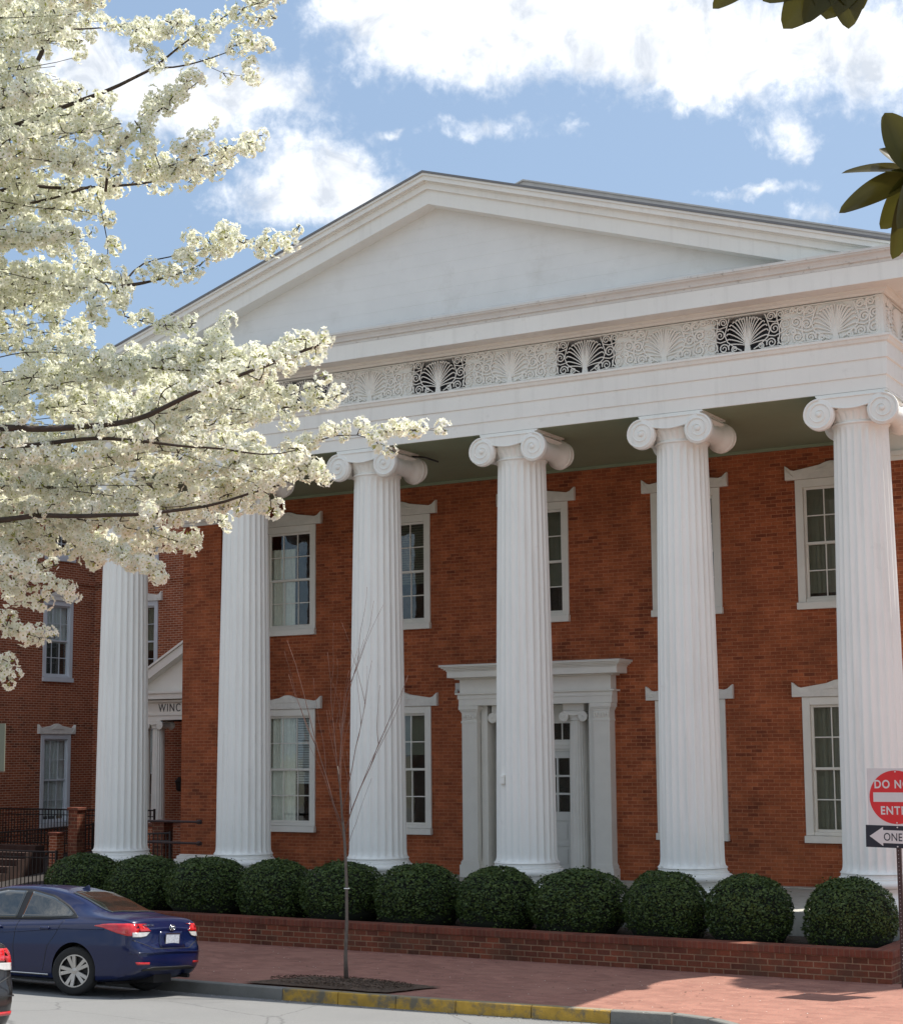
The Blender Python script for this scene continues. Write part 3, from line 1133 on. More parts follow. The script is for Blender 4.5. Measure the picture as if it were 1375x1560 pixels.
def make_window(H, parent, reflection_curtain=None, mat=CREAM, lint=True):
    mb, zm, gw, zb_, zt = wframe(H)
    fr = mb.build('window', mat, parent, bevel=.004, loc=(0, 0, 0))
    g = MB()
    g.box(-gw + .02, gw - .02, .052, .056, zm - .01, zt - .01)
    g.box(-gw + .02, gw - .02, .086, .090, zb_ + .05, zm + .01)
    g.build('pane', GLASS, fr, loc=(0, 0, 0))
    g = MB()
    g.box(-.705, .705, -.09, .10, 0, .125)
    g.build('sill', mat, fr, bevel=.006, loc=(0, 0, 0))
    if lint:
        l_ = lintel().build('lintel', STONE_LT, fr, bevel=.006, loc=(0, 0, H + .005))
    return fr


def add_sheet(fr, x0, x1, z0, z1, mat, name='reflection_curtain', fold=.02, y=.155, wav=9):
    mb = MB()
    n = 60
    for i in range(n + 1):
        x = x0 + (x1 - x0) * i / n
        yy = y + fold * math.sin(i * wav * 2 * PI / n + .7 * math.sin(i * .37))
        yt = yy + .012 * math.sin(i * 1.7)
        mb.v += [(x, yy, z0), (x, (yy + yt) / 2 + .01 * math.sin(i), (z0 + z1) / 2), (x, yt, z1)]
    for i in range(n):
        for k in (0, 1):
            mb.f.append((i * 3 + k, i * 3 + 3 + k, i * 3 + 4 + k, i * 3 + 1 + k))
            mb.m.append(0)
    return mb.build(name, mat, fr, smooth=True, loc=(0, 0, 0))


def add_blinds(fr, x0, x1, z0, z1, mat, vertical=True, y=.165):
    mb = MB()
    if vertical:
        n = int((x1 - x0) / .085)
        for i in range(n):
            x = x0 + (i + .5) * (x1 - x0) / n
            mb.add([(x - .036, y - .02, z0), (x + .036, y + .02, z0), (x + .036, y + .02, z1), (x - .036, y - .02, z1)], [(0, 1, 2, 3)])
    else:
        n = int((z1 - z0) / .05)
        for i in range(n):
            z = z0 + (i + .5) * (z1 - z0) / n
            mb.add([(x0, y - .015, z - .02), (x1, y - .015, z - .02), (x1, y + .015, z + .02), (x0, y + .015, z + .02)], [(0, 1, 2, 3)])
    return mb.build('blind', mat, fr, loc=(0, 0, 0))


HU, HL = UP[1] - UP[0], LO[1] - LO[0]
for i, x in enumerate(WX):
    for (z, H) in ((UP[0], HU), (LO[0], HL)):
        if i == 2 and z == LO[0]:
            continue
        fr = make_window(H, bld)
        fr.location = Vector((x, YW, z)) - Vector(bld.location)
        up = z == UP[0]
        if i == 0 and up:
            add_sheet(fr, -.56, .05, .1, H * .80, REFLECT_W, wav=6)
        elif i == 0:
            add_sheet(fr, -.56, .08, .1, H - .1, REFLECT_W, wav=7)
            add_blinds(fr, .1, .56, 1.0, H - .1, SHADE, False)
        elif i == 1 and up:
            add_sheet(fr, -.56, -.16, .15, H * .86, REFLECT_W, wav=3)
            add_blinds(fr, -.1, .56, H * .4, H - .1, BLIND, False)
        elif i == 1:
            add_sheet(fr, -.56, -.3, .15, H * .5, REFLECT_W, wav=2)
            add_blinds(fr, -.5, .56, H * .62, H - .1, BLIND)
        elif i == 4:
            add_blinds(fr, -.56, .56, .3 if up else .1, H - .1, BLIND)
        elif i == 2:
            add_blinds(fr, -.56, .56, H * .3, H - .1, BLIND)

# ---- door surround
ds = MB()
yd = YW
# entablature
ds.box(XC - 1.66, XC + 1.66, yd - .26, yd + .02, 4.20, 4.42)
ds.box(XC - 1.68, XC + 1.68, yd - .275, yd - .26, 4.33, 4.42)
ds.box(XC - 1.72, XC + 1.72, yd - .31, yd + .02, 4.42, 4.455)
ds.box(XC - 1.64, XC + 1.64, yd - .25, yd + .02, 4.455, 4.72)
ds.box(XC - 1.72, XC + 1.72, yd - .32, yd + .02, 4.72, 4.75)
ds.box(XC - 1.80, XC + 1.87, yd - .48, yd + .02, 4.75, 4.875)
for i in range(4):
    e = .015 + .035 * i
    ds.box(XC - 1.80 - e, XC + 1.87 + e, yd - .48 - e, yd + .02, 4.875 + .028 * i, 4.903 + .028 * i)
sur = ds.build('door_surround', CREAM, bld, bevel=.005)
mb = MB()
mb.box(XC - 1.92, XC + 1.99, yd - .6, yd + .02, 4.988, 5.003)
mb.build('lead_flashing', WEATHER, sur)
for s_ in (-1, 1):
    mb = MB()
    a, b = sorted((XC + s_ * 1.60, XC + s_ * 1.26))
    mb.box(a, b, yd - .24, yd + .02, .86, 4.2)
    for (o1, z0, z1) in ((.05, .86, 1.10), (.03, 1.10, 1.16), (.015, 1.16, 1.19), (.012, 3.86, 3.90), (.012, 4.06, 4.09), (.03, 4.09, 4.12), (.05, 4.12, 4.198)):
        mb.box(a - o1, b + o1, yd - .24 - o1, yd + .015, z0, z1)
    for i in range(6):
        xx = a + (i + .5) * (b - a) / 6
        mb.tube([(xx, yd - .243, 3.93), (xx, yd - .248, 3.98), (xx, yd - .243, 4.03)], [.014, .022, .014], 6)
    mb.build('pilaster', CREAM, sur, bevel=.005)
    mb = MB()
    a, b = sorted((XC + s_ * 1.24, XC + s_ * 1.10))
    mb.box(a, b, yd - .10, yd + .25, .86, 4.2)
    mb.build('inner_pilaster', CREAM, sur)
    # small ionic column in antis
    mb = MB()
    vs, fs, n = [], [], 80
    zs = [1.05, 1.07, 1.12, 1.8, 2.5, 3.2, 3.84, 3.88]
    for z in zs:
        rad = .185 - .03 * ((z - 1.05) / 2.83) ** 1.4
        k = 1 if 1.1 < z < 3.86 else 0
        for j in range(n):
            u = (j % 4) / 4
            rr = rad - (.012 * k if u > .3 else 0)
            th = 2 * PI * j / n
            vs.append((rr * math.cos(th), rr * math.sin(th), z))
    for i in range(len(zs) - 1):
        for j in range(n):
            fs.append((i * n + j, i * n + (j + 1) % n, (i + 1) * n + (j + 1) % n, (i + 1) * n + j))
    T = Matrix.Translation((XC + s_ * .78, yd + .10, 0))
    mb.add(vs, fs, 0, T)
    mb.lathe([(.23, .86), (.24, .90), (.23, .95), (.205, .97), (.22, 1.0), (.215, 1.03), (.19, 1.05)], 32, mat=T)
    scol = mb.build('entrance_column', CREAM, sur, smooth=True, auto=40)
    cm = capital()
    k = .40
    T2 = Matrix.Translation((XC + s_ * .78, yd + .10, 3.885)) @ Matrix.Scale(k, 4) @ Matrix.Translation((0, 0, -7.44))
    cm.v = [tuple(T2 @ Vector(p)) for p in cm.v]
    mb2 = MB()
    mb2.v, mb2.f, mb2.m = cm.v, cm.f, cm.m
    mb2.box(XC + s_ * .78 - .22, XC + s_ * .78 + .22, yd - .1, yd + .3, 4.06, 4.2)
    mb2.build('capital', CREAM, scol, smooth=True, auto=40)
# recessed wall of the entrance with sidelights and the door
mb = MB()
yr = yd + .45
holes_wall(mb, XC - 1.3, XC + 1.3, .86, 4.25, yr, [(XC - .50, XC + .50, .88, 3.30), (XC - .50, XC + .50, 3.50, 3.84)], .08)
mb.box(XC - 1.32, XC - 1.26, yd, yr, .86, 4.2)
mb.box(XC + 1.26, XC + 1.32, yd, yr, .86, 4.2)
mb.box(XC - 1.3, XC + 1.3, yd + .0, yr, 4.2, 4.24)
mb.box(XC - .60, XC + .60, yr - .03, yr, 3.34, 3.48)
mb.box(XC - .62, XC + .62, yr - .05, yr, 3.40, 3.43)
mb.build('entrance_recess', CREAM, bld, bevel=.004)
DW = plain('door_paint', (.66, .65, .60), .5, .03, 4)
mb = MB()
yy = yr + .03
gl = []
mb.box(XC - .50, XC - .40, yy, yy + .05, .88, 3.30)
mb.box(XC + .40, XC + .50, yy, yy + .05, .88, 3.30)
mb.box(XC - .40, XC + .40, yy, yy + .05, 3.16, 3.30)
mb.box(XC - .40, XC + .40, yy, yy + .05, .88, 1.05)
mb.box(XC - .40, XC + .40, yy, yy + .05, 1.95, 2.12)
mb.box(XC - .40, XC + .40, yy + .02, yy + .05, 1.05, 1.95)
mb.box(XC - .40, XC + .40, yy, yy + .05, 1.46, 1.54)
mb.box(XC - .33, XC + .33, yy + .008, yy + .03, 1.11, 1.40)
mb.box(XC - .33, XC + .33, yy + .008, yy + .03, 1.60, 1.89)
for i in (1, 2):
    mb.box(XC - .40, XC + .40, yy, yy + .05, 2.12 + i * 1.04 / 3 - .02, 2.12 + i * 1.04 / 3 + .02)
for x in (-.133, .133):
    mb.box(XC + x - .02, XC + x + .02, yy + .001, yy + .049, 2.12, 3.16)
dr = mb.build('door', DW, bld, bevel=.003)
mb = MB()
mb.box(XC - .40, XC + .40, yy + .02, yy + .025, 2.12, 3.16)
mb.box(XC - .50, XC + .50, yy + .02, yy + .025, 3.50, 3.84)
mb.build('pane', GLASS, dr)
mb = MB()
mb.box(XC - .50, XC + .50, yy, yy + .02, 3.50, 3.52)
for x in (-.25, 0, .25):
    mb.box(XC + x - .012, XC + x + .012, yy, yy + .02, 3.52, 3.84)
mb.build('transom', CREAM, dr)
mb = MB()
mb.tube([(XC - .44, yy - .05, 2.0), (XC - .44, yy - .05, 2.02)], .03, 10)
mb.box(XC - .47, XC - .41, yy - .012, yy, 1.92, 2.10)
mb.build('handle', plain('door_brass', (.3, .22, .1), .35, metal=1), dr)
# little security light beside the entablature
mb = MB()
mb.box(XC - 1.80, XC - 1.70, yd - .14, yd, 4.50, 4.66)
mb.tube([(XC - 1.75, yd - .16, 4.52), (XC - 1.75, yd - .20, 4.47)], .035, 8)
tag(mb.build('security_light', plain('pale_plastic', (.6, .6, .57), .5)), 'small pale security light on the brick beside the left end of the door entablature', 'light')

# ------------------------------------------------------------------ older brick building behind, left
wng = wb(empty('old_brick_building', (-9.5, 8.0, 0.0), 'old red brick building with a small pedimented doorway far left behind the first column', 'building'))
mb = MB()
XW, YR = -11.61, 12.0
# wing wall facing +x, with openings
WY = [10.44, 5.6, 0.8, -4.0]
LV = [(1.25, 3.90), (5.40, 7.75), (8.92, 10.6)]


def wing_holes():
    return [(y - .5, y + .5, a + .1, b - .05) for y in WY for (a, b) in LV]


tmp = MB()
holes_wall(tmp, -6.5, YR, 0.0, 11.3, 0.0, wing_holes(), 0.2)
# rotate: local x -> world y, facing +x
for (x, y, z) in tmp.v:
    mb.v.append((XW - y, x, z))
mb.f = list(tmp.f)
mb.m = list(tmp.m)
hb = [(-10.36, -9.24, a + .1, b - .05) for (a, b) in ((5.36, 7.75), (8.75, 10.4))] + [(-10.36, -9.24, 1.4, 4.2), (-5.5 - .55, -5.5 + .55, 1.4, 3.9)] + [(-6.96, -5.84, a + .1, b - .05) for (a, b) in ((5.36, 7.75), (8.75, 10.4))]
holes_wall(mb, XW, -.2, 0.0, 11.3, YR, hb, .2)
mb.box(-10.8, -.2, YR + .001, YR + 1.2, 11.3, 15.2)  # block added above the eaves, as high as needed to shade the court
mb.add([(XW, -6.5, 0), (XW, -6.5, 11.3), (-24, -6.5, 11.3), (-24, -6.5, 0)], [(0, 1, 2, 3)])
# string course
mb.box(XW, -.2, YR - .05, YR + .02, 8.36, 8.46)
mb.box(XW, -.2, YR - .02, YR + .02, 8.28, 8.36)
mb.box(XW - .02, XW + .05, -6.5, YR - .05, 8.30, 8.40)
mb.build('brick_wall', BRICK_BACK, wng)
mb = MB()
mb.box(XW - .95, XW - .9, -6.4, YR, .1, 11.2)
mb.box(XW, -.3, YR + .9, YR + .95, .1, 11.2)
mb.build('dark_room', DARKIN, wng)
mb = MB()
mb.box(XW - .15, XW + .35, -6.8, YR - .35, 11.2, 11.5)
mb.box(XW - .15, 0, YR - .35, YR + .2, 11.2, 11.5)
mb.build('eaves', WHITE, wng)
mb = MB()
mb.add([(XW + .4, -6.9, 11.5), (XW + .4, YR - .4, 11.5), (-17, YR + 5.5, 13.2), (-17, -6.9, 13.2), (-24, -6.9, 11.5), (-24, 22, 11.5), (-17, 22, 13.2), (0, YR - .4, 11.5), (0, YR + 5.5, 13.2)],
       [(0, 1, 2, 3), (3, 2, 6, 5, 4), (1, 7, 8, 2)])
mb.build('roof', ROOF, wng)
WHITE_B = plain('cool_white_paint', (.60, .63, .66), .6, .05, 3)


def side_window(H, hwk):
    mb, zm, gw, zb_, zt = wframe(H, 3)
    fr = mb.build('window', WHITE_B, wng, loc=(0, 0, 0))
    g = MB()
    g.box(-gw, gw, .052, .056, zm, zt)
    g.box(-gw, gw, .086, .090, zb_, zm)
    g.build('pane', GLASS, fr, loc=(0, 0, 0))
    g = MB()
    g.box(-.70, .70, -.09, .1, 0, .12)
    g.build('sill', WHITE_B, fr, loc=(0, 0, 0))
    l_ = lintel(.86).build('lintel', STONE_LT, fr, loc=(0, 0, H + .005))
    l_.location.z = H + .005
    return fr


wl = Vector(wng.location)
for y in WY:
    for j, (a, b) in enumerate(LV):
        fr = side_window(b - a, 1)
        fr.rotation_euler = (0, 0, R(90))
        fr.scale = (.87, 1, 1)
        fr.location = Vector((XW, y, a)) - wl
        if j < 2:
            add_sheet(fr, -.56, .56, (b - a) * (.12 if j == 0 else .48), b - a - .12, SHADE, 'roller_shade', fold=.003, y=.13)
for (x, zs_) in ((-9.8, ((5.36, 7.75), (8.75, 10.4), (1.3, 4.2))), (-6.4, ((5.36, 7.75), (8.75, 10.4)))):
    for (a, b) in zs_:
        fr = side_window(b - a, 1)
        fr.scale = (.90, 1, 1)
        fr.location = Vector((x, YR, a)) - wl
        add_sheet(fr, -.56, .56, (b - a) * (.5 if a != 5.36 else .4), b - a - .1, SHADE if a < 2 else BLIND, 'roller_shade', fold=.003, y=.13)
# small pedimented porch
PX, PW, PY = -5.78, 2.35, 9.8
pm = MB()
pm.box(PX - PW, PX + PW, PY + .02, YR, 4.22, 4.70)
pm.box(PX - PW - .02, PX + PW + .02, PY - .0, YR, 4.22, 4.34)
pm.box(PX - PW - .04, PX + PW + .04, PY - .03, YR, 4.34, 4.39)
pm.box(PX - PW - .10, PX + PW + .10, PY - .10, YR, 4.70, 4.76)
pm.box(PX - PW - .26, PX + PW + .26, PY - .26, YR, 4.78, 4.93)
pm.box(PX - PW - .31, PX + PW + .31, PY - .31, YR, 4.93, 5.0)
S2 = .56
he = PW + .31
ap = 5.0 + S2 * he + .10
pm.prism([(PX - PW, 4.98), (PX + PW, 4.98), (PX, ap - .3)], PY + .02, PY + .1)
for s_ in (-1, 1):
    pm.prism([(PX, ap), (PX + s_ * he, ap - S2 * he), (PX + s_ * he, ap - S2 * he - .07), (PX, ap - .07)], PY - .31, YR)
    pm.prism([(PX, ap - .072), (PX + s_ * (he - .04), ap - S2 * (he - .04) - .072), (PX + s_ * (he - .5), ap - S2 * (he - .04) - .072), (PX, ap - .32)], PY - .26, YR - .01)
porch = pm.build('entrance_porch', CREAM, wng, bevel=.006)
mb = MB()
for x in (PX - PW + .18, PX - PW + .68, PX + PW - .68, PX + PW - .18):
    T = Matrix.Translation((x, PY + .22, 0))
    mb = MB()
    vs, fs, n = [], [], 64
    zs = [1.55, 1.6, 2.4, 3.2, 3.98, 4.0]
    for z in zs:
        rad = .19 - .03 * ((z - 1.55) / 2.45)
        for j in range(n):
            rr = rad - (.012 if j % 4 > 1 else 0)
            vs.append((rr * math.cos(2 * PI * j / n), rr * math.sin(2 * PI * j / n), z))
    for i in range(len(zs) - 1):
        for j in range(n):
            fs.append((i * n + j, i * n + (j + 1) % n, (i + 1) * n + (j + 1) % n, (i + 1) * n + j))
    mb.add(vs, fs, 0, T)
    mb.lathe([(.25, 1.40), (.25, 1.46), (.22, 1.5), (.2, 1.55)], 24, mat=T)
    pc = mb.build('porch_column', CREAM, porch, smooth=True, auto=40)
    cm = capital()
    T2 = Matrix.Translation((x, PY + .22, 4.0)) @ Matrix.Scale(.46, 4) @ Matrix.Translation((0, 0, -7.44))
    cm.v = [tuple(T2 @ Vector(p)) for p in cm.v]
    cm.build('capital', CREAM, pc, smooth=True, auto=40)
mb = MB()
mb.box(PX - PW - .2, PX + PW + .2, PY - .2, YR, .3, 1.40)
mb.build('porch_steps', BRICK_BACK, porch)
mb = MB()
mb.box(-5.5 - .55, -5.5 + .55, YR + .02, YR + .08, 1.4, 3.9)
mb.build('door', CREAM, wng)


def text(name, body, size, mat, parent, loc, rot, ext=.004, sx=1.0, spacing=1.0, bold=0.0, align='LEFT'):
    cu = bpy.data.curves.new(name, 'FONT')
    cu.body = body
    cu.size = size
    cu.extrude = ext
    cu.offset = bold
    cu.space_character = spacing
    cu.align_x = align
    cu.materials.append(mat)
    tmp_ = bpy.data.objects.new(name, cu)
    COL.objects.link(tmp_)
    bpy.context.view_layer.update()
    me = bpy.data.meshes.new_from_object(tmp_.evaluated_get(bpy.context.evaluated_depsgraph_get()))
    bpy.data.objects.remove(tmp_)
    o = bpy.data.objects.new(name, me)
    COL.objects.link(o)
    o.parent = parent
    o.location = loc
    o.rotation_euler = rot
    o.scale = (sx, 1, 1)
    return o


text('lettering', 'WINCHESTER HALL', .31, plain('letter_grey', (.06, .06, .06), .6), porch, (-7.30, PY + .015, 4.45), (R(90), 0, 0), sx=.80, spacing=1.22)
# wall lantern
mb = MB()
mb.box(-8.22 + .0, -8.05, YR - .16, YR, 2.55, 2.62)
mb.lathe([(.05, 2.25), (.10, 2.30), (.12, 2.5), (.15, 2.53), (.04, 2.66)], 10, mat=Matrix.Translation((-8.13, YR - .22, 0)))
mb.build('wall_lantern', IRON, wng)

# ------------------------------------------------------------------ railings, piers and handrails in the court


def railing(name, p0, p1, z0, z1, label, group=None, sp=.11, post=True):
    a, b = Vector(p0), Vector(p1)
    L = (b - a).length
    n = max(2, int(L / sp))
    root = wb(empty(name, (a.x, a.y, min(z0)), label, 'railing', group))
    mb = MB()
    for (f, r) in ((1.0, .022), (.12, .016), (.86, .014)):
        mb.tube([(a.x, a.y, z0[0] + (z1[0] - z0[0]) * f), (b.x, b.y, z0[1] + (z1[1] - z0[1]) * f)], r, 6)
    mb.build('rail', IRON, root)
    for i in range(n + 1):
        mb = MB()
        t = i / n
        p = a + (b - a) * t
        za = z0[0] + (z0[1] - z0[0]) * t
        zb = z1[0] + (z1[1] - z1[0]) * t
        mb.box(p.x - .008, p.x + .008, p.y - .008, p.y + .008, za + .1, zb)
        mb.build('baluster', IRON, root)
    for t in (0, 1):
        p = a + (b - a) * t
        za, zb = z0[t], z1[t]
        mb = MB()
        mb.box(p.x - .022, p.x + .022, p.y - .022, p.y + .022, za, zb + .04)
        mb.build('post', IRON, root)
    return root


railing('iron_railing', (-11.5, 8.0), (-7.2, 8.0), (.85, .85), (1.86, 1.86), 'long level black iron railing in front of the far left brick wing')
railing('iron_railing', (-7.0, 7.2), (-5.2, 7.2), (.8, .8), (1.90, 1.90), 'short black iron railing just left of the first column')
railing('ramp_railing', (-10.2, 5.4), (-5.6, 5.4), (.35, .95), (1.25, 1.62), 'sloping black ramp railing in front of the level railing')
railing('ramp_railing', (-7.6, 1.6), (-3.2, 1.6), (.3, .3), (1.22, 1.22), 'low black railing nearest the left shrubs')
for i, (x, y, wd, zt, lab) in enumerate(((-5.75, 5.0, .14, 2.04, 'tall dark brick pier between the left railings'), (-6.25, 4.85, .12, 1.45, 'short orange brick pier beside the tall pier'),
                                         (-3.1, 5.0, .17, 1.78, 'dark brick pier seen between the first column and the brick anta'), (-3.75, 5.4, .26, 1.68, 'orange brick pier seen right beside the first column'))):
    rt = wb(empty('brick_pier', (x, y, 0.2), lab, 'pier', 'brick piers of the court'))
    mb = MB()
    mb.box(x - wd, x + wd, y - wd, y + wd, .2, zt - .07)
    mb.build('shaft', BRICK_LOW if i % 2 == 0 else BRICK_BACK, rt)
    mb = MB()
    mb.box(x - wd - .03, x + wd + .03, y - wd - .03, y + wd + .03, zt - .07, zt)
    mb.build('cap', CAPBRICK, rt, bevel=.01)
rt = wb(empty('pipe_handrail', (0.0, 1.5, .86), 'dark pipe handrail with two knobbed bars beside the left brick anta', 'handrail'))
for z in (1.93, 1.50):
    mb = MB()
    mb.tube([(-1.6, 1.5, z), (.72, 1.5, z - .01)], .026, 8)
    mb.tube([(.70, 1.5, z - .01), (.71, 1.5, z - .01), (.75, 1.5, z - .01), (.80, 1.5, z - .01), (.81, 1.5, z - .01)], [.026, .042, .05, .042, .02], 10)
    mb.build('bar', RUST, rt)
mb = MB()
mb.tube([(-.62, 1.5, .3), (-.62, 1.5, 1.93)], .024, 8)
mb.build('post', RUST, rt)
rt = railing('step_railing', (-2.6, 2.6), (-.9, 2.6), (.5, .5), (1.55, 1.62), 'short black step railing against the left brick anta')
# dark steps behind the parked car, far left
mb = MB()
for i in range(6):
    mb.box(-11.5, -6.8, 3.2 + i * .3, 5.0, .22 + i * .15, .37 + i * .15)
tag(mb.build('brick_steps', plain('shaded_old_brick', (.045, .022, .016), .9, .3, 8)), 'dark brick steps rising behind the parked blue car at the far left', 'steps')  # shade over the steps is put into this dark brick colour

# ------------------------------------------------------------------ round clipped shrubs


def leaf_mat(name, c1, c2, rough=.5, trans=.25):
    m, t, b = new_mat(name)
    geo = N(t, 'ShaderNodeNewGeometry')
    n1 = noise(t, geo.outputs['Position'], 5.0, 3, .6)
    rnd = math_node(t, 'MULTIPLY', math_node(t, 'ADD', geo.outputs['Random Per Island'], n1.outputs['Fac']), .5)
    col = ramp(t, rnd, [(.25, c1), (.75, c2)])
    t.links.new(col, b.inputs['Base Color'])
    b.inputs['Roughness'].default_value = rough
    b.inputs['Specular IOR Level'].default_value = .3
    tr = N(t, 'ShaderNodeBsdfTranslucent')
    t.links.new(col, tr.inputs[0])
    mx = N(t, 'ShaderNodeMixShader')
    mx.inputs[0].default_value = trans
    t.links.new(b.outputs[0], mx.inputs[1])
    t.links.new(tr.outputs[0], mx.inputs[2])
    t.links.new(mx.outputs[0], t.nodes['Material Output'].inputs[0])
    return m


BOX = leaf_mat('boxwood_leaf', (.024, .050, .014), (.105, .150, .036), .5, .2)
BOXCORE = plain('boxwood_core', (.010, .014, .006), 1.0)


def shrub_meshes(seed):
    g = np.random.default_rng(seed)
    n = 10500
    d = g.normal(size=(n, 3))
    d /= np.linalg.norm(d, axis=1)[:, None]
    d[:, 2] = np.where(d[:, 2] < -.75, -d[:, 2], d[:, 2])
    lump = np.zeros(n)
    for k in range(26):
        c = g.normal(size=3)
        c /= np.linalg.norm(c)
        lump += g.uniform(-.05, .07) * np.exp(-np.sum((d - c) ** 2, 1) / .09)
    for k in range(220):
        c = g.normal(size=3)
        c /= np.linalg.norm(c)
        lump += g.uniform(-.07, .06) * np.exp(-np.sum((d - c) ** 2, 1) / .006)
    rad = 1.0 + lump - np.abs(g.normal(size=n)) * .045 + np.where(g.random(n) < .05, g.exponential(.035, n), 0)
    # superellipsoid: flattened ball, wider below the middle
    hz_ = np.clip(np.abs(d[:, 2]), 0, .999)
    pr = (1 - hz_ ** np.where(d[:, 2] > 0, 2.05, 3.4)) ** (1 / 2.0)
    p = np.stack([d[:, 0] / np.sqrt(1 - hz_ ** 2 + 1e-6) * pr, d[:, 1] / np.sqrt(1 - hz_ ** 2 + 1e-6) * pr, d[:, 2]], 1) * rad[:, None]
    nrm = d + g.normal(size=(n, 3)) * .55
    nrm /= np.linalg.norm(nrm, axis=1)[:, None]
    t1 = np.cross(nrm, g.normal(size=(n, 3)))
    t1 /= np.linalg.norm(t1, axis=1)[:, None]
    t2 = np.cross(nrm, t1)
    s = g.uniform(.018, .052, n)[:, None]
    V = np.stack([p - t1 * s, p + t2 * s * .55, p + t1 * s, p - t2 * s * .55], 1).reshape(-1, 3)
    return V


def fast_mesh(name, V, k=4, mats=(), mi=None):
    me = bpy.data.meshes.new(name)
    nv = len(V)
    me.vertices.add(nv)
    me.vertices.foreach_set('co', np.asarray(V, dtype=np.float32).ravel())
    nf = nv // k
    me.loops.add(nv)
    me.loops.foreach_set('vertex_index', np.arange(nv, dtype=np.int32))
    me.polygons.add(nf)
    me.polygons.foreach_set('loop_start', np.arange(0, nv, k, dtype=np.int32))
    for m in mats:
        me.materials.append(m)
    if mi is not None:
        me.polygons.foreach_set('material_index', np.asarray(mi, dtype=np.int32))
    me.update(calc_edges=True)
    me.validate()
    return me


SH = [(.78, .78, 'leftmost round clipped shrub, partly behind the blue car'), (2.22, .76, 'second round clipped shrub from the left, right of the first column'),
      (3.67, .82, 'round clipped shrub below the second column, left side, third from the left'), (5.12, .71, 'round clipped shrub right of the second column, fourth from the left'),
      (6.50, .75, 'round clipped shrub directly behind the bare young tree'), (7.98, .79, 'broad round clipped shrub just right of the third column'),
      (9.45, .72, 'round clipped shrub in front of the left side of the fourth column'), (10.86, .79, 'round clipped shrub in front of the entrance door, right of the fourth column'),
      (12.31, .67, 'round clipped shrub in front of the left side of the fifth column'), (13.61, .68, 'dark round clipped shrub right of the fifth column, tenth from the left'),
      (15.12, .70, 'rightmost round clipped shrub, sunlit on its upper right side')]
svar = []
for sd_ in (1, 2, 3):
    me = fast_mesh('foliage', shrub_meshes(sd_), 4, [BOX])
    svar.append(me)
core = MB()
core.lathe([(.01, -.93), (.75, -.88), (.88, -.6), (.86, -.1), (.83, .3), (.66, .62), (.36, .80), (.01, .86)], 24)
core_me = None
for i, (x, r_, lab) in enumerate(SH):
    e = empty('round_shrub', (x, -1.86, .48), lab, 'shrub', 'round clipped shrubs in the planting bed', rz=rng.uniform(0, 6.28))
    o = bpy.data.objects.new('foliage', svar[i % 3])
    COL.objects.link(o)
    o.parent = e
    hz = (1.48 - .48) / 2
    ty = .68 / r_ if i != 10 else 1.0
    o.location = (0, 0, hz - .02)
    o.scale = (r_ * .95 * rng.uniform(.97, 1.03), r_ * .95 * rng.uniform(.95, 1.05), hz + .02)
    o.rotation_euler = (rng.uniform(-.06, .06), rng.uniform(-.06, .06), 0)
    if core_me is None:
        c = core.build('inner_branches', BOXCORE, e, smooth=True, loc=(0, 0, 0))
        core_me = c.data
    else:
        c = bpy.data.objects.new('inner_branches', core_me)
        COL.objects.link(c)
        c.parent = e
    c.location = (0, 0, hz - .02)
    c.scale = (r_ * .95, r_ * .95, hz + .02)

# ------------------------------------------------------------------ bare young street tree
BARK_Y = plain('young_bark', (.13, .105, .085), .8, .2, 20, .3, 60)
TWIG_R = plain('reddish_twig', (.17, .085, .06), .7, .2, 20)
sap = wb(empty('bare_young_tree', (9.26, -5.95, .2), 'slim leafless young tree standing in the mulch at the kerb', 'tree'))
mb = MB()
mb.tube([(9.26, -5.95, .18), (9.25, -5.95, .5), (9.27, -5.95, 1.0), (9.26, -5.94, 1.45), (9.25, -5.95, 1.81), (9.22, -5.94, 2.15), (9.19, -5.95, 2.44), (9.16, -5.95, 2.8), (9.12, -5.96, 3.1)], [.034, .026, .023, .022, .021, .019, .016, .013, .010], 8)
mb.build('trunk', BARK_Y, sap, smooth=True)
mb = MB()
r2g = random.Random(5)


def twigs(mb, p, d, L, r, depth):
    pts = [Vector(p)]
    d = Vector(d).normalized()
    n = 7
    for i in range(n):
        d = (d + Vector((r2g.uniform(-.11, .11), r2g.uniform(-.11, .11), .035))).normalized()
        pts.append(pts[-1] + d * (L / n))
    mb.tube(pts, [max(.0018, .78 * r * (1 - .8 * i / n)) for i in range(n + 1)], 5)
    if depth > 0:
        for k in range(r2g.randint(3, 5)):
            i = r2g.randint(1, n - 1)
            a = r2g.uniform(0, 2 * PI)
            s_ = Vector((math.cos(a), math.sin(a), .9))
            dd = (d * 1.1 + s_ * .42).normalized()
            twigs(mb, pts[i], dd, L * r2g.uniform(.35, .6), r * .5, depth - 1)


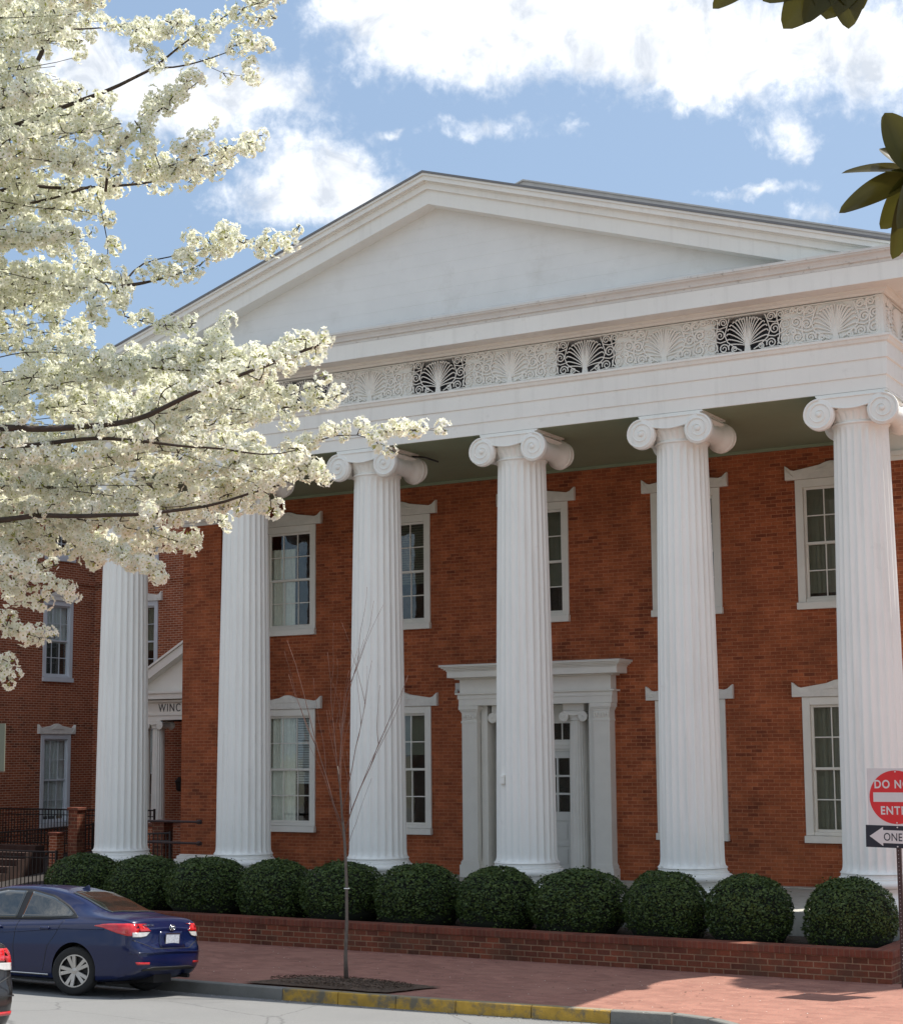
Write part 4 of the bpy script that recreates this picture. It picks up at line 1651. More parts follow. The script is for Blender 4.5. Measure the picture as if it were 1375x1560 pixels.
for (p, q, r) in (((9.22, -5.94, 2.15), (9.70, -5.6, 4.45), .012), ((9.22, -5.94, 2.2), (8.42, -6.1, 4.9), .013), ((9.19, -5.95, 2.44), (8.72, -5.7, 4.75), .012), ((9.19, -5.95, 2.5), (9.95, -6.05, 4.55), .010),
                  ((9.16, -5.95, 2.75), (9.05, -6.2, 4.9), .011), ((9.12, -5.96, 3.1), (8.9, -5.95, 4.7), .010), ((9.20, -5.95, 2.3), (9.35, -6.25, 3.9), .008), ((9.24, -5.94, 2.0), (8.75, -6.2, 3.6), .007), ((9.23, -5.94, 1.9), (9.62, -5.7, 2.9), .005)):
    v = Vector(q) - Vector(p)
    twigs(mb, p, v, v.length, r, 1 if r > .009 else 0)
mb.build('branches', TWIG_R, sap, smooth=True)
mb = MB()
mb.tube([(9.27 + .034 * math.cos(a / 5 * PI), -5.95 + .034 * math.sin(a / 5 * PI), 1.42) for a in range(11)], .008, 5)
mb.build('tie', WHITE, sap)
mb = MB()

# ------------------------------------------------------------------ blossoming pear tree, left foreground
PEAR_C = [
530,26,-228,550,3,-256,514,65,-246,547,73,-228,525,119,-224,550,80,-234,520,131,-231,566,72,-235,578,83,-237,521,145,-227,542,118,-232,545,132,-224,595,
83,-222,558,130,-232,585,87,-231,613,81,-221,601,124,-221,583,145,-219,587,154,-204,619,138,-216,642,94,-209,631,118,-209,624,130,-207,634,130,-199,663,
96,-198,626,142,-205,688,106,-214,642,139,-199,712,80,-216,692,93,-206,714,93,-204,717,80,-198,729,89,-209,713,115,-199,720,97,-196,728,131,-188,725,103,
-193,742,114,-203,750,110,-193,741,116,-182,725,138,-171,756,135,-177,744,140,-181,782,101,-195,751,149,-186,760,143,-161,760,144,-179,762,177,-169,766,
155,-159,767,168,-165,785,159,-158,495,6,-246,469,22,-247,499,12,-255,516,15,-244,504,19,-244,513,35,-247,514,23,-253,524,40,-264,508,48,-260,467,92,-241,
474,104,-231,527,62,-252,465,138,-224,463,126,-236,470,120,-229,492,117,-226,501,147,-223,521,136,-241,565,99,-230,521,148,-218,584,98,-240,541,147,-230,
537,156,-222,602,103,-246,559,160,-236,636,76,-248,610,88,-254,624,94,-248,614,113,-251,595,142,-235,633,113,-240,602,139,-240,598,160,-241,677,94,-250,
684,98,-253,653,142,-246,637,158,-241,640,169,-253,678,119,-266,699,114,-251,709,118,-265,673,170,-246,697,119,-267,675,182,-249,695,146,-260,673,195,-252,
658,207,-251,672,212,-252,659,220,-249,687,210,-259,747,169,-266,722,189,-248,729,178,-256,719,216,-245,723,206,-252,728,215,-241,737,210,-243,743,217,
-236,752,214,-233,762,206,-236,770,210,-242,769,214,-231,789,216,-233,804,208,-246,809,212,-254,818,218,-260,810,220,-240,820,226,-237,818,242,-233,831,
241,-239,825,249,-236,832,258,-231,845,272,-232,478,36,-326,472,45,-322,462,61,-318,413,115,-311,418,125,-308,441,102,-304,453,114,-302,512,64,-306,462,
117,-316,514,69,-315,480,133,-308,522,79,-305,532,83,-309,495,133,-309,510,134,-301,573,79,-310,525,121,-306,525,136,-315,541,134,-303,553,146,-312,551,
125,-316,561,136,-311,589,122,-317,582,129,-309,655,67,-325,587,142,-318,642,81,-319,598,147,-308,598,158,-313,611,153,-318,606,173,-302,620,170,-312,610,
182,-304,665,125,-302,674,127,-323,644,170,-297,647,193,-304,646,182,-305,686,157,-311,645,217,-287,633,220,-288,644,225,-293,684,179,-293,705,161,-297,
726,155,-290,716,169,-293,733,152,-287,251,155,55,260,179,61,290,166,57,272,165,70,269,160,92,271,149,76,289,179,97,282,171,89,328,163,102,263,203,118,
277,172,130,300,183,135,296,202,138,310,161,153,323,174,153,316,185,174,305,214,196,304,188,197,382,140,171,356,194,195,410,153,150,362,195,183,379,204,
233,409,167,219,385,181,233,370,221,254,418,178,233,414,190,245,406,195,288,400,180,268,368,238,331,373,209,328,400,209,343,393,217,356,400,217,326,253,
155,-50,263,167,-59,284,140,-68,261,182,-71,281,189,-42,289,191,-55,292,181,-61,323,193,-73,290,213,-58,310,203,-53,313,232,-60,305,251,-36,340,250,-30,
340,244,-48,360,234,-44,391,227,-42,379,239,-28,387,157,-53,378,156,-47,371,190,-45,386,186,-33,409,163,-60,411,189,-52,401,177,-35,407,215,-41,433,193,
-56,414,213,-25,450,193,-26,440,213,-22,467,188,-44,461,221,-55,487,189,-44,559,162,-63,575,169,-65,574,175,-58,589,176,-64,576,191,-57,347,136,18,337,
127,32,371,125,10,381,129,15,321,161,43,378,159,32,389,157,40,381,150,23,370,153,39,415,132,43,420,147,46,410,180,52,424,170,28,442,181,53,445,179,45,441,
163,34,443,203,46,463,177,39,463,204,70,464,196,49,478,194,50,464,235,68,471,214,58,500,221,68,528,196,59,513,229,57,536,209,57,563,190,36,550,211,59,553,
212,74,571,218,49,580,208,59,570,241,69,575,228,61,600,228,56,585,253,72,607,233,80,602,242,76,600,253,77,632,241,92,626,274,108,353,101,87,372,86,76,362,
101,114,341,118,104,328,131,123,367,116,114,379,132,145,354,137,142,384,111,144,384,148,137,409,126,158,402,138,133,389,157,136,411,162,157,402,159,151,
407,171,156,402,164,141,435,171,154,425,199,153,430,219,159,567,207,194,575,207,205,589,208,203,550,145,194,558,157,199,575,145,179,558,148,174,566,145,
179,574,159,163,581,156,157,588,140,140,581,204,175,608,210,173,636,210,177,633,218,184,637,215,195,655,215,185,635,232,191,649,243,191,648,234,187,648,
251,194,617,222,155,645,219,151,660,211,143,635,237,169,626,255,165,632,246,156,520,147,210,529,159,209,532,170,210,548,179,213,548,176,204,548,199,214,
559,188,209,565,178,206,581,173,206,580,172,191,573,176,198,609,156,189,587,180,210,578,193,214,595,173,206,601,191,206,603,202,206,596,196,193,602,207,
194,622,200,200,609,214,221,624,209,214,645,203,209,639,207,220,663,208,220,659,217,229,672,211,221,696,204,214,673,222,230,648,216,211,657,216,204,663,
224,207,671,225,213,528,136,49,543,137,55,539,144,75,558,132,71,549,140,73,561,143,81,570,142,85,580,147,94,579,152,106,589,162,105,596,157,112,590,170,
126,588,186,130,586,189,139,607,193,143,551,174,108,562,177,116,559,167,116,567,180,127,573,160,122,581,170,114,573,181,135,603,162,120,600,171,137,620,
166,133,611,166,135,616,150,49,626,144,53,625,155,57,617,151,57,635,163,65,630,155,67,647,167,80,514,178,59,558,152,41,557,172,50,551,177,61,580,158,52,
567,156,50,565,174,47,576,169,44,585,173,49,563,190,67,581,186,47,594,163,36,609,170,45,591,176,44,605,182,63,598,176,59,630,170,40,611,185,70,620,178,
46,633,185,60,633,199,60,618,204,63,646,195,67,632,197,68,648,214,69,644,224,76,664,198,68,662,214,71,665,199,58,560,159,86,575,138,76,576,151,66,564,159,
76,566,173,76,560,169,60,542,168,66,565,167,-52,567,187,-52,582,185,-50,585,193,-44,587,202,-36,579,198,-36,577,213,-30,581,212,-13,595,202,-20,583,227,
-24,599,221,-30,600,219,-20,600,238,-7,609,221,-30,616,233,-26,610,238,-22,592,199,-57,589,216,-45,599,235,-29,628,206,-14,622,217,-20,619,216,-9,623,229,
-8,627,224,-25,639,214,-24,645,218,-29,654,227,-28,654,235,-32,663,226,-38,672,224,-26,664,227,-27,689,221,-31,673,235,-35,698,225,-34,686,234,-24,696,
237,-19,490,169,35,487,173,17,489,188,17,498,185,-13,492,192,-11,507,180,-20,487,181,-33,497,169,-38,514,130,-65,506,146,-62,535,123,-84,565,123,-72,537,
165,-68,558,137,-86,541,146,-68,553,143,-92,537,150,-88,556,105,-107,556,127,-90,529,137,-107,532,119,-95,551,98,-120,521,121,-89,544,102,-109,532,163,
-94,526,180,-99,542,177,-104,556,176,-104,567,179,-115,576,190,-106,575,180,-112,575,191,-117,598,177,-119,602,186,-118,598,192,-108,583,165,-149,588,172,
-154,606,174,-150,609,184,-149,605,201,-143,604,195,-134,619,196,-133,620,201,-127,624,206,-119,636,196,-153,629,207,-131,625,215,-135,635,195,-130,647,
183,-119,634,206,-111,569,149,-163,587,162,-158,568,175,-151,598,160,-164,576,177,-160,596,181,-158,612,175,-162,584,195,-171,619,187,-167,603,187,-169,
621,178,-169,628,174,-174,627,194,-158,640,182,-172,633,184,-153,650,177,-159,651,176,-176,661,170,-174,649,186,-176,661,183,-163,675,176,-173,666,206,
-174,688,190,-171,678,184,-171,695,173,-158,686,191,-156,692,204,-158,683,183,-157,701,186,-167,711,186,-153,710,178,-166,718,193,-155,731,177,-171,723,
183,-150,718,183,-158,709,210,-159,718,209,-159,756,169,-159,723,213,-149,726,228,-144,726,236,-141,660,210,-152,640,247,-155,657,230,-155,663,215,-173,
667,232,-164,657,228,-164,682,218,-186,673,221,-175,718,198,-195,733,209,-193,746,213,-181,716,196,-210,721,204,-206,733,209,-211,740,209,-203,738,219,
-201,747,223,-205,741,238,-199,742,245,-189,656,195,-215,651,205,-212,667,194,-212,661,207,-208,676,204,-209,692,191,-215,688,202,-212,676,231,-189,690,
214,-190,670,227,-203,684,226,-186,692,224,-194,681,240,-196,699,218,-211,711,203,-224,632,228,-251,646,227,-243,636,226,-243,678,178,-269,638,234,-249,
683,213,-270,687,202,-262,676,207,-259,697,193,-269,696,212,-276,689,228,-275,696,217,-266,693,231,-256,705,211,-271,681,232,-267,652,180,-286,616,243,
-288,655,194,-284,624,215,-273,635,210,-277,666,198,-292,655,190,-273,674,204,-292,642,216,-274,651,212,-273,663,217,-278,679,215,-293,668,225,-277,684,
197,-285,696,205,-306,707,182,-313,685,204,-304,734,193,-265,726,196,-266,732,203,-266,736,211,-268,735,204,-276,748,202,-275,752,208,-282,531,183,-318,
558,162,-316,556,172,-316,559,173,-326,568,182,-326,560,199,-326,577,197,-332,587,197,-337,597,200,-338,597,200,-329,521,120,-330,537,114,-340,546,109,
-343,556,111,-346,566,107,-352,581,111,-347,586,111,-360,578,118,-354,575,128,-351,592,128,-363,584,130,-362,604,120,-364,600,142,-365,603,138,-374,612,
131,-376,482,144,-316,492,142,-323,485,155,-329,501,135,-340,505,143,-348,519,137,-354,515,148,-353,507,159,-355,418,88,-340,439,84,-337,466,71,-350,441,
91,-342,449,84,-341,471,78,-359,473,97,-358,488,88,-365,497,74,-365,504,88,-398,518,82,-391,516,83,-379,519,93,-383,540,81,-386,539,91,-392,455,93,-376,
466,100,-382,449,110,-389,479,98,-393,492,40,-420,483,53,-420,487,50,-412,492,58,-413,484,63,-423,487,71,-424,498,71,-426,482,88,-431,493,94,-434,489,100,
-426,509,95,-429,484,36,-454,485,49,-456,474,59,-458,489,55,-467,495,53,-457,498,60,-468,494,56,-475,259,146,342,285,149,332,274,163,350,290,149,351,291,
157,346,309,157,358,322,161,355,337,147,349,331,160,360,333,172,353,351,168,344,369,177,338,374,177,354,389,176,347,385,192,359,391,197,365,401,213,367,
410,214,360,415,223,377,411,230,367,409,244,374,414,254,380,428,248,365,303,122,322,292,125,338,288,134,337,301,143,340,312,141,344,326,140,352,317,146,
350,354,157,343,370,143,335,362,162,337,364,172,333,392,165,332,411,153,321,414,164,323,429,166,321,445,160,315,428,178,330,454,174,333,460,174,324,461,
188,345,471,175,335,480,182,336,485,182,349,481,-54,193,496,-58,184,519,-58,167,509,-46,183,524,-35,181,517,-36,176,538,-24,167,530,-15,178,525,3,178,536,
-7,181,537,8,179,547,19,185,541,34,182,563,29,176,561,38,181,574,46,184,575,54,189,593,55,186,409,6,226,420,5,220,442,5,206,454,4,198,476,0,194,487,-9,
184,488,5,187,502,21,191,504,13,192,532,17,195,537,22,189,556,27,183,553,30,192,567,32,187,565,49,179,555,67,198,573,63,189,569,62,181,582,66,186,375,51,
237,368,58,253,393,60,239,383,63,252,399,74,251,405,65,238,417,61,250,439,64,246,449,71,243,461,69,244,468,67,239,484,64,234,487,70,224,494,63,226,489,
88,224,510,77,220,507,93,231,531,86,222,531,85,213,546,89,227,527,108,235,534,116,240,547,118,238,418,-6,208,432,-11,210,428,-6,201,462,5,203,460,15,214,
490,-8,206,503,17,213,514,15,209,534,27,204,527,33,211,541,33,209,539,58,223,543,70,220,538,84,238,550,75,227,566,81,226,329,75,257,332,89,245,331,99,255,
332,116,257,344,107,239,367,94,238,376,105,236,382,100,242,385,114,243,402,108,245,407,107,232,425,109,228,443,105,220,426,126,243,450,116,227,463,123,
225,471,118,223,478,124,220,484,148,237,493,148,232,495,156,244,280,129,293,277,137,298,277,136,281,278,151,300,305,148,280,320,155,290,328,139,271,330,
147,284,352,138,257,365,149,257,369,160,263,382,144,243,368,163,255,379,173,251,387,180,267,404,174,243,393,190,263,404,193,259,414,199,249,416,201,260,
413,223,259,427,215,260,421,245,277,399,32,207,407,37,212,408,49,225,411,55,218,415,58,233,420,75,229,429,77,236,436,87,242,450,97,235,463,97,233,466,104,
238,475,101,228,486,116,239,508,118,233,531,112,228,540,106,236,334,80,251,344,90,254,338,97,262,347,97,249,337,118,274,351,108,264,355,116,269,352,134,
276,375,137,268,369,141,274,372,149,266,393,158,260,402,169,259,408,168,251,430,163,258,440,173,258,456,164,246,445,186,265,455,180,269,476,174,262,265,
140,281,283,125,269,315,120,255,299,139,261,309,139,256,320,144,265,338,145,246,355,139,239,355,152,245,362,163,272,361,170,261,371,181,272,374,174,278,
385,176,286,379,192,301,392,181,283,389,208,297,411,207,305,401,235,323,413,217,312,283,123,261,299,112,264,299,130,271,312,129,271,327,147,261,336,145,
257,324,179,281,339,165,264,360,160,264,357,187,268,363,186,259,356,204,272,363,201,266,371,219,274,378,237,279,389,231,267,392,251,274,412,243,256,418,
233,248,409,8,174,395,20,185,419,20,179,437,21,166,430,26,166,452,30,156,447,28,164,459,45,174,470,34,174,469,51,166,477,54,177,478,60,172,481,68,175,482,
89,181,490,107,187,497,123,187,354,54,202,369,66,204,383,59,192,388,66,197,394,67,184,412,72,190,414,77,181,428,81,175,437,83,174,458,73,156,470,76,173,
471,88,185,472,84,175,493,93,178,493,98,194,488,118,189,507,110,180,503,123,179,413,2,162,414,10,159,429,5,154,444,5,148,445,13,161,450,19,148,464,3,149,
463,16,159,484,14,141,499,26,150,495,29,157,500,42,158,519,30,144,515,50,167,507,57,164,524,67,172,526,58,171,538,60,159,394,27,164,477,21,168,484,27,177,
477,27,186,501,25,181,493,40,189,505,40,182,514,58,181,518,54,191,531,54,185,528,64,181,523,84,189,381,45,174,378,58,184,384,53,181,400,46,174,401,61,185,
414,58,182,420,68,183,443,99,176,430,107,193,441,107,189,449,111,198,448,118,202,449,140,209,472,138,193,334,90,193,310,92,194,329,90,185,327,106,192,349,
97,193,361,107,186,376,107,185,365,118,194,379,126,197,384,132,192,383,143,199,348,61,172,371,57,164,365,67,166,351,85,178,367,92,176,386,109,173,397,118,
182,383,125,182,392,139,186,421,138,178,410,152,179,414,148,188,368,56,154,378,58,149,389,65,149,402,52,142,419,59,154,413,71,162,428,62,150,442,49,150,
444,63,151,466,61,125,478,79,132,487,84,126,474,95,137,490,109,125,491,-43,94,501,-31,92,521,-48,85,509,-31,89,519,-27,83,527,-24,84,528,-19,75,540,-10,
69,536,13,73,546,15,74,556,14,80,471,-44,89,481,-40,93,482,-30,101,489,-29,93,497,-12,87,505,-16,76,513,-6,82,515,13,81,542,-1,81,538,19,88,545,39,100,
536,44,107,426,10,104,430,11,114,436,13,98,450,22,102,459,20,98,446,40,109,456,35,106,467,38,107,479,33,107,489,40,98,493,37,105,522,39,99,517,45,103,526,
51,95,542,45,91,484,107,117,553,50,97,574,35,86,520,102,117,394,19,111,397,28,113,406,24,117,417,28,128,428,37,125,446,29,122,446,40,118,446,37,131,470,
37,125,483,36,118,486,43,126,494,50,133,489,61,133,538,88,149,170,236,233,159,253,239,164,263,237,184,249,216,186,260,231,204,264,228,197,280,226,205,285,
232,226,290,225,240,284,229,264,289,218,277,294,208,271,304,211,282,301,207,290,299,212,306,295,204,316,294,198,321,301,206,323,305,197,347,303,195,199,
207,211,195,205,199,219,205,188,230,202,181,228,217,191,243,224,181,276,219,178,259,237,182,273,244,171,282,237,183,270,254,183,278,272,182,285,277,188,
313,270,175,305,286,187,311,308,188,320,299,179,338,319,193,322,332,203,386,24,88,384,44,95,389,53,102,396,57,91,399,69,94,408,65,90,402,75,101,417,75,
88,438,70,89,448,75,82,442,89,87,465,77,76,474,90,91,495,86,102,503,85,86,508,92,93,468,148,123,489,136,120,542,90,86,551,90,91,491,153,125,562,89,98,381,
48,109,385,59,110,391,63,106,392,76,126,381,81,127,390,88,126,408,88,135,425,80,131,427,95,132,422,102,138,445,105,118,454,112,123,454,104,119,469,109,
124,442,170,150,456,167,143,526,123,105,496,182,140,268,153,149,277,142,137,308,134,138,314,152,136,330,146,126,333,140,131,336,151,140,354,165,138,360,
149,136,377,159,126,383,165,120,399,184,113,398,204,122,403,221,121,415,236,139,440,237,145,243,166,167,250,176,157,263,187,163,261,192,171,266,198,165,
254,202,168,285,204,155,288,215,160,296,230,174,282,240,172,291,239,190,308,234,172,320,251,183,329,252,184,315,251,194,332,260,178,342,247,170,378,256,
171,389,262,162,393,259,171,412,272,163,160,243,197,173,245,190,184,256,199,190,251,192,187,264,198,220,261,207,239,260,206,249,258,202,267,267,206,273,
259,206,282,271,217,300,269,205,314,272,200,311,279,207,324,281,192,337,282,191,341,294,194,338,307,206,182,212,185,178,224,176,183,226,183,217,224,191,
225,224,173,230,233,186,241,234,180,260,221,182,261,248,193,283,246,189,312,244,170,305,251,170,312,257,177,306,266,185,321,276,198,325,284,201,344,296,
207,359,315,214,370,325,225,367,49,68,375,39,67,397,37,61,400,49,79,418,40,70,411,51,71,421,50,78,436,46,68,448,53,77,459,50,71,459,56,83,419,146,124,459,
109,93,489,113,99,474,134,109,506,120,97,495,131,106,506,131,104,503,151,111,340,96,81,347,84,87,355,110,85,378,95,77,367,116,97,382,114,90,386,123,95,
382,134,87,391,139,94,399,161,102,419,152,113,431,162,116,427,166,107,486,154,102,489,170,114,492,174,122,437,-7,38,445,-10,38,446,5,52,449,12,61,468,13,
54,476,6,50,480,17,48,474,35,52,490,25,46,502,18,37,512,23,45,494,37,56,510,35,53,515,50,48,505,56,65,529,63,61,526,74,74,543,90,70,556,110,67,559,118,
81,416,8,33,437,4,27,442,0,20,469,-1,8,461,17,26,476,9,29,498,3,24,502,22,28,494,37,43,514,37,35,506,39,36,513,54,31,523,68,40,517,71,46,531,70,29,525,
84,38,538,80,29,544,81,40,532,97,39,553,88,32,566,100,35,570,103,20,352,58,65,345,82,61,375,66,47,371,76,53,410,62,44,391,68,48,408,83,50,432,81,39,420,
91,53,446,81,46,456,97,47,457,92,56,459,108,59,471,105,66,475,118,68,497,109,56,473,140,60,479,135,63,497,143,62,486,167,62,493,153,55,510,163,41,505,173,
43,374,42,40,387,46,48,392,37,40,393,53,47,423,52,39,426,41,43,436,58,50,450,41,48,460,57,38,473,61,51,478,81,62,489,75,51,492,75,61,502,89,65,505,86,73,
506,108,85,517,120,85,515,133,92,514,150,110,518,145,99,538,139,89,365,62,37,377,59,34,378,74,34,389,86,32,392,98,35,383,96,38,386,120,34,403,105,27,398,
132,38,397,139,29,404,141,35,411,143,31,427,159,28,452,160,23,459,170,23,468,176,21,475,177,28,359,53,37,365,75,45,356,82,51,361,90,56,382,99,47,377,99,
56,380,109,53,394,107,61,393,122,69,404,118,55,431,103,57,416,119,63,425,117,68,437,131,82,450,120,65,459,123,72,464,120,65,484,119,59,492,125,62,507,123,
65,519,126,62,525,135,66,312,94,55,315,105,54,323,113,48,328,105,55,345,108,60,370,106,59,370,121,58,387,118,55,395,121,58,418,109,47,410,125,54,419,132,
55,433,131,54,425,150,63,444,142,61,441,152,74,453,164,77,438,174,80,457,177,77,447,183,83,295,126,59,288,149,59,292,159,48,317,148,58,308,167,64,326,159,
60,323,176,69,330,177,80,350,163,62,355,177,75,374,171,76,391,184,72,400,175,70,404,190,67,411,182,63,432,183,67,445,187,65,431,198,74,258,162,52,259,175,
69,291,170,69,287,173,76,297,176,74,303,177,59,309,195,73,320,196,67,331,199,69,339,217,88,351,221,74,355,220,84,365,224,79,378,229,78,374,240,74,368,257,
85,392,246,75,231,184,76,229,194,74,209,201,90,235,191,82,241,215,88,257,199,85,270,207,67,272,199,77,283,204,71,296,216,76,305,216,78,329,207,62,325,217,
66,351,212,57,355,215,67,374,226,70,362,234,76,382,236,81,381,252,83,220,192,65,216,201,66,224,213,72,238,212,74,243,198,71,251,226,70,252,212,79,276,216,
66,265,225,82,280,240,77,301,228,72,310,225,71,320,234,71,339,224,51,371,230,45,369,244,36,251,182,60,244,212,64,259,231,80,290,232,85,278,263,101,288,
255,101,281,269,113,280,280,115,291,292,114,310,279,110,329,278,105,320,302,109,334,290,97,349,65,-12,368,61,-12,355,81,-4,393,60,-11,397,58,-21,414,64,
-10,421,69,-11,426,70,-21,440,69,-22,443,79,-30,451,83,-29,478,80,-36,493,75,-38,514,64,-45,511,70,-36,524,70,-36,522,95,-35,426,-5,-32,463,-13,-46,450,
-1,-33,455,8,-40,465,0,-42,454,19,-35,461,26,-41,471,29,-32,480,35,-44,467,61,-35,491,48,-34,482,70,-27,488,82,-29,496,84,-33,508,91,-39,519,85,-34,325,
86,-9,338,87,-27,356,94,-26,347,100,-16,358,100,-32,372,102,-39,374,107,-31,364,115,-26,387,109,-49,402,121,-36,387,127,-34,390,144,-47,410,147,-43,410,
156,-46,436,152,-43,425,178,-46,439,188,-43,426,208,-42,322,105,-1,320,109,-10,325,116,-13,356,112,-9,349,125,-17,369,106,-15,379,111,-18,389,123,-18,410,
116,-16,410,125,-13,433,125,-4,432,118,-8,445,117,-1,444,137,0,465,124,-12,464,140,-10,487,127,-13,475,149,-10,385,31,-52,398,28,-48,399,39,-43,422,32,
-45,418,41,-45,447,46,-51,457,46,-46,439,68,-38,456,68,-34,462,95,-33,477,100,-34,490,106,-36,488,114,-33,479,121,-32,517,133,-18,362,54,-41,398,50,-44,
384,62,-42,407,59,-50,414,50,-60,398,73,-56,418,73,-57,431,76,-56,423,73,-46,421,91,-44,420,103,-42,440,88,-67,425,125,-46,428,126,-59,434,131,-50,449,
123,-57,466,134,-65,467,122,-68,459,157,-62,474,149,-73,477,159,-64,471,169,-60,162,237,26,191,209,28,201,217,27,225,204,40,234,203,36,232,219,46,233,216,
35,246,226,44,261,224,47,270,221,39,272,231,43,299,224,48,295,230,65,329,238,58,306,253,71,324,264,76,331,262,69,331,272,65,330,292,81,340,286,75,338,306,
78,243,180,-2,235,193,16,258,188,-1,269,190,3,279,191,8,287,199,8,294,195,17,299,193,9,298,209,33,307,214,22,297,229,38,335,225,37,323,248,41,331,239,39,
335,251,31,352,255,33,355,270,42,363,280,42,308,119,-39,336,102,-46,340,113,-47,355,121,-43,376,112,-54,366,111,-55,363,128,-47,384,126,-55,406,116,-53,
411,137,-53,411,136,-64,405,152,-60,416,162,-48,407,171,-56,421,198,-45,429,187,-44,435,200,-42,444,207,-42,462,201,-41,471,208,-42,318,105,-46,326,99,
-35,345,116,-36,351,122,-34,347,133,-39,361,139,-29,364,131,-34,369,153,-26,358,163,-28,380,163,-27,389,175,-25,389,190,-24,396,187,-20,405,199,-21,416,
209,-41,432,219,-26,447,211,-27,163,247,-4,177,251,1,172,273,2,189,261,-2,185,278,11,192,284,7,191,306,10,202,305,25,213,310,19,233,313,1,226,329,0,256,
331,11,275,338,8,284,331,22,299,337,9,312,322,9,310,337,15,341,333,2,157,242,12,180,242,3,189,242,6,193,251,12,202,240,17,223,251,20,213,261,15,221,267,
28,239,265,15,233,262,31,244,279,24,254,272,8,281,276,10,296,267,11,308,272,9,324,275,7,332,277,7,346,279,16,352,271,20,357,289,29,370,291,17,273,143,-57,
261,159,-66,278,161,-55,279,185,-57,292,173,-53,309,201,-63,320,205,-63,327,194,-64,331,202,-72,346,208,-73,376,216,-89,400,220,-86,402,230,-86,421,217,
-83,435,214,-78,433,235,-71,266,150,-48,275,159,-45,291,145,-39,283,162,-29,313,159,-44,335,154,-50,338,162,-41,335,175,-52,350,183,-54,337,188,-43,353,
198,-53,365,194,-53,365,206,-65,371,208,-57,367,216,-54,376,235,-56,385,218,-65,394,266,-73,290,145,-51,319,136,-66,315,149,-61,332,142,-51,351,142,-57,
349,151,-52,353,160,-56,386,132,-72,380,151,-60,389,164,-44,398,182,-45,410,182,-37,417,198,-27,417,205,-31,411,222,-29,419,227,-21,308,114,-79,302,120,
-71,314,128,-67,322,152,-64,323,180,-56,346,174,-61,356,177,-58,346,179,-46,365,177,-43,370,175,-50,380,193,-40,392,195,-37,400,193,-51,402,212,-54,208,
202,-50,217,221,-39,213,229,-39,232,213,-32,217,232,-19,227,240,-12,245,247,-25,248,263,-6,245,272,-17,256,273,-11,261,283,-10,271,287,-15,288,297,-12,
286,304,-22,308,289,-13,312,305,-22,168,253,-41,177,248,-55,202,251,-50,207,259,-55,213,270,-57,240,249,-56,238,276,-60,254,271,-59,243,265,-59,276,272,
-70,274,282,-58,283,298,-75,285,308,-77,293,295,-71,305,314,-78,296,326,-78,305,326,-65,241,171,-89,231,181,-79,243,176,-77,228,193,-78,255,194,-84,270,
180,-91,281,198,-76,289,198,-85,305,187,-82,315,185,-88,320,189,-82,314,208,-70,337,189,-87,368,185,-79,390,200,-74,403,205,-83,393,212,-72,401,247,-75,
419,230,-91,162,251,-62,189,266,-52,192,275,-44,192,282,-58,226,276,-44,215,290,-46,240,289,-61,251,301,-56,273,299,-50,296,288,-63,288,303,-67,305,311,
-67,325,284,-70,331,307,-68,341,308,-78,346,309,-66,348,318,-64,374,61,-143,371,96,-139,378,83,-144,383,94,-150,388,92,-141,385,103,-142,404,108,-141,449,
122,-141,460,120,-139,490,105,-142,515,104,-153,498,131,-148,525,105,-147,515,121,-155,542,111,-159,552,111,-156,535,132,-151,536,140,-145,546,143,-154,
539,158,-149,563,155,-154,390,43,-151,387,36,-160,387,57,-149,402,59,-164,408,73,-152,401,83,-157,412,91,-168,406,112,-156,440,124,-153,459,128,-152,449,
128,-156,459,139,-151,474,126,-164,475,136,-157,480,134,-163,509,131,-166,523,135,-157,526,142,-165,528,146,-173,555,128,-169,554,139,-165,567,136,-170,
251,163,-109,249,174,-113,268,177,-120,276,177,-103,276,190,-98,285,184,-99,303,184,-97,312,190,-96,323,198,-99,335,204,-99,335,215,-94,358,204,-107,371,
204,-107,395,198,-106,409,212,-106,430,198,-109,418,217,-113,435,223,-104,448,234,-117,448,241,-109,473,243,-112,461,261,-104,475,256,-111,485,270,-120,
475,272,-113,492,276,-125,286,147,-127,295,147,-134,283,159,-135,301,171,-134,298,185,-128,314,181,-130,307,203,-139,312,207,-145,342,196,-152,338,204,
-136,339,206,-146,365,199,-151,368,209,-138,386,212,-154,382,211,-143,410,209,-158,423,212,-144,428,221,-144,438,201,-150,443,223,-148,459,221,-139,477,
212,-150,475,224,-144,485,244,-141,475,245,-147,498,248,-147,498,260,-138,489,283,-148,260,163,-137,257,160,-128,265,166,-129,279,179,-126,274,171,-129,
319,163,-141,326,181,-133,328,172,-131,318,189,-123,360,196,-144,374,192,-144,385,194,-134,394,200,-147,417,194,-148,417,202,-139,417,220,-153,436,219,
-159,429,230,-145,436,235,-153,452,246,-164,446,262,-162,459,261,-147,472,278,-138,468,289,-154,477,289,-147,503,284,-151,508,300,-150,520,297,-143,332,
89,-153,367,76,-162,371,91,-173,389,90,-162,377,107,-164,407,97,-165,418,105,-172,420,101,-164,421,122,-165,431,115,-171,448,136,-166,439,157,-157,453,
144,-159,443,164,-151,450,172,-158,470,172,-168,465,179,-171,488,213,-177,504,193,-187,501,218,-184,526,204,-176,522,201,-187,534,210,-179,556,205,-167,
557,217,-174,566,222,-171,584,206,-169,594,208,-160,154,255,-107,180,259,-96,169,268,-94,199,260,-109,218,252,-94,211,256,-98,217,264,-104,230,279,-105,
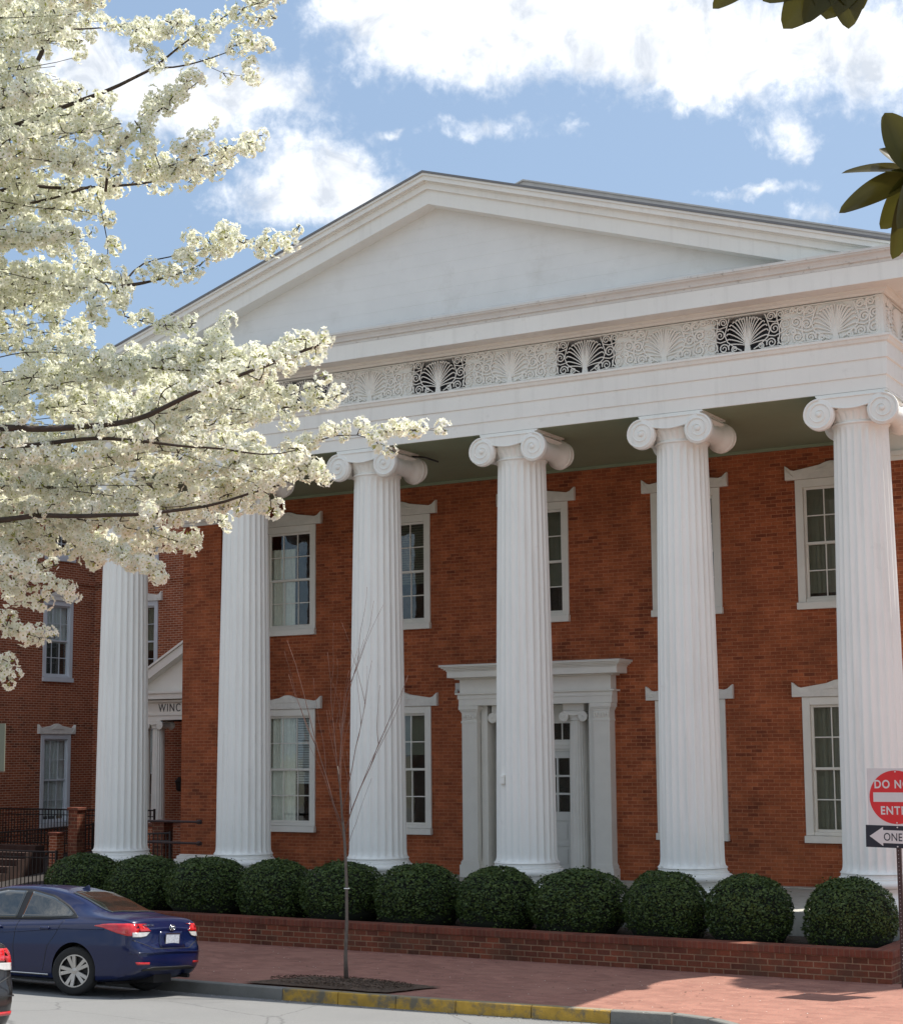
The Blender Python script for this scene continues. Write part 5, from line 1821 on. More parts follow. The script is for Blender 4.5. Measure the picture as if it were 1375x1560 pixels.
261,279,-113,276,288,-109,278,290,-100,280,298,-92,293,301,-97,299,310,-83,292,318,-88,304,315,-93,289,335,-93,300,336,-98,321,332,-93,317,349,-94,314,
363,-86,326,369,-98,338,372,-106,350,374,-105,353,393,-94,358,383,-93,375,394,-100,388,395,-105,403,381,-115,394,412,-111,421,403,-103,416,396,-112,452,
392,-114,453,406,-119,466,398,-119,464,404,-105,144,278,-92,162,293,-94,176,293,-79,179,297,-86,198,308,-92,210,318,-97,211,336,-102,242,330,-92,248,324,
-98,265,334,-107,280,336,-100,288,342,-97,305,329,-93,311,338,-96,335,344,-90,346,340,-102,348,363,-87,357,364,-87,360,376,-84,358,399,-80,365,396,-74,
377,395,-70,387,405,-74,387,409,-62,393,421,-58,396,432,-57,408,433,-69,433,449,-70,437,467,-66,289,128,-162,299,137,-168,303,143,-164,304,163,-165,312,
159,-181,337,148,-182,328,160,-185,334,178,-180,345,161,-185,358,163,-194,374,174,-199,379,165,-205,389,159,-204,397,171,-200,430,153,-211,434,169,-210,
441,163,-218,438,182,-217,446,192,-210,454,182,-207,464,194,-213,470,198,-203,474,207,-199,484,212,-210,489,204,-205,490,249,-202,500,264,-213,519,263,
-214,516,273,-210,517,281,-212,528,289,-217,551,271,-217,557,290,-211,562,289,-224,564,295,-209,578,298,-221,581,290,-208,595,282,-219,350,71,-183,355,
83,-177,352,95,-173,349,100,-166,354,107,-165,363,130,-159,377,131,-167,381,140,-174,390,144,-169,388,156,-177,409,148,-186,402,155,-174,419,152,-189,436,
152,-185,439,169,-188,451,159,-181,469,164,-179,481,160,-183,498,165,-191,500,163,-179,512,170,-183,512,165,-190,530,174,-188,537,184,-190,546,196,-183,
544,217,-176,565,209,-185,573,221,-184,574,225,-175,573,237,-166,583,254,-171,597,262,-164,608,261,-159,609,273,-154,614,275,-145,367,68,-193,378,67,-192,
376,74,-186,416,57,-195,408,62,-185,434,63,-191,428,70,-182,444,71,-176,450,66,-186,462,96,-167,459,114,-173,478,102,-164,483,120,-165,486,128,-161,491,
138,-155,477,165,-149,499,146,-160,498,172,-158,506,159,-149,520,158,-162,531,169,-157,543,166,-154,540,173,-145,558,174,-152,586,174,-143,592,180,-146,
619,180,-151,659,164,-151,639,194,-143,649,184,-145,660,187,-156,667,190,-153,682,211,-159,348,103,-183,355,92,-190,370,112,-183,373,99,-187,383,116,-185,
395,99,-187,397,110,-181,416,96,-186,430,112,-189,449,103,-193,444,108,-185,463,104,-175,499,90,-187,483,119,-175,499,118,-175,493,132,-164,523,112,-172,
524,121,-176,534,128,-166,516,144,-163,536,149,-168,525,164,-168,549,152,-165,550,170,-167,552,168,-159,549,183,-157,556,192,-153,556,210,-154,576,221,
-152,589,218,-149,602,212,-145,607,226,-145,610,212,-146,618,224,-134,633,219,-144,637,236,-141,654,219,-140,205,214,-170,215,209,-165,229,236,-164,221,
230,-164,223,249,-166,247,252,-168,243,262,-173,239,271,-156,258,268,-165,251,287,-165,244,287,-156,262,300,-155,269,290,-155,310,302,-157,309,322,-146,
318,308,-156,333,315,-148,344,322,-149,330,325,-155,354,319,-157,375,313,-154,388,315,-153,400,321,-160,398,317,-149,407,329,-155,416,323,-152,423,340,
-166,443,339,-166,448,349,-173,443,361,-166,470,368,-169,472,379,-168,479,381,-160,488,389,-151,481,413,-149,492,427,-150,495,426,-135,511,439,-150,243,
187,-181,257,172,-182,259,181,-175,267,189,-172,286,185,-179,313,186,-173,288,202,-171,321,211,-183,324,220,-179,347,216,-175,327,240,-159,352,257,-160,
358,257,-152,352,284,-161,361,275,-168,364,284,-153,370,285,-160,387,296,-159,392,298,-152,396,301,-158,421,297,-154,423,311,-156,437,311,-143,457,293,
-159,459,303,-149,477,301,-142,481,309,-147,491,307,-151,503,306,-159,500,312,-164,509,325,-170,522,326,-168,534,316,-164,527,337,-161,546,345,-158,558,
344,-158,559,351,-164,558,362,-152,563,375,-145,197,216,-171,206,231,-166,245,223,-171,243,241,-167,251,255,-146,252,246,-158,262,254,-156,257,276,-153,
266,279,-153,275,284,-139,260,302,-132,293,308,-146,283,316,-140,295,315,-138,315,310,-143,321,338,-149,311,351,-157,338,341,-154,356,342,-140,366,353,
-129,378,342,-144,376,351,-133,418,346,-123,415,354,-123,443,349,-136,435,363,-140,455,358,-145,466,367,-137,460,384,-144,465,382,-153,473,388,-143,496,
383,-150,492,399,-132,497,399,-143,508,413,-135,503,418,-130,105,314,-147,97,320,-148,122,312,-149,132,320,-150,154,313,-166,143,329,-163,132,340,-157,
187,316,-170,189,336,-158,190,347,-144,197,342,-158,225,331,-159,288,354,-155,283,360,-169,295,362,-150,288,368,-152,307,388,-140,303,378,-136,298,391,
-145,306,397,-144,315,417,-139,330,423,-149,341,419,-156,331,434,-141,334,440,-155,357,457,-133,365,450,-141,379,453,-153,392,461,-140,393,461,-151,408,
466,-153,428,460,-148,434,469,-151,432,479,-147,450,469,-135,446,479,-132,481,479,-134,350,74,-233,357,70,-226,372,67,-235,387,68,-224,410,60,-227,394,
69,-230,409,79,-229,429,63,-233,422,77,-223,444,74,-233,434,83,-224,455,85,-229,452,92,-226,477,85,-237,471,99,-238,464,120,-244,474,131,-234,488,121,-239,
471,142,-235,490,155,-219,493,142,-224,507,166,-207,507,163,-215,515,160,-209,507,181,-195,532,168,-209,537,178,-197,542,190,-196,559,183,-199,551,178,
-202,576,165,-213,581,182,-198,592,183,-198,599,193,-197,618,179,-194,629,170,-204,640,176,-208,644,191,-204,652,183,-202,655,198,-196,651,209,-184,668,
207,-194,678,213,-177,404,34,-235,420,27,-253,425,45,-246,434,27,-255,439,41,-255,446,42,-261,473,30,-259,470,43,-255,482,40,-257,453,85,-247,487,55,-260,
514,44,-273,514,42,-262,537,31,-266,538,53,-263,551,59,-265,550,68,-265,550,76,-265,580,66,-260,578,75,-268,571,101,-257,575,108,-265,571,117,-253,586,
114,-254,571,126,-259,532,183,-231,582,147,-239,594,146,-246,563,193,-233,617,148,-241,613,168,-248,637,146,-265,639,155,-267,651,161,-265,654,160,-273,
674,165,-267,692,162,-276,694,151,-281,352,84,-234,360,79,-230,369,90,-233,384,86,-233,401,82,-225,400,87,-217,402,92,-224,413,92,-211,404,100,-219,412,
121,-218,422,105,-223,418,126,-221,426,134,-216,451,133,-231,450,146,-220,452,156,-210,469,173,-214,478,181,-220,479,194,-203,497,195,-207,509,184,-217,
527,193,-206,543,192,-212,554,191,-202,554,205,-200,568,193,-190,573,189,-202,578,206,-191,589,195,-196,605,189,-191,612,197,-192,612,218,-187,617,231,
-187,624,209,-194,634,217,-180,645,218,-182,638,233,-181,649,255,-175,362,81,-245,372,70,-252,375,81,-245,399,80,-248,383,103,-250,397,89,-257,398,110,
-258,404,115,-260,400,131,-260,413,122,-260,417,142,-258,419,148,-248,434,145,-247,437,150,-237,432,171,-244,444,164,-239,450,154,-236,453,165,-242,462,
171,-230,466,182,-234,479,167,-224,488,173,-223,501,179,-219,518,177,-221,524,172,-224,542,171,-227,549,191,-219,557,176,-216,573,181,-227,573,184,-214,
590,186,-219,585,183,-212,585,205,-216,581,218,-212,596,203,-214,610,221,-206,609,232,-210,621,248,-208,299,123,-245,295,136,-241,320,125,-250,325,131,
-245,344,122,-258,335,123,-252,358,138,-249,375,135,-266,391,132,-257,386,130,-266,404,140,-262,400,151,-274,409,141,-270,412,161,-268,429,164,-269,423,
171,-269,424,178,-261,436,174,-271,437,195,-255,437,191,-263,450,206,-259,466,213,-255,452,218,-247,461,233,-252,473,237,-247,486,245,-246,507,234,-242,
497,250,-241,513,252,-235,523,263,-243,544,237,-242,542,261,-231,566,246,-230,579,263,-220,578,272,-222,588,252,-222,601,269,-228,614,262,-227,629,260,
-225,263,164,-233,308,164,-234,309,180,-233,293,187,-219,321,185,-220,322,187,-233,330,206,-232,319,221,-218,318,224,-231,329,222,-231,347,221,-224,345,
234,-238,363,246,-229,360,266,-224,388,249,-219,375,273,-230,391,270,-220,408,265,-231,411,274,-229,419,272,-216,430,283,-220,449,267,-214,456,278,-220,
471,283,-211,461,292,-208,485,280,-205,498,279,-208,510,280,-199,501,308,-192,529,301,-196,540,320,-187,551,325,-188,560,331,-173,554,353,-179,574,344,
-170,325,117,-256,331,122,-263,345,109,-267,347,125,-267,356,126,-262,363,128,-258,385,141,-246,388,145,-257,390,155,-257,423,155,-255,438,154,-253,445,
159,-263,452,152,-257,463,151,-267,471,162,-253,475,159,-265,486,162,-252,490,179,-251,501,187,-250,508,170,-248,504,188,-237,515,189,-238,521,192,-244,
528,197,-233,528,209,-240,544,205,-252,550,218,-245,539,231,-233,547,246,-223,554,259,-226,572,259,-227,594,270,-220,591,277,-224,605,276,-222,624,275,
-227,420,25,-280,416,36,-277,427,41,-279,435,38,-271,432,59,-281,448,61,-282,433,69,-273,433,82,-275,451,70,-272,448,90,-271,463,103,-272,472,99,-271,474,
113,-270,471,123,-277,464,135,-279,483,131,-278,490,129,-282,503,135,-280,510,145,-288,539,136,-294,541,157,-287,551,147,-293,561,135,-295,563,144,-299,
577,141,-307,540,192,-295,552,202,-292,600,160,-299,585,186,-298,610,165,-300,581,212,-299,631,182,-302,642,178,-285,638,185,-291,637,196,-282,658,224,
-261,396,42,-292,386,43,-299,403,46,-297,413,56,-296,412,73,-292,427,82,-301,432,91,-300,438,84,-300,433,105,-298,446,94,-301,457,105,-301,463,115,-306,
477,125,-303,500,111,-311,495,129,-320,505,131,-316,515,115,-313,493,168,-301,541,140,-315,562,128,-326,539,188,-308,588,152,-309,577,169,-306,595,153,
-302,566,212,-298,594,176,-302,617,182,-308,620,197,-302,621,203,-285,638,204,-290,639,235,-281,658,214,-302,379,57,-279,357,67,-277,384,63,-273,392,60,
-273,410,60,-276,403,72,-267,425,52,-272,441,72,-275,449,80,-277,457,76,-286,481,78,-282,475,88,-278,490,95,-283,485,100,-277,492,110,-291,500,111,-289,
498,124,-274,489,142,-281,496,137,-270,515,140,-279,510,153,-269,524,166,-275,535,167,-285,549,177,-280,569,158,-271,570,171,-282,582,173,-274,585,180,
-278,597,172,-271,620,166,-274,601,197,-271,613,184,-279,622,181,-278,635,166,-272,663,173,-268,656,198,-271,660,183,-262,664,187,-268,669,200,-268,193,
234,-263,192,251,-266,200,258,-264,205,279,-270,217,263,-269,213,277,-265,212,294,-257,226,302,-266,242,307,-258,265,320,-257,269,324,-244,277,339,-249,
278,328,-249,288,338,-254,298,344,-241,299,343,-258,300,356,-250,320,340,-260,333,347,-268,338,357,-266,354,361,-262,372,354,-269,384,361,-263,387,368,
-272,395,361,-267,404,376,-266,422,359,-277,430,381,-276,437,372,-271,439,396,-261,441,397,-270,460,399,-274,469,416,-275,478,413,-285,147,276,-246,143,
292,-257,161,284,-266,166,298,-249,174,296,-257,189,283,-255,201,294,-251,223,283,-258,225,298,-254,255,293,-249,267,303,-244,287,305,-258,292,294,-253,
308,308,-260,302,328,-266,310,317,-258,309,342,-270,315,364,-272,333,365,-267,344,372,-257,347,373,-249,368,381,-255,366,395,-260,374,403,-253,359,421,
-257,375,417,-255,377,430,-252,398,419,-249,402,430,-247,393,427,-247,417,438,-249,423,419,-253,445,426,-251,448,439,-241,291,137,-299,308,138,-296,295,
162,-292,315,154,-296,306,163,-278,314,171,-283,327,170,-269,346,179,-271,351,165,-272,359,175,-279,379,180,-282,376,180,-274,368,194,-269,406,187,-279,
401,192,-272,420,191,-279,423,182,-277,444,186,-284,456,184,-271,459,193,-281,461,195,-271,470,203,-276,490,202,-278,504,217,-266,479,229,-266,488,235,
-275,498,239,-272,510,246,-271,515,245,-285,513,260,-271,513,272,-270,538,271,-263,527,277,-272,550,276,-264,311,114,-291,315,125,-289,323,119,-301,330,
129,-301,321,148,-303,335,141,-295,343,144,-298,338,159,-308,349,153,-303,361,162,-309,375,164,-310,388,157,-316,397,161,-307,412,156,-326,421,161,-318,
412,167,-323,431,165,-315,463,172,-317,468,178,-328,484,180,-322,482,191,-326,491,179,-329,505,191,-342,489,216,-330,502,212,-342,515,225,-333,491,248,
-328,504,233,-332,510,244,-327,528,247,-318,520,253,-325,532,270,-318,543,268,-326,315,108,-305,325,111,-304,339,116,-303,356,115,-314,371,112,-315,347,
139,-313,372,132,-321,388,136,-320,401,133,-329,410,143,-316,422,132,-320,448,137,-324,455,145,-328,481,171,-331,481,184,-341,498,169,-329,500,180,-334,
502,200,-329,522,190,-334,513,200,-336,521,215,-329,518,221,-344,348,100,-313,370,94,-312,362,96,-321,368,109,-307,376,107,-321,388,102,-308,398,119,-317,
401,124,-306,405,113,-310,426,119,-308,435,121,-308,428,127,-312,448,116,-316,454,122,-314,478,114,-312,487,112,-305,486,119,-311,501,139,-308,528,123,
-322,516,132,-321,516,149,-315,528,152,-315,546,155,-317,540,171,-316,271,152,-300,284,150,-304,295,151,-301,304,146,-296,329,150,-307,316,160,-305,319,
166,-298,316,185,-311,350,173,-308,342,177,-313,347,203,-306,363,202,-311,348,213,-320,357,220,-308,363,239,-316,388,246,-303,382,255,-305,391,265,-304,
400,256,-304,414,267,-303,438,249,-305,432,267,-315,271,156,-321,273,164,-324,282,178,-310,290,175,-322,286,192,-319,295,185,-316,298,200,-308,315,198,
-307,301,206,-304,305,215,-291,311,233,-286,321,244,-286,334,255,-275,347,251,-284,362,265,-288,358,273,-294,382,262,-295,378,271,-288,394,268,-288,403,
277,-282,352,78,-349,342,85,-342,367,84,-344,367,93,-350,361,115,-338,368,125,-351,366,132,-344,384,132,-342,375,140,-348,406,145,-341,412,151,-334,413,
161,-334,419,155,-339,434,152,-336,451,155,-340,470,163,-340,477,161,-333,494,156,-321,339,106,-341,365,92,-342,358,103,-346,376,99,-337,397,96,-347,409,
105,-348,411,96,-353,419,99,-337,426,106,-333,431,103,-345,454,101,-331,439,122,-334,454,112,-340,453,118,-328,475,114,-338,485,132,-316,473,151,-315,408,
28,-364,393,42,-357,410,44,-352,406,53,-350,414,60,-353,421,63,-360,421,75,-357,427,81,-365,445,79,-367,441,94,-365,467,87,-361,506,80,-360,508,86,-368,
518,87,-362,419,30,-363,410,39,-363,401,45,-369,407,65,-350,430,64,-356,434,83,-359,429,108,-354,452,101,-355,443,106,-353,465,98,-352,465,136,-340,409,
44,-372,411,56,-362,428,56,-377,408,75,-364,448,45,-380,456,58,-382,462,75,-372,476,70,-375,483,73,-382,488,88,-382,425,32,-354,432,37,-366,439,41,-362,
434,51,-366,453,46,-362,460,36,-361,478,39,-358,476,49,-368,498,36,-363,516,31,-366,514,46,-371,531,46,-375,180,247,-345,199,245,-360,218,238,-356,245,
231,-361,235,238,-364,254,234,-353,260,258,-359,290,238,-351,283,249,-359,299,252,-371,170,244,-340,181,256,-346,197,269,-351,204,272,-360,217,275,-365,
229,275,-352,224,287,-346,219,297,-344,]
PEAR_B = [
262,-88,-338,366,-9,-260,515,15,-238,542,61,-239,557,76,-233,577,86,-234,631,89,-231,649,86,-226,677,84,-217,705,89,-209,731,113,-196,745,136,-181,763,
158,-169,773,165,-163,265,-90,-344,366,-8,-266,504,27,-252,517,52,-254,531,73,-244,567,93,-243,630,96,-253,674,99,-262,703,116,-261,715,135,-266,730,162,
-267,742,178,-258,717,213,-250,736,214,-241,759,214,-239,786,213,-236,807,215,-248,821,221,-261,800,208,-246,818,227,-239,832,252,-235,839,267,-235,844,
270,-235,848,276,-234,849,277,-234,241,-72,-347,389,-27,-315,476,57,-320,503,73,-315,557,78,-320,620,81,-323,663,114,-316,679,143,-310,691,158,-299,721,
175,-291,58,57,-220,182,142,-71,332,184,176,370,185,187,399,188,234,395,201,286,388,217,355,103,122,-170,269,156,-65,307,217,-49,339,245,-39,355,250,-35,
386,257,-36,332,99,-87,370,153,-51,375,162,-46,415,195,-40,454,203,-41,484,205,-50,546,136,-79,555,150,-75,566,172,-69,576,188,-60,581,195,-53,239,90,-18,
376,144,28,397,147,34,418,155,35,445,180,50,456,198,60,401,147,56,417,175,58,452,202,60,499,211,55,538,213,56,573,219,60,602,238,69,614,255,88,617,265,
104,228,98,23,360,110,111,389,137,151,403,172,142,415,189,150,435,202,163,508,125,121,528,141,128,542,165,151,554,187,167,567,203,190,585,212,209,597,215,
212,552,153,196,560,153,183,568,155,168,574,158,155,546,196,170,561,201,168,596,204,172,630,205,173,636,204,177,642,214,186,648,225,189,652,234,188,655,
243,183,588,214,177,599,215,164,617,217,156,635,218,148,654,219,148,630,245,168,634,248,158,489,130,201,519,144,202,537,164,208,547,183,209,558,202,214,
584,161,199,587,172,188,593,186,210,597,197,206,597,209,195,613,206,207,620,207,217,630,210,216,648,210,222,667,211,221,692,211,219,644,220,215,658,223,
209,678,225,206,518,152,30,531,138,53,547,135,67,570,144,89,585,161,107,594,181,130,603,197,146,545,172,112,571,172,121,607,170,130,621,169,141,608,150,
53,622,153,58,636,162,70,642,169,81,544,160,48,581,163,46,617,175,52,638,196,65,647,213,77,650,223,73,563,142,92,568,156,81,570,170,71,548,171,66,545,152,
-67,553,166,-44,568,195,-43,579,213,-26,599,231,-21,613,237,-22,548,153,-74,571,171,-69,582,187,-57,596,213,-50,600,224,-30,613,214,-14,625,220,-12,641,
226,-24,660,228,-32,685,228,-29,693,228,-35,673,239,-26,690,238,-20,701,236,-14,486,176,29,487,185,3,495,186,-26,492,181,-34,516,135,-64,540,137,-74,553,
138,-89,543,130,-99,522,120,-102,525,175,-97,541,182,-104,564,186,-112,588,187,-116,609,187,-114,592,156,-156,601,173,-152,612,195,-137,625,211,-124,624,
207,-144,635,203,-133,641,196,-122,571,163,-160,609,179,-168,649,180,-166,679,182,-173,707,187,-159,725,201,-162,734,215,-147,657,211,-161,666,221,-174,
672,225,-187,716,198,-197,732,207,-191,744,221,-181,709,196,-213,728,208,-208,742,227,-202,749,240,-191,750,242,-193,656,181,-207,677,208,-211,695,216,
-198,706,217,-219,675,169,-262,686,196,-273,698,217,-267,696,225,-279,631,194,-294,656,204,-282,686,207,-297,698,207,-306,730,197,-257,734,196,-270,741,
200,-278,749,206,-282,545,158,-318,565,184,-327,583,193,-335,608,198,-339,526,113,-335,566,116,-350,588,123,-362,606,141,-373,484,135,-323,500,146,-349,
518,150,-358,423,84,-337,473,88,-353,491,92,-367,503,84,-397,521,87,-381,525,92,-391,534,101,-385,457,95,-371,472,94,-388,481,94,-393,475,28,-428,488,57,
-414,490,77,-432,499,89,-435,512,98,-433,476,27,-452,488,50,-463,491,59,-465,486,69,-479,251,153,345,283,156,346,328,159,352,362,172,341,383,189,351,398,
210,365,413,235,374,426,258,366,287,111,315,300,130,331,325,146,348,348,154,346,382,159,328,420,163,321,452,169,324,471,178,334,485,191,346,482,-57,191,
504,-49,180,521,-32,175,534,-8,176,542,10,182,555,33,180,573,47,180,594,54,182,404,-9,223,429,0,209,462,4,201,498,7,190,522,11,189,543,20,191,556,35,183,
567,55,185,577,78,183,366,49,243,397,62,240,425,65,245,467,68,235,492,73,222,519,86,220,535,103,227,544,120,246,415,-8,212,445,-5,200,471,-3,199,494,0,
207,518,19,205,532,39,211,546,67,225,562,90,227,321,87,257,340,100,246,362,107,238,404,110,241,436,114,227,459,119,222,485,136,223,504,159,237,253,133,
301,285,139,284,324,142,282,353,148,265,377,162,252,397,182,256,414,213,258,431,239,268,397,24,210,410,46,216,425,75,233,445,98,234,473,111,230,513,116,
228,538,115,232,319,69,237,341,91,254,355,117,263,370,142,266,387,161,257,413,172,253,450,176,257,477,178,255,267,135,272,310,141,256,347,151,252,374,171,
269,386,189,289,399,211,305,413,231,309,278,119,262,312,129,274,330,146,265,345,172,263,360,199,269,375,218,272,393,233,266,414,242,255,387,13,182,422,
19,170,445,28,159,466,48,174,479,76,172,489,96,177,508,117,179,348,60,204,384,68,191,416,71,180,454,77,164,477,84,176,497,103,188,507,126,184,404,4,157,
432,5,155,458,8,147,490,18,148,507,33,150,519,51,163,530,73,171,395,22,166,427,22,172,466,24,175,490,29,182,506,41,174,520,58,184,532,82,189,373,47,170,
404,56,179,425,76,176,440,104,180,452,127,199,463,141,196,297,92,203,335,100,187,357,108,196,379,130,196,393,160,191,410,190,189,348,61,171,363,87,171,
378,114,181,393,134,189,410,148,181,439,157,183,358,54,164,398,60,147,431,61,151,463,70,135,481,83,132,495,107,127,476,-42,93,500,-38,89,523,-27,82,536,
-12,76,545,8,75,554,27,82,450,-41,97,484,-36,94,502,-27,82,520,-4,77,530,15,85,539,36,102,549,49,106,423,2,105,434,20,105,452,33,107,476,42,106,509,45,
100,541,48,88,574,52,92,370,24,118,412,28,120,454,31,121,481,39,119,504,58,135,516,79,139,526,98,152,162,234,224,182,263,224,211,284,221,249,294,225,280,
299,213,311,303,196,346,312,199,172,201,214,203,206,196,238,214,184,262,228,176,283,252,176,303,284,187,319,308,187,347,330,195,385,27,94,393,46,94,403,
64,86,425,78,90,458,85,87,497,86,92,530,90,86,561,101,97,374,39,103,383,58,106,394,78,121,417,99,133,443,109,125,479,114,119,518,117,114,543,122,104,259,
135,145,293,139,134,327,143,131,361,153,129,382,168,121,396,191,117,413,220,126,431,243,146,246,164,157,263,188,158,278,216,163,295,238,179,318,253,187,
347,263,171,380,267,168,407,270,163,151,230,188,181,251,191,220,259,201,265,264,201,302,268,206,330,281,196,355,305,201,165,221,181,204,226,186,238,231,
176,279,237,185,308,255,177,326,276,195,344,305,211,360,327,221,362,46,70,400,48,73,436,57,76,456,70,84,468,86,90,481,114,93,493,134,108,510,151,105,346,
77,81,359,102,81,374,129,92,390,147,98,415,159,109,445,166,103,475,166,109,504,168,111,396,6,42,432,6,50,465,8,54,487,17,46,503,31,46,516,51,53,529,78,
70,548,104,66,570,114,78,419,0,29,448,2,14,482,10,21,499,23,36,513,50,32,528,80,37,546,101,37,571,113,25,339,69,62,377,74,52,410,77,39,442,86,41,460,97,
53,473,114,63,484,140,58,495,163,53,510,179,47,354,38,41,385,40,47,424,43,37,450,48,41,478,63,48,494,87,64,508,114,82,525,135,100,538,145,92,362,58,35,
378,74,35,390,99,31,401,121,30,418,145,28,440,159,24,473,166,24,499,168,9,349,50,34,360,71,40,377,97,48,397,111,55,420,117,62,450,119,68,477,120,65,505,
124,56,537,136,61,289,99,53,329,106,50,372,107,57,403,116,44,430,133,60,445,156,70,460,184,89,291,124,56,304,149,49,324,164,65,352,172,74,379,177,70,422,
180,62,456,187,64,233,169,62,273,171,66,308,178,64,331,188,61,354,210,76,369,237,75,383,259,88,212,186,72,240,199,85,280,208,69,311,209,73,340,214,60,375,
226,72,394,244,85,206,174,62,222,197,67,249,216,71,276,223,74,320,230,62,349,233,50,378,241,41,226,186,62,248,204,60,264,228,76,276,249,88,290,267,102,
308,283,106,335,295,103,362,45,-20,379,60,-15,408,71,-13,447,76,-28,478,79,-37,505,82,-30,528,94,-32,420,-13,-45,446,-5,-36,466,18,-37,474,38,-42,482,57,
-26,495,77,-33,511,89,-43,531,92,-32,320,91,-13,356,97,-30,378,107,-38,396,124,-43,411,155,-51,423,177,-44,441,200,-53,320,104,-6,346,115,-13,379,120,-14,
412,122,-16,440,123,-6,469,136,-8,484,152,-13,379,29,-47,415,34,-46,437,45,-49,451,60,-36,464,86,-37,475,108,-35,487,124,-29,507,137,-20,370,48,-43,393,
55,-50,410,68,-60,423,85,-50,432,107,-58,443,129,-56,465,154,-64,485,163,-64,175,214,20,205,215,32,246,217,40,275,223,44,298,231,58,322,257,65,335,280,
64,347,299,77,233,183,-1,263,186,3,287,192,10,306,203,23,326,226,40,336,250,33,351,272,44,367,290,38,302,111,-36,333,114,-42,374,120,-54,402,133,-54,415,
148,-62,426,166,-47,440,195,-50,456,216,-44,298,94,-49,333,106,-42,356,127,-36,368,149,-31,378,168,-25,391,188,-27,412,206,-35,448,216,-31,163,232,1,174,
253,-9,190,280,11,209,304,15,232,323,3,274,333,13,306,336,14,339,340,7,169,230,-2,195,251,17,231,262,25,267,267,7,306,270,17,337,279,11,357,291,20,371,
305,22,260,138,-56,270,161,-63,289,189,-57,311,207,-66,337,216,-75,368,221,-83,401,224,-88,437,228,-78,253,153,-48,289,154,-39,316,162,-44,336,174,-47,
356,202,-56,372,234,-59,384,256,-68,399,270,-76,268,139,-65,305,142,-62,336,143,-54,371,153,-68,391,164,-53,405,183,-38,417,204,-35,430,226,-29,303,113,
-77,315,136,-71,332,165,-58,354,186,-49,388,198,-47,422,203,-60,451,202,-51,190,191,-57,214,217,-38,226,238,-24,238,258,-19,260,280,-10,281,292,-18,320,
301,-22,150,247,-43,187,252,-57,222,257,-59,248,265,-62,277,284,-67,291,307,-78,307,332,-71,228,164,-86,253,183,-84,291,193,-84,327,196,-81,369,200,-79,
400,212,-77,423,237,-86,170,248,-59,184,266,-56,203,280,-55,229,290,-51,261,296,-56,305,301,-72,336,308,-76,358,316,-71,367,64,-138,378,85,-142,395,101,
-150,417,108,-139,453,112,-140,481,114,-143,510,117,-146,538,129,-155,552,143,-155,563,159,-151,374,32,-148,391,52,-155,403,80,-160,412,99,-162,426,116,
-152,446,129,-153,477,138,-166,504,137,-159,534,140,-170,564,146,-171,253,146,-113,266,171,-119,289,190,-104,317,199,-100,353,205,-105,397,208,-104,426,
215,-108,454,234,-112,470,258,-117,482,287,-125,272,124,-128,282,148,-134,297,173,-129,312,190,-135,331,202,-147,370,209,-143,399,211,-156,434,214,-147,
462,223,-140,482,240,-142,500,271,-145,252,156,-135,271,167,-134,310,177,-132,341,180,-135,373,184,-149,399,188,-142,418,200,-147,433,219,-155,449,252,
-162,463,273,-143,481,293,-154,515,303,-142,345,87,-159,382,91,-171,414,103,-168,428,117,-171,440,135,-165,456,167,-161,471,190,-169,491,205,-182,528,212,
-179,560,211,-172,595,213,-165,149,253,-113,194,256,-102,223,261,-104,248,268,-104,275,288,-106,293,313,-88,306,339,-95,320,359,-93,337,376,-104,362,386,
-100,397,394,-108,441,399,-119,473,402,-107,144,272,-101,166,299,-86,191,315,-86,227,326,-102,269,330,-101,309,336,-102,338,347,-98,362,365,-89,378,387,
-73,394,414,-62,417,443,-68,442,458,-71,286,128,-164,307,148,-174,330,157,-187,367,162,-197,404,166,-209,432,173,-216,454,184,-215,473,206,-204,483,227,
-208,500,256,-208,517,275,-210,537,286,-213,568,293,-217,601,293,-212,341,76,-183,352,98,-167,364,122,-166,386,146,-174,406,156,-181,434,161,-187,467,162,
-184,499,166,-187,529,176,-191,550,195,-185,567,221,-177,582,247,-171,601,268,-154,618,276,-145,363,62,-202,397,62,-194,430,67,-185,456,84,-174,470,104,
-170,479,123,-161,491,145,-163,515,167,-156,547,175,-147,581,177,-148,610,179,-159,642,185,-151,661,199,-157,674,216,-157,351,85,-195,375,100,-186,403,
107,-190,445,109,-187,478,109,-177,507,120,-176,528,140,-166,542,166,-166,555,190,-153,572,210,-156,593,219,-144,623,223,-139,660,225,-150,205,205,-164,
225,233,-167,241,263,-168,263,289,-158,291,306,-157,322,313,-153,352,316,-154,386,319,-153,423,329,-159,448,349,-172,464,370,-169,477,392,-162,500,422,
-144,520,440,-153,241,179,-176,273,184,-177,298,192,-171,317,210,-183,332,231,-172,349,262,-156,373,290,-163,402,303,-160,432,306,-150,461,307,-147,494,
311,-161,522,323,-175,546,343,-162,563,370,-147,181,216,-174,208,223,-178,235,235,-163,257,259,-152,274,289,-147,291,314,-142,316,335,-154,354,344,-142,
392,346,-136,422,348,-128,449,356,-142,476,375,-151,496,402,-142,513,428,-135,92,300,-158,112,314,-149,144,326,-154,184,333,-163,217,334,-154,249,340,-148,
280,359,-162,302,384,-144,316,410,-149,339,441,-148,363,458,-141,396,470,-153,431,473,-145,460,473,-135,487,479,-139,352,64,-236,391,65,-227,421,69,-231,
449,80,-230,463,97,-240,475,120,-241,487,145,-226,502,162,-212,522,173,-202,551,178,-198,581,180,-209,607,179,-200,639,187,-202,660,201,-194,674,219,-183,
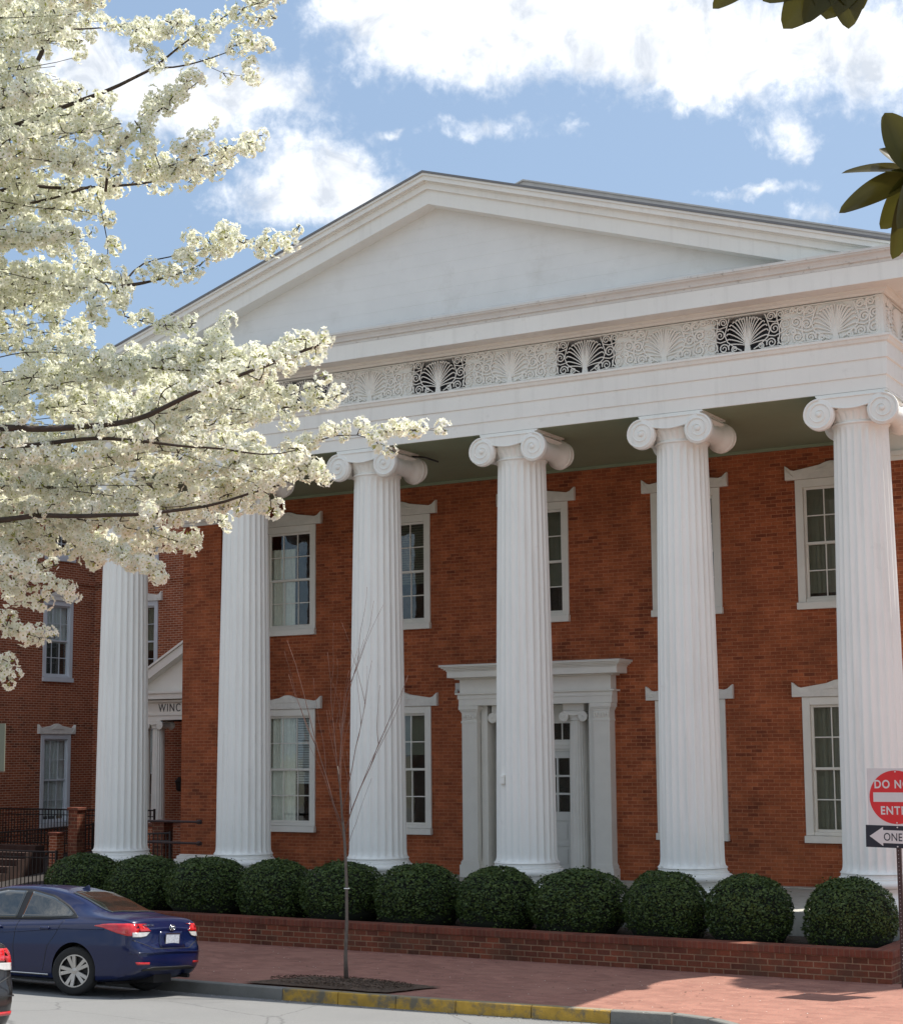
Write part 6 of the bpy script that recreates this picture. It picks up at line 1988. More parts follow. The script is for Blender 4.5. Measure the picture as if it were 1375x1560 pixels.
406,30,-241,427,36,-251,456,39,-256,495,42,-266,528,49,-267,551,66,-264,563,85,-261,572,108,-264,589,134,-251,605,146,-246,631,155,-258,668,157,-272,702,
159,-278,327,75,-244,360,75,-235,388,80,-230,413,95,-216,424,115,-223,438,144,-222,454,167,-211,480,185,-216,511,190,-208,540,192,-206,572,191,-197,599,
198,-196,619,210,-191,635,229,-185,647,250,-181,367,66,-246,386,81,-250,401,108,-255,414,137,-256,433,159,-243,461,171,-236,490,174,-227,525,172,-216,558,
177,-224,586,189,-214,604,213,-219,614,232,-208,627,254,-203,287,122,-244,322,128,-250,353,130,-257,388,137,-264,408,147,-275,427,166,-267,441,189,-264,
454,214,-253,470,233,-247,498,248,-244,522,253,-243,552,252,-231,593,254,-227,621,263,-223,272,156,-241,295,167,-238,313,185,-226,327,213,-230,343,241,
-231,359,256,-220,385,270,-225,415,276,-224,459,277,-213,488,280,-208,522,294,-200,538,309,-195,555,337,-181,566,355,-168,326,107,-257,343,132,-263,364,
143,-251,396,150,-251,430,153,-261,463,155,-262,491,163,-260,512,178,-250,526,198,-240,536,221,-244,548,240,-233,569,259,-225,592,268,-221,622,273,-227,
410,29,-278,430,43,-274,440,63,-283,448,82,-272,462,107,-271,478,124,-280,502,133,-282,527,137,-293,554,137,-291,590,141,-304,619,155,-312,633,171,-297,
646,196,-283,661,221,-266,389,21,-290,400,37,-298,413,62,-291,426,90,-295,441,108,-302,473,120,-305,502,123,-316,543,125,-313,566,129,-323,590,142,-315,
607,163,-307,622,193,-300,635,213,-285,651,229,-296,364,58,-288,391,59,-283,431,60,-275,462,73,-283,477,87,-283,490,111,-285,500,133,-279,513,152,-270,
529,167,-279,562,176,-276,597,178,-277,626,179,-274,660,186,-271,674,197,-281,167,223,-260,198,240,-270,221,269,-273,240,301,-262,258,324,-250,278,338,
-247,312,350,-255,340,354,-269,373,356,-263,411,365,-276,440,382,-269,458,407,-277,471,431,-282,131,271,-254,157,285,-260,195,292,-255,233,297,-260,271,
301,-249,305,319,-262,319,338,-273,336,364,-258,356,395,-252,381,418,-260,413,427,-246,454,432,-253,293,135,-296,307,156,-291,328,170,-275,353,177,-270,
380,181,-278,414,184,-281,444,187,-278,473,199,-276,493,219,-272,507,247,-279,520,269,-276,538,290,-262,305,114,-292,322,139,-298,347,155,-308,372,160,
-309,410,164,-322,446,168,-325,472,176,-327,492,194,-336,509,223,-339,526,253,-324,548,275,-321,315,104,-313,329,118,-305,354,131,-314,382,136,-323,413,
137,-319,447,141,-323,478,153,-333,494,170,-338,509,195,-332,523,225,-339,353,85,-311,368,100,-316,391,110,-317,424,113,-309,463,116,-316,489,118,-310,
516,132,-320,536,156,-318,548,179,-313,263,143,-310,296,146,-299,321,159,-303,339,183,-314,355,213,-314,374,242,-309,401,260,-302,432,268,-315,256,159,
-315,278,173,-323,292,188,-314,304,208,-304,322,239,-286,339,257,-286,369,272,-293,401,276,-286,343,66,-337,354,90,-346,367,117,-345,383,139,-347,407,154,
-342,432,158,-333,471,161,-338,497,160,-326,329,90,-341,360,98,-342,399,101,-347,436,103,-339,465,113,-335,480,125,-323,494,147,-314,398,16,-365,407,37,
-363,417,56,-353,434,73,-359,453,81,-367,492,86,-369,524,86,-363,395,29,-363,409,41,-368,424,63,-354,431,83,-357,446,107,-349,470,125,-340,407,28,-367,
417,47,-372,436,63,-374,465,73,-376,492,76,-382,394,28,-370,417,33,-360,451,37,-366,483,38,-364,508,41,-365,524,48,-375,192,239,-351,233,244,-361,273,248,
-355,294,256,-366,167,242,-346,199,258,-353,214,275,-358,232,302,-344,]
PEAR_M = [(14,360,70),(12,300,30),(6,50,20),(4,30,15),(3,10,10),(10,300,60),(7,300,120),(6,220,120),(6,140,60),(5,100,30),(6,160,80),(9,140,40),(6,200,120),(7,170,40),(4,60,20),(4,70,30),(5,40,20),(5,30,15),(2,30,15),(5,60,20),(5,40,20),(6,40,20),(3,40,20),(7,100,30),(4,30,20),(4,40,20),(6,70,30),(4,40,20),(6,80,30),(5,80,30),(6,40,20),(3,30,15),(4,40,20),(5,50,20),(5,40,20),(4,40,20),(3,30,20),(7,80,30),(3,50,20),(3,40,20),(5,40,20),(4,50,20),(4,40,20),(4,50,20),(4,30,20),(4,40,20),(4,40,20),(3,40,20),(3,40,20),(4,40,20),(3,30,20),(5,40,20),(4,40,20),(8,45,20),(9,45,20),(8,45,20),(9,45,20),(8,45,20),(8,45,20),(8,45,20),(8,45,20),(7,45,20),(8,45,20),(7,45,20),(8,45,20),(7,45,20),(7,45,20),(7,45,20),(7,45,20),(6,45,20),(6,45,20),(6,45,20),(6,45,20),(6,45,20),(7,45,20),(7,45,20),(7,45,20),(7,45,20),(8,45,20),(8,45,20),(8,45,20),(8,45,20),(8,45,20),(7,45,20),(8,45,20),(8,45,20),(8,45,20),(9,45,20),(8,45,20),(9,45,20),(9,45,20),(8,45,20),(9,45,20),(7,45,20),(7,45,20),(7,45,20),(7,45,20),(7,45,20),(7,45,20),(7,45,20),(8,45,20),(7,45,20),(7,45,20),(8,45,20),(8,45,20),(8,45,20),(8,45,20),(8,45,20),(8,45,20),(8,45,20),(8,45,20),(8,45,20),(8,45,20),(8,45,20),(7,45,20),(7,45,20),(7,45,20),(7,45,20),(8,45,20),(10,45,20),(10,45,20),(10,45,20),(11,45,20),(12,45,20),(11,45,20),(13,45,20),(12,45,20),(14,45,20),(14,45,20),(14,45,20),(13,45,20),(14,45,20),(14,45,20),(14,45,20),(15,45,20),(15,45,20),(13,45,20),(15,45,20),(13,45,20),(14,45,20),(14,45,20),(14,45,20),(14,45,20),(14,45,20),(14,45,20),(13,45,20),(12,45,20),(12,45,20),(11,45,20),(10,45,20),(9,45,20),(8,45,20),(8,45,20),(8,45,20),(7,45,20),(7,45,20),(6,45,20),(5,45,20),(6,45,20),(4,45,20),(4,45,20)]
O0 = np.array([14., -20., 6.])


def dec(s):
    return np.array(s, dtype=float).reshape(-1, 3) / 200.0 + O0


pc_, pb_ = dec(PEAR_C), dec(PEAR_B)
TRK = (12.6, -20.6)
pear = wb(empty('blossoming_pear_tree', (TRK[0], TRK[1], gz(TRK[1])), 'tree covered in white blossom reaching in from the left', 'tree'))
PBARK = plain('pear_bark', (.060, .043, .034), .9, .3, 25, .6, 60)
mb = MB()
tp = [(TRK[0], TRK[1], gz(TRK[1]) - .1), (TRK[0] + .02, TRK[1], 2.0), (TRK[0] + .06, TRK[1] + .04, 3.0), (TRK[0] + .02, TRK[1] + .05, 4.2), (TRK[0] + .1, TRK[1] + .1, 5.6), (TRK[0] + .15, TRK[1] + .15, 7.2), (TRK[0] + .2, TRK[1] + .2, 8.6)]
mb.tube(tp, [.22, .17, .15, .13, .10, .07, .03], 12)
mb.build('trunk', PBARK, pear, smooth=True)
mb = MB()
nodes = []
o = 0
for (n, r0, r1) in PEAR_M:
    pts = pb_[o:o + n]
    o += n
    r0, r1 = r0 / 1e4, r1 / 1e4
    # resample with a little crookedness
    q = []
    for i in range(n - 1):
        L = np.linalg.norm(pts[i + 1] - pts[i])
        m = max(1, int(L / .07))
        for k in range(m):
            q.append(pts[i] + (pts[i + 1] - pts[i]) * k / m + nrg.normal(size=3) * .006)
    q.append(pts[-1])
    q = np.array(q)
    for _ in range(2):
        q[1:-1] = (q[:-2] + 2 * q[1:-1] + q[2:]) / 4
    if r0 >= .014:   # limb: run it back to the trunk
        z = max(2.4, min(7.5, q[0][2] - .8))
        st = np.array([TRK[0] + .05, TRK[1] + .05, z])
        ex = [st + (q[0] - st) * t + np.array([0, 0, -.10 * math.sin(PI * t)]) for t in (0, .25, .5, .75)]
        q = np.vstack([ex, q])
    rs = [(r0 + (r1 - r0) * i / max(1, len(q) - 1)) * (.85 if r0 > .01 else .8) for i in range(len(q))]
    if r0 >= .014:
        rs[0:3] = [r0 * 1.7, r0 * 1.5, r0 * 1.25]
    mb.tube([tuple(p) for p in q], rs, 7 if r0 > .008 else 4, cap=False)
    nodes.append(np.asarray(q))
limbs = mb.build('branches', PBARK, pear, smooth=True)
NN = np.vstack(nodes)
# twigs joining every cluster of blossom to the nearest wood
dist = np.array([np.min(np.sum((NN - c) ** 2, 1)) for c in pc_])
order = np.argsort(dist)
tv, tf = [], []
net = list(NN)
NA = np.zeros((len(NN) + len(pc_), 3))
NA[:len(NN)] = NN
cnt = len(NN)
for ci in order:
    c = pc_[ci]
    dd = np.sum((NA[:cnt] - c) ** 2, 1)
    j = int(np.argmin(dd))
    p = NA[j]
    NA[cnt] = c
    cnt += 1
    L = math.sqrt(dd[j])
    if L < .02:
        continue
    mid = (p + c) / 2 + nrg.normal(size=3) * L * .12
    r0, r1 = .0042, .0026
    t_ = (c - p) / L
    a = np.cross(t_, [0, 0, 1.0])
    a /= max(1e-6, np.linalg.norm(a))
    b = np.cross(t_, a)
    o_ = len(tv)
    for (q, r) in ((p, r0), (mid, (r0 + r1) / 2), (c, r1)):
        for k in range(3):
            th = k * 2 * PI / 3
            tv.append(q + (a * math.cos(th) + b * math.sin(th)) * r)
    for s_ in (0, 3):
        for k in range(3):
            k2 = (k + 1) % 3
            tf.append((o_ + s_ + k, o_ + s_ + k2, o_ + s_ + 3 + k2, o_ + s_ + 3 + k))
mb = MB()
mb.v, mb.f, mb.m = [tuple(p) for p in tv], tf, [0] * len(tf)
tw = mb.build('twigs', PBARK, pear)

PETAL, pt, pb2 = new_mat('pear_petal')
geo = N(pt, 'ShaderNodeNewGeometry')
pcol = ramp(pt, geo.outputs['Random Per Island'], [(0, (.86, .86, .79)), (.6, (.93, .928, .89)), (1, (.95, .95, .93))])
pt.links.new(pcol, pb2.inputs['Base Color'])
pb2.inputs['Roughness'].default_value = .6
pb2.inputs['Specular IOR Level'].default_value = .2
tr = N(pt, 'ShaderNodeBsdfTranslucent')
tcol = ramp(pt, geo.outputs['Random Per Island'], [(0, (.86, .88, .64)), (1, (.94, .94, .80))])
pt.links.new(tcol, tr.inputs[0])
mx = N(pt, 'ShaderNodeMixShader')
mx.inputs[0].default_value = .45
pt.links.new(pb2.outputs[0], mx.inputs[1])
pt.links.new(tr.outputs[0], mx.inputs[2])
pt.links.new(mx.outputs[0], pt.nodes['Material Output'].inputs[0])
YG = leaf_mat('blossom_centre', (.30, .34, .07), (.46, .46, .14), .6, .35)


def cluster(seed):
    g = np.random.default_rng(seed)
    V, MI = [], []
    nfl = 19
    k = 0
    while k < nfl:
        d = g.normal(size=3)
        d /= np.linalg.norm(d)
        if d[2] < -.6:
            continue
        k += 1
        c = d * g.uniform(.024, .040)
        ax = d + g.normal(size=3) * .25
        ax /= np.linalg.norm(ax)
        u = np.cross(ax, g.normal(size=3))
        u /= np.linalg.norm(u)
        v = np.cross(ax, u)
        rot = g.uniform(0, 6.28)
        for j in range(5):
            th = rot + j * 2 * PI / 5
            e = u * math.cos(th) + v * math.sin(th)
            f = -u * math.sin(th) + v * math.cos(th)
            s = .0135
            V += [c + ax * .001, c + e * s * .65 - f * s * .46 + ax * .003, c + e * s * 1.12 + ax * .0055, c + e * s * .65 + f * s * .46 + ax * .003]
            MI.append(0)
        s = .0035
        V += [c + ax * .004 + u * s, c + ax * .004 + v * s, c + ax * .004 - u * s, c + ax * .004 - v * s]
        MI.append(1)
    for j in range(5):   # young leaves and stalks below the flowers
        d = g.normal(size=3)
        d[2] = -abs(d[2]) * .5
        d /= np.linalg.norm(d)
        f = np.cross(d, g.normal(size=3))
        f /= np.linalg.norm(f)
        V += [d * .006, d * .018 + f * .0035, d * .030, d * .018 - f * .0035]
        MI.append(1)
    return np.array(V), np.array(MI)


cls = [cluster(s_) for s_ in range(6)]
# the part of the crown that stays out of the picture on the left
gx_ = np.random.default_rng(21)
lim = np.array([q[int(k)] for q in nodes if len(q) > 8 for k in gx_.integers(0, len(q), 90)])
lim = lim + gx_.normal(size=lim.shape) * .16
blob_ = gx_.normal(size=(2600, 3)) * np.array([.95, .95, 1.25]) + np.array([13.0, -20.2, 6.4])
lim = np.vstack([lim, blob_])
rel = lim - np.array([22.206, -25.493, 3.27])
side = (rel @ np.array(R2)) / (rel @ np.array(Fv))
lim = lim[(side < (-140 - PPX) / F_PX) & (lim[:, 2] > 3.4)][:3200]
pc_ = np.vstack([pc_, lim])
VV, MM = [], []
for i, c in enumerate(pc_):
    V, MI = cls[i % 6]
    q = nrg.normal(size=4)
    q /= np.linalg.norm(q)
    w_, x, y, z = q
    Rm = np.array([[1 - 2 * (y * y + z * z), 2 * (x * y - z * w_), 2 * (x * z + y * w_)], [2 * (x * y + z * w_), 1 - 2 * (x * x + z * z), 2 * (y * z - x * w_)], [2 * (x * z - y * w_), 2 * (y * z + x * w_), 1 - 2 * (x * x + y * y)]])
    s_ = nrg.uniform(.85, 1.42)
    VV.append(V @ Rm.T * s_ + c)
    MM.append(MI)
me = fast_mesh('blossom', np.vstack(VV), 4, [PETAL, YG], np.concatenate(MM))
bl = bpy.data.objects.new('blossom', me)
COL.objects.link(bl)
bl.parent = pear
bl.location = -Vector(pear.location)

# ------------------------------------------------------------------ magnolia reaching in at the top right
MAG = leaf_mat('magnolia_leaf_top', (.022, .024, .010), (.12, .105, .018), .22, .42)
MAGU = MAG
mag = wb(empty('magnolia_tree', (23.6, -20.4, gz(-20.4)), 'broad leaved magnolia whose dark glossy leaves hang in at the top right', 'tree'))
mb = MB()
mb.tube([(23.6, -20.4, 1.0), (23.6, -20.4, 2.6), (23.5, -20.45, 4.2), (23.4, -20.5, 6.5), (23.45, -20.4, 9.0)], [.17, .14, .12, .08, .03], 10)
mb.tube([(23.5, -20.45, 4.3), (22.7, -20.7, 4.75), (21.9, -20.9, 4.95), (21.35, -21.0, 4.90), (21.16, -21.02, 4.83)], [.05, .03, .02, .013, .008], 8)
mb.tube([(23.45, -20.48, 5.0), (22.6, -20.8, 5.5), (21.7, -21.05, 5.62), (21.05, -21.18, 5.50)], [.05, .03, .018, .010], 8)
mb.build('trunk', PBARK, mag, smooth=True)


def leaf(base, tip, wd, up=(0, 0, 1), curl=.12, n=9):
    base, tip = Vector(base), Vector(tip)
    ax = tip - base
    L = ax.length
    t = ax.normalized()
    s_ = t.cross(Vector(up))
    if s_.length < .01:
        s_ = t.orthogonal()
    s_.normalize()
    nn = s_.cross(t)
    V, Fc = [], []
    for i in range(n + 1):
        u = i / n
        hw = wd * 2.1 * (math.sin(PI * min(1, u ** .9 * .96 + .03)) ** .62) * (1 - .2 * u)
        if i == n: hw = .0008
        c = base + ax * u - nn * curl * L * (u ** 2) + nn * .0
        for k in (-1, -.5, 0, .5, 1):
            V.append(c + s_ * hw * k + nn * (abs(k) ** 1.5) * hw * .28)
    for i in range(n):
        for k in range(4):
            a = i * 5 + k
            Fc.append((a, a + 1, a + 6, a + 5))
    return V, Fc


def magleaf(base, tip, wd, up=(0, 0, 1), curl=.12):
    mb = MB()
    V, Fc = leaf(base, tip, wd, up, curl, 20)
    mb.add(V, Fc)
    mb.build('leaf', MAG, mag, smooth=True)


ctr = (21.13, -21.02, 4.845)
view = (0.5, -.84, .1)
for (tip, wd, up) in (((20.94, -21.09, 4.905 - .02), .024, (.2, -.5, .8)), ((20.925, -21.10, 4.765), .023, (.6, -.6, .5)), ((21.055, -21.0, 4.62), .024, (.7, -.7, .1)), ((21.03, -21.03, 4.70), .026, (.8, -.6, .0)),
                      ((21.06, -21.06, 5.03), .030, (.5, -.84, .0)), ((21.03, -21.02, 4.95), .020, (.7, -.6, .2)), ((21.20, -21.0, 5.05), .03, (.5, -.8, 0)), ((21.25, -20.95, 4.70), .03, (.5, -.8, 0)), ((21.32, -20.95, 4.9), .03, (.3, -.8, .5)), ((21.10, -21.1, 4.68), .022, (.8, -.5, .2))):
    magleaf(ctr, tip, wd, up)
c2 = (20.98, -21.16, 5.46)
for (tip, wd) in (((20.66, -21.32, 5.318), .020), ((20.825, -21.215, 5.262), .036), ((20.985, -21.135, 5.255), .030), ((20.78, -21.25, 5.34), .03), ((20.93, -21.16, 5.285), .040), ((21.01, -21.12, 5.30), .03), ((20.7, -21.3, 5.45), .03), ((21.1, -21.1, 5.5), .03), ((20.88, -21.2, 5.27), .024)):
    magleaf(c2 if tip[0] > 20.75 else (20.78, -21.26, 5.44), tip, wd, (.5, -.84, -.1), .04)
# the rest of the crown, out of the picture on the right
g = np.random.default_rng(4)
mb = MB()
for i in range(700):
    p = Vector((23.55, -20.4, 6.6)) + Vector(g.normal(size=3)) * .75
    if (p - Vector(CAM)).length < 3.2 or p.x < 22.6:
        continue
    d = Vector(g.normal(size=3)).normalized() * .15
    V, Fc = leaf(p, p + d, .028, g.normal(size=3), .1, 4)
    mb.add(V, Fc)
cr = mb.build('crown', MAG, mag, smooth=True)

# tree beside the right end of the building; only its shade reaches the picture
oak = wb(empty('evergreen_tree', (18.6, 2.4, .2), 'evergreen tree beside the right end of the building', 'tree'))
mb = MB()
mb.tube([(18.6, 2.4, .1), (18.6, 2.4, 3), (18.6, 2.7, 6), (18.7, 3.2, 9.5), (18.75, 3.3, 13)], [.26, .22, .17, .10, .03], 10)
mb.build('trunk', PBARK, oak, smooth=True)
n = 6500
dd = g.normal(size=(n, 3))
dd /= np.linalg.norm(dd, axis=1)[:, None]
pp_ = dd * (g.uniform(0, 1, n) ** .4)[:, None] * np.array([1.35, 1.25, 3.2]) + np.array([18.75, 3.3, 10.8])
t1 = g.normal(size=(n, 3)); t1 /= np.linalg.norm(t1, axis=1)[:, None]
t2 = np.cross(t1, g.normal(size=(n, 3))); t2 /= np.linalg.norm(t2, axis=1)[:, None]
s_ = g.uniform(.08, .16, n)[:, None]
me = fast_mesh('crown', np.stack([pp_ - t1 * s_, pp_ + t2 * s_ * .6, pp_ + t1 * s_, pp_ - t2 * s_ * .6], 1).reshape(-1, 3), 4, [BOX])
o = bpy.data.objects.new('crown', me)
COL.objects.link(o)
o.parent = oak
o.location = -Vector(oak.location)

# fallen petals and leaf litter on the pavers, the street and in the gutter
def litter(name, mat, n, label_kind, seed, smin, smax):
    g2 = np.random.default_rng(seed)
    V = []
    while len(V) < n:
        if g2.random() < .45:
            x = g2.uniform(4, 15.5)
            y = float(np.interp(x, [p[0] for p in KP[:9]], [p[1] for p in KP[:9]])) - abs(g2.normal()) * .10 - .01
            z = gz(y) + .004
        else:
            x, y = g2.uniform(3, 16), g2.uniform(-6.6, -3.15)
            z = top(y) + .048 * 0 + .045 * (y + 6.9) / 3.9 * .9 + .006
        s = g2.uniform(smin, smax)
        a = g2.uniform(0, 6.28)
        u = np.array([math.cos(a), math.sin(a), g2.uniform(-.2, .2)]) * s
        v = np.array([-math.sin(a), math.cos(a), g2.uniform(-.2, .2)]) * s * .6
        c = np.array([x, y, z])
        V.append([c - u, c - v, c + u, c + v])
    me = fast_mesh(name, np.array(V).reshape(-1, 3), 4, [mat])
    o = bpy.data.objects.new(name, me)
    COL.objects.link(o)
    tag(o, kind='stuff')


litter('fallen_petals', PETAL, 500, '', 3, .006, .012)
litter('leaf_litter', SOIL2, 420, '', 8, .008, .024)

# ------------------------------------------------------------------ road signs
SIGNW = plain('sign_white_sheeting', (.62, .61, .60), .45, .04, 5)
SIGNR = plain('sign_red_sheeting', (.62, .018, .022), .4, .05, 5)
SIGNK = plain('sign_black', (.012, .011, .022), .35)
sg = wb(empty('road_sign', (16.215, -3.29, .15), 'DO NOT ENTER sign above a ONE WAY arrow on a dark perforated post', 'sign'))
mb = MB()
for s_ in (-1, 1):
    mb.box(16.215 + s_ * .026 - .003, 16.215 + s_ * .026 + .003, -3.29, -3.24, .1, 3.0)
mb.box(16.19, 16.24, -3.295, -3.289, .1, 3.0)
for i in range(56):   # punched holes read as a dotted dark line
    z = .25 + i * .05
    mb.tube([(16.215, -3.299, z), (16.215, -3.296, z)], .006, 8, 1)
mb.build('post', [RUST, plain('hole_grey', (.35, .33, .33), .8)], sg)
SX, SZ, SY = 16.215, 2.65, -3.31
mb = MB()
mb.box(SX - .38, SX + .38, SY, SY + .004, SZ - .38, SZ + .38)
pl = mb.build('do_not_enter_panel', SIGNW, sg, bevel=.0)
mb = MB()
T = Matrix.Translation((SX, SY - .001, SZ)) @ Matrix.Rotation(R(90), 4, 'X')
mb.lathe([(.001, .0), (.352, .0), (.352, .002), (.001, .002)], 64, mat=T)
mb.build('red_disc', SIGNR, pl)
mb = MB()
mb.box(SX - .30, SX + .30, SY - .0055, SY - .003, SZ - .062, SZ + .062)
mb.build('white_bar', SIGNW, pl)
text('lettering', 'DO NOT', .150, SIGNW, pl, (SX, SY - .004, SZ + .120), (R(90), 0, 0), ext=.001, sx=.86, spacing=1.15, bold=.0035, align='CENTER')
text('lettering', 'ENTER', .150, SIGNW, pl, (SX, SY - .004, SZ - .225), (R(90), 0, 0), ext=.001, sx=.86, spacing=1.15, bold=.0035, align='CENTER')
mb = MB()
for z in (.335, -.335):
    mb.lathe([(.001, 0), (.010, 0), (.009, .006), (.001, .007)], 12, mat=Matrix.Translation((SX, SY - .003, SZ + z)) @ Matrix.Rotation(R(90), 4, 'X'))
mb.build('bolts', SIGNW, pl)
OW = Matrix.Translation((SX, SY, 2.13)) @ Matrix.Rotation(R(1.2), 4, 'Y')
mb = MB()
mb.box(-.42, .46, -.002, .002, -.145, .145, mat=OW)
ow = mb.build('one_way_panel', SIGNK, sg)
mb = MB()
mb.prism([(-.37, 0), (-.19, -.125), (-.19, -.085), (.42, -.085), (.42, .085), (-.19, .085), (-.19, .125)], -.006, -.0025, mat=OW)
mb.build('arrow', SIGNW, ow)
tx = text('lettering', 'ONE WAY', .145, SIGNK, ow, (SX - .185, SY - .0065, 2.13 - .048), (R(90), R(1.2), 0), ext=.001, sx=.80, spacing=1.05, bold=.001)
mb = MB()
for z in (.125, -.125):
    mb.lathe([(.001, 0), (.010, 0), (.009, .006), (.001, .007)], 12, mat=OW @ Matrix.Translation((0, -.002, z)) @ Matrix.Rotation(R(90), 4, 'X'))
mb.build('bolts', SIGNW, ow)

# back of another street sign at the very left edge, nearer the viewer
ps = wb(empty('street_sign', (9.81, -13.2, gz(-13.2)), 'narrow grey green sign edge cut off by the left side of the picture', 'sign'))
mb = MB()
mb.box(9.66, 9.965, -13.21, -13.20, 3.12, 3.60)
mb.build('panel', plain('sign_back_grey_green', (.17, .17, .12), .5, .1, 5), ps, bevel=.0)
mb = MB()
mb.tube([(9.81, -13.18, gz(-13.2) - .1), (9.81, -13.18, 3.55)], .025, 8)
mb.build('post', RUST, ps)

# ------------------------------------------------------------------ cars


def lerp_tab(tab, x):
    return float(np.interp(x, [t[0] for t in tab], [t[1] for t in tab]))


T_TOP = [(0, .93), (.08, 1.035), (.25, 1.065), (.55, 1.085), (.80, 1.16), (1.10, 1.275), (1.40, 1.365), (1.75, 1.42), (2.1, 1.435), (2.5, 1.42), (2.8, 1.36), (3.1, 1.25), (3.5, 1.06), (3.7, .99), (4.0, .93), (4.3, .84), (4.48, .72), (4.55, .60)]
T_BELT = [(0, .90), (.08, .965), (.25, 1.0), (.6, 1.005), (1.1, .985), (1.6, .955), (2.2, .92), (2.8, .89), (3.4, .87), (3.8, .85), (4.2, .78), (4.48, .66), (4.55, .56)]
T_W = [(0, .70), (.06, .765), (.15, .815), (.3, .85), (.55, .875), (.95, .887), (1.6, .882), (2.5, .885), (3.4, .888), (3.8, .875), (4.1, .83), (4.35, .72), (4.5, .56), (4.55, .45)]
T_WR = [(0, .60), (.3, .68), (.6, .62), (.9, .57), (1.3, .56), (1.7, .565), (2.3, .575), (2.8, .60), (3.2, .66), (3.6, .70), (4.0, .66), (4.4, .50), (4.55, .36)]
T_BOT = [(0, .36), (.1, .28), (.3, .22), (.7, .18), (3.8, .18), (4.3, .20), (4.55, .28)]


def smooth_tab(tab):
    xs_ = np.linspace(0, 4.55, 183)
    v = np.interp(xs_, [t[0] for t in tab], [t[1] for t in tab])
    for _ in range(2):
        v2 = v.copy()
        v2[1:-1] = (v[:-2] + 2 * v[1:-1] + v[2:]) / 4
        v = v2
    return lambda x: float(np.interp(x, xs_, v))


fT, fB, fW, fR, fL = map(smooth_tab, (T_TOP, T_BELT, T_W, T_WR, T_BOT))


def section(x):
    """half section from bottom centre to top centre: list of (y, z)"""
    zb, zl, zt, w_, wr = fL(x), fB(x), fT(x), fW(x), fR(x)
    zt = max(zt, zl + .02)
    pts = [(0, zb), (w_ * .5, zb), (w_ * .84, zb + .005), (w_ * .93, zb + .03), (w_ * .965, zb + .09)]
    h = zl - zb
    for (f, k) in ((.25, .972), (.36, .982), (.47, .994), (.56, 1.0), (.64, 1.0), (.72, .992), (.80, .988), (.87, .980), (.93, .962), (.975, .935)):
        pts.append((w_ * k, zb + h * f))
    cab = min(1.0, max(0.0, (zt - zl - .09) / .22))   # 0 on boot and bonnet, 1 on the cabin
    # boot / bonnet: gentle crown
    n = 14
    for i in range(n + 1):
        t = i / n
        a = t * PI / 2
        yd_ = w_ * .90 * math.cos(a) ** .8 if t < 1 else 0
        zd_ = zl + (zt - zl) * (math.sin(a) ** .75)
        # cabin: leaning sides then a rounded roof
        if t < .55:
            u = t / .55
            yc = w_ * .905 + (wr - w_ * .905) * u
            zc = zl + (zt - .075 - zl) * u ** .95
        else:
            u = (t - .55) / .45
            b = u * PI / 2
            yc = wr * math.cos(b) ** .55 if u < 1 else 0
            zc = zt - .075 + .075 * math.sin(b) ** .8
        pts.append((yd_ * (1 - cab) + yc * cab, zd_ * (1 - cab) + zc * cab))
    return pts


def rear_shift(z):
    return float(np.interp(z, [.2, .32, .42, .55, .66, .72, .85, .98, 1.05], [.09, .03, .0, .0, .02, .055, .075, .07, .04]))


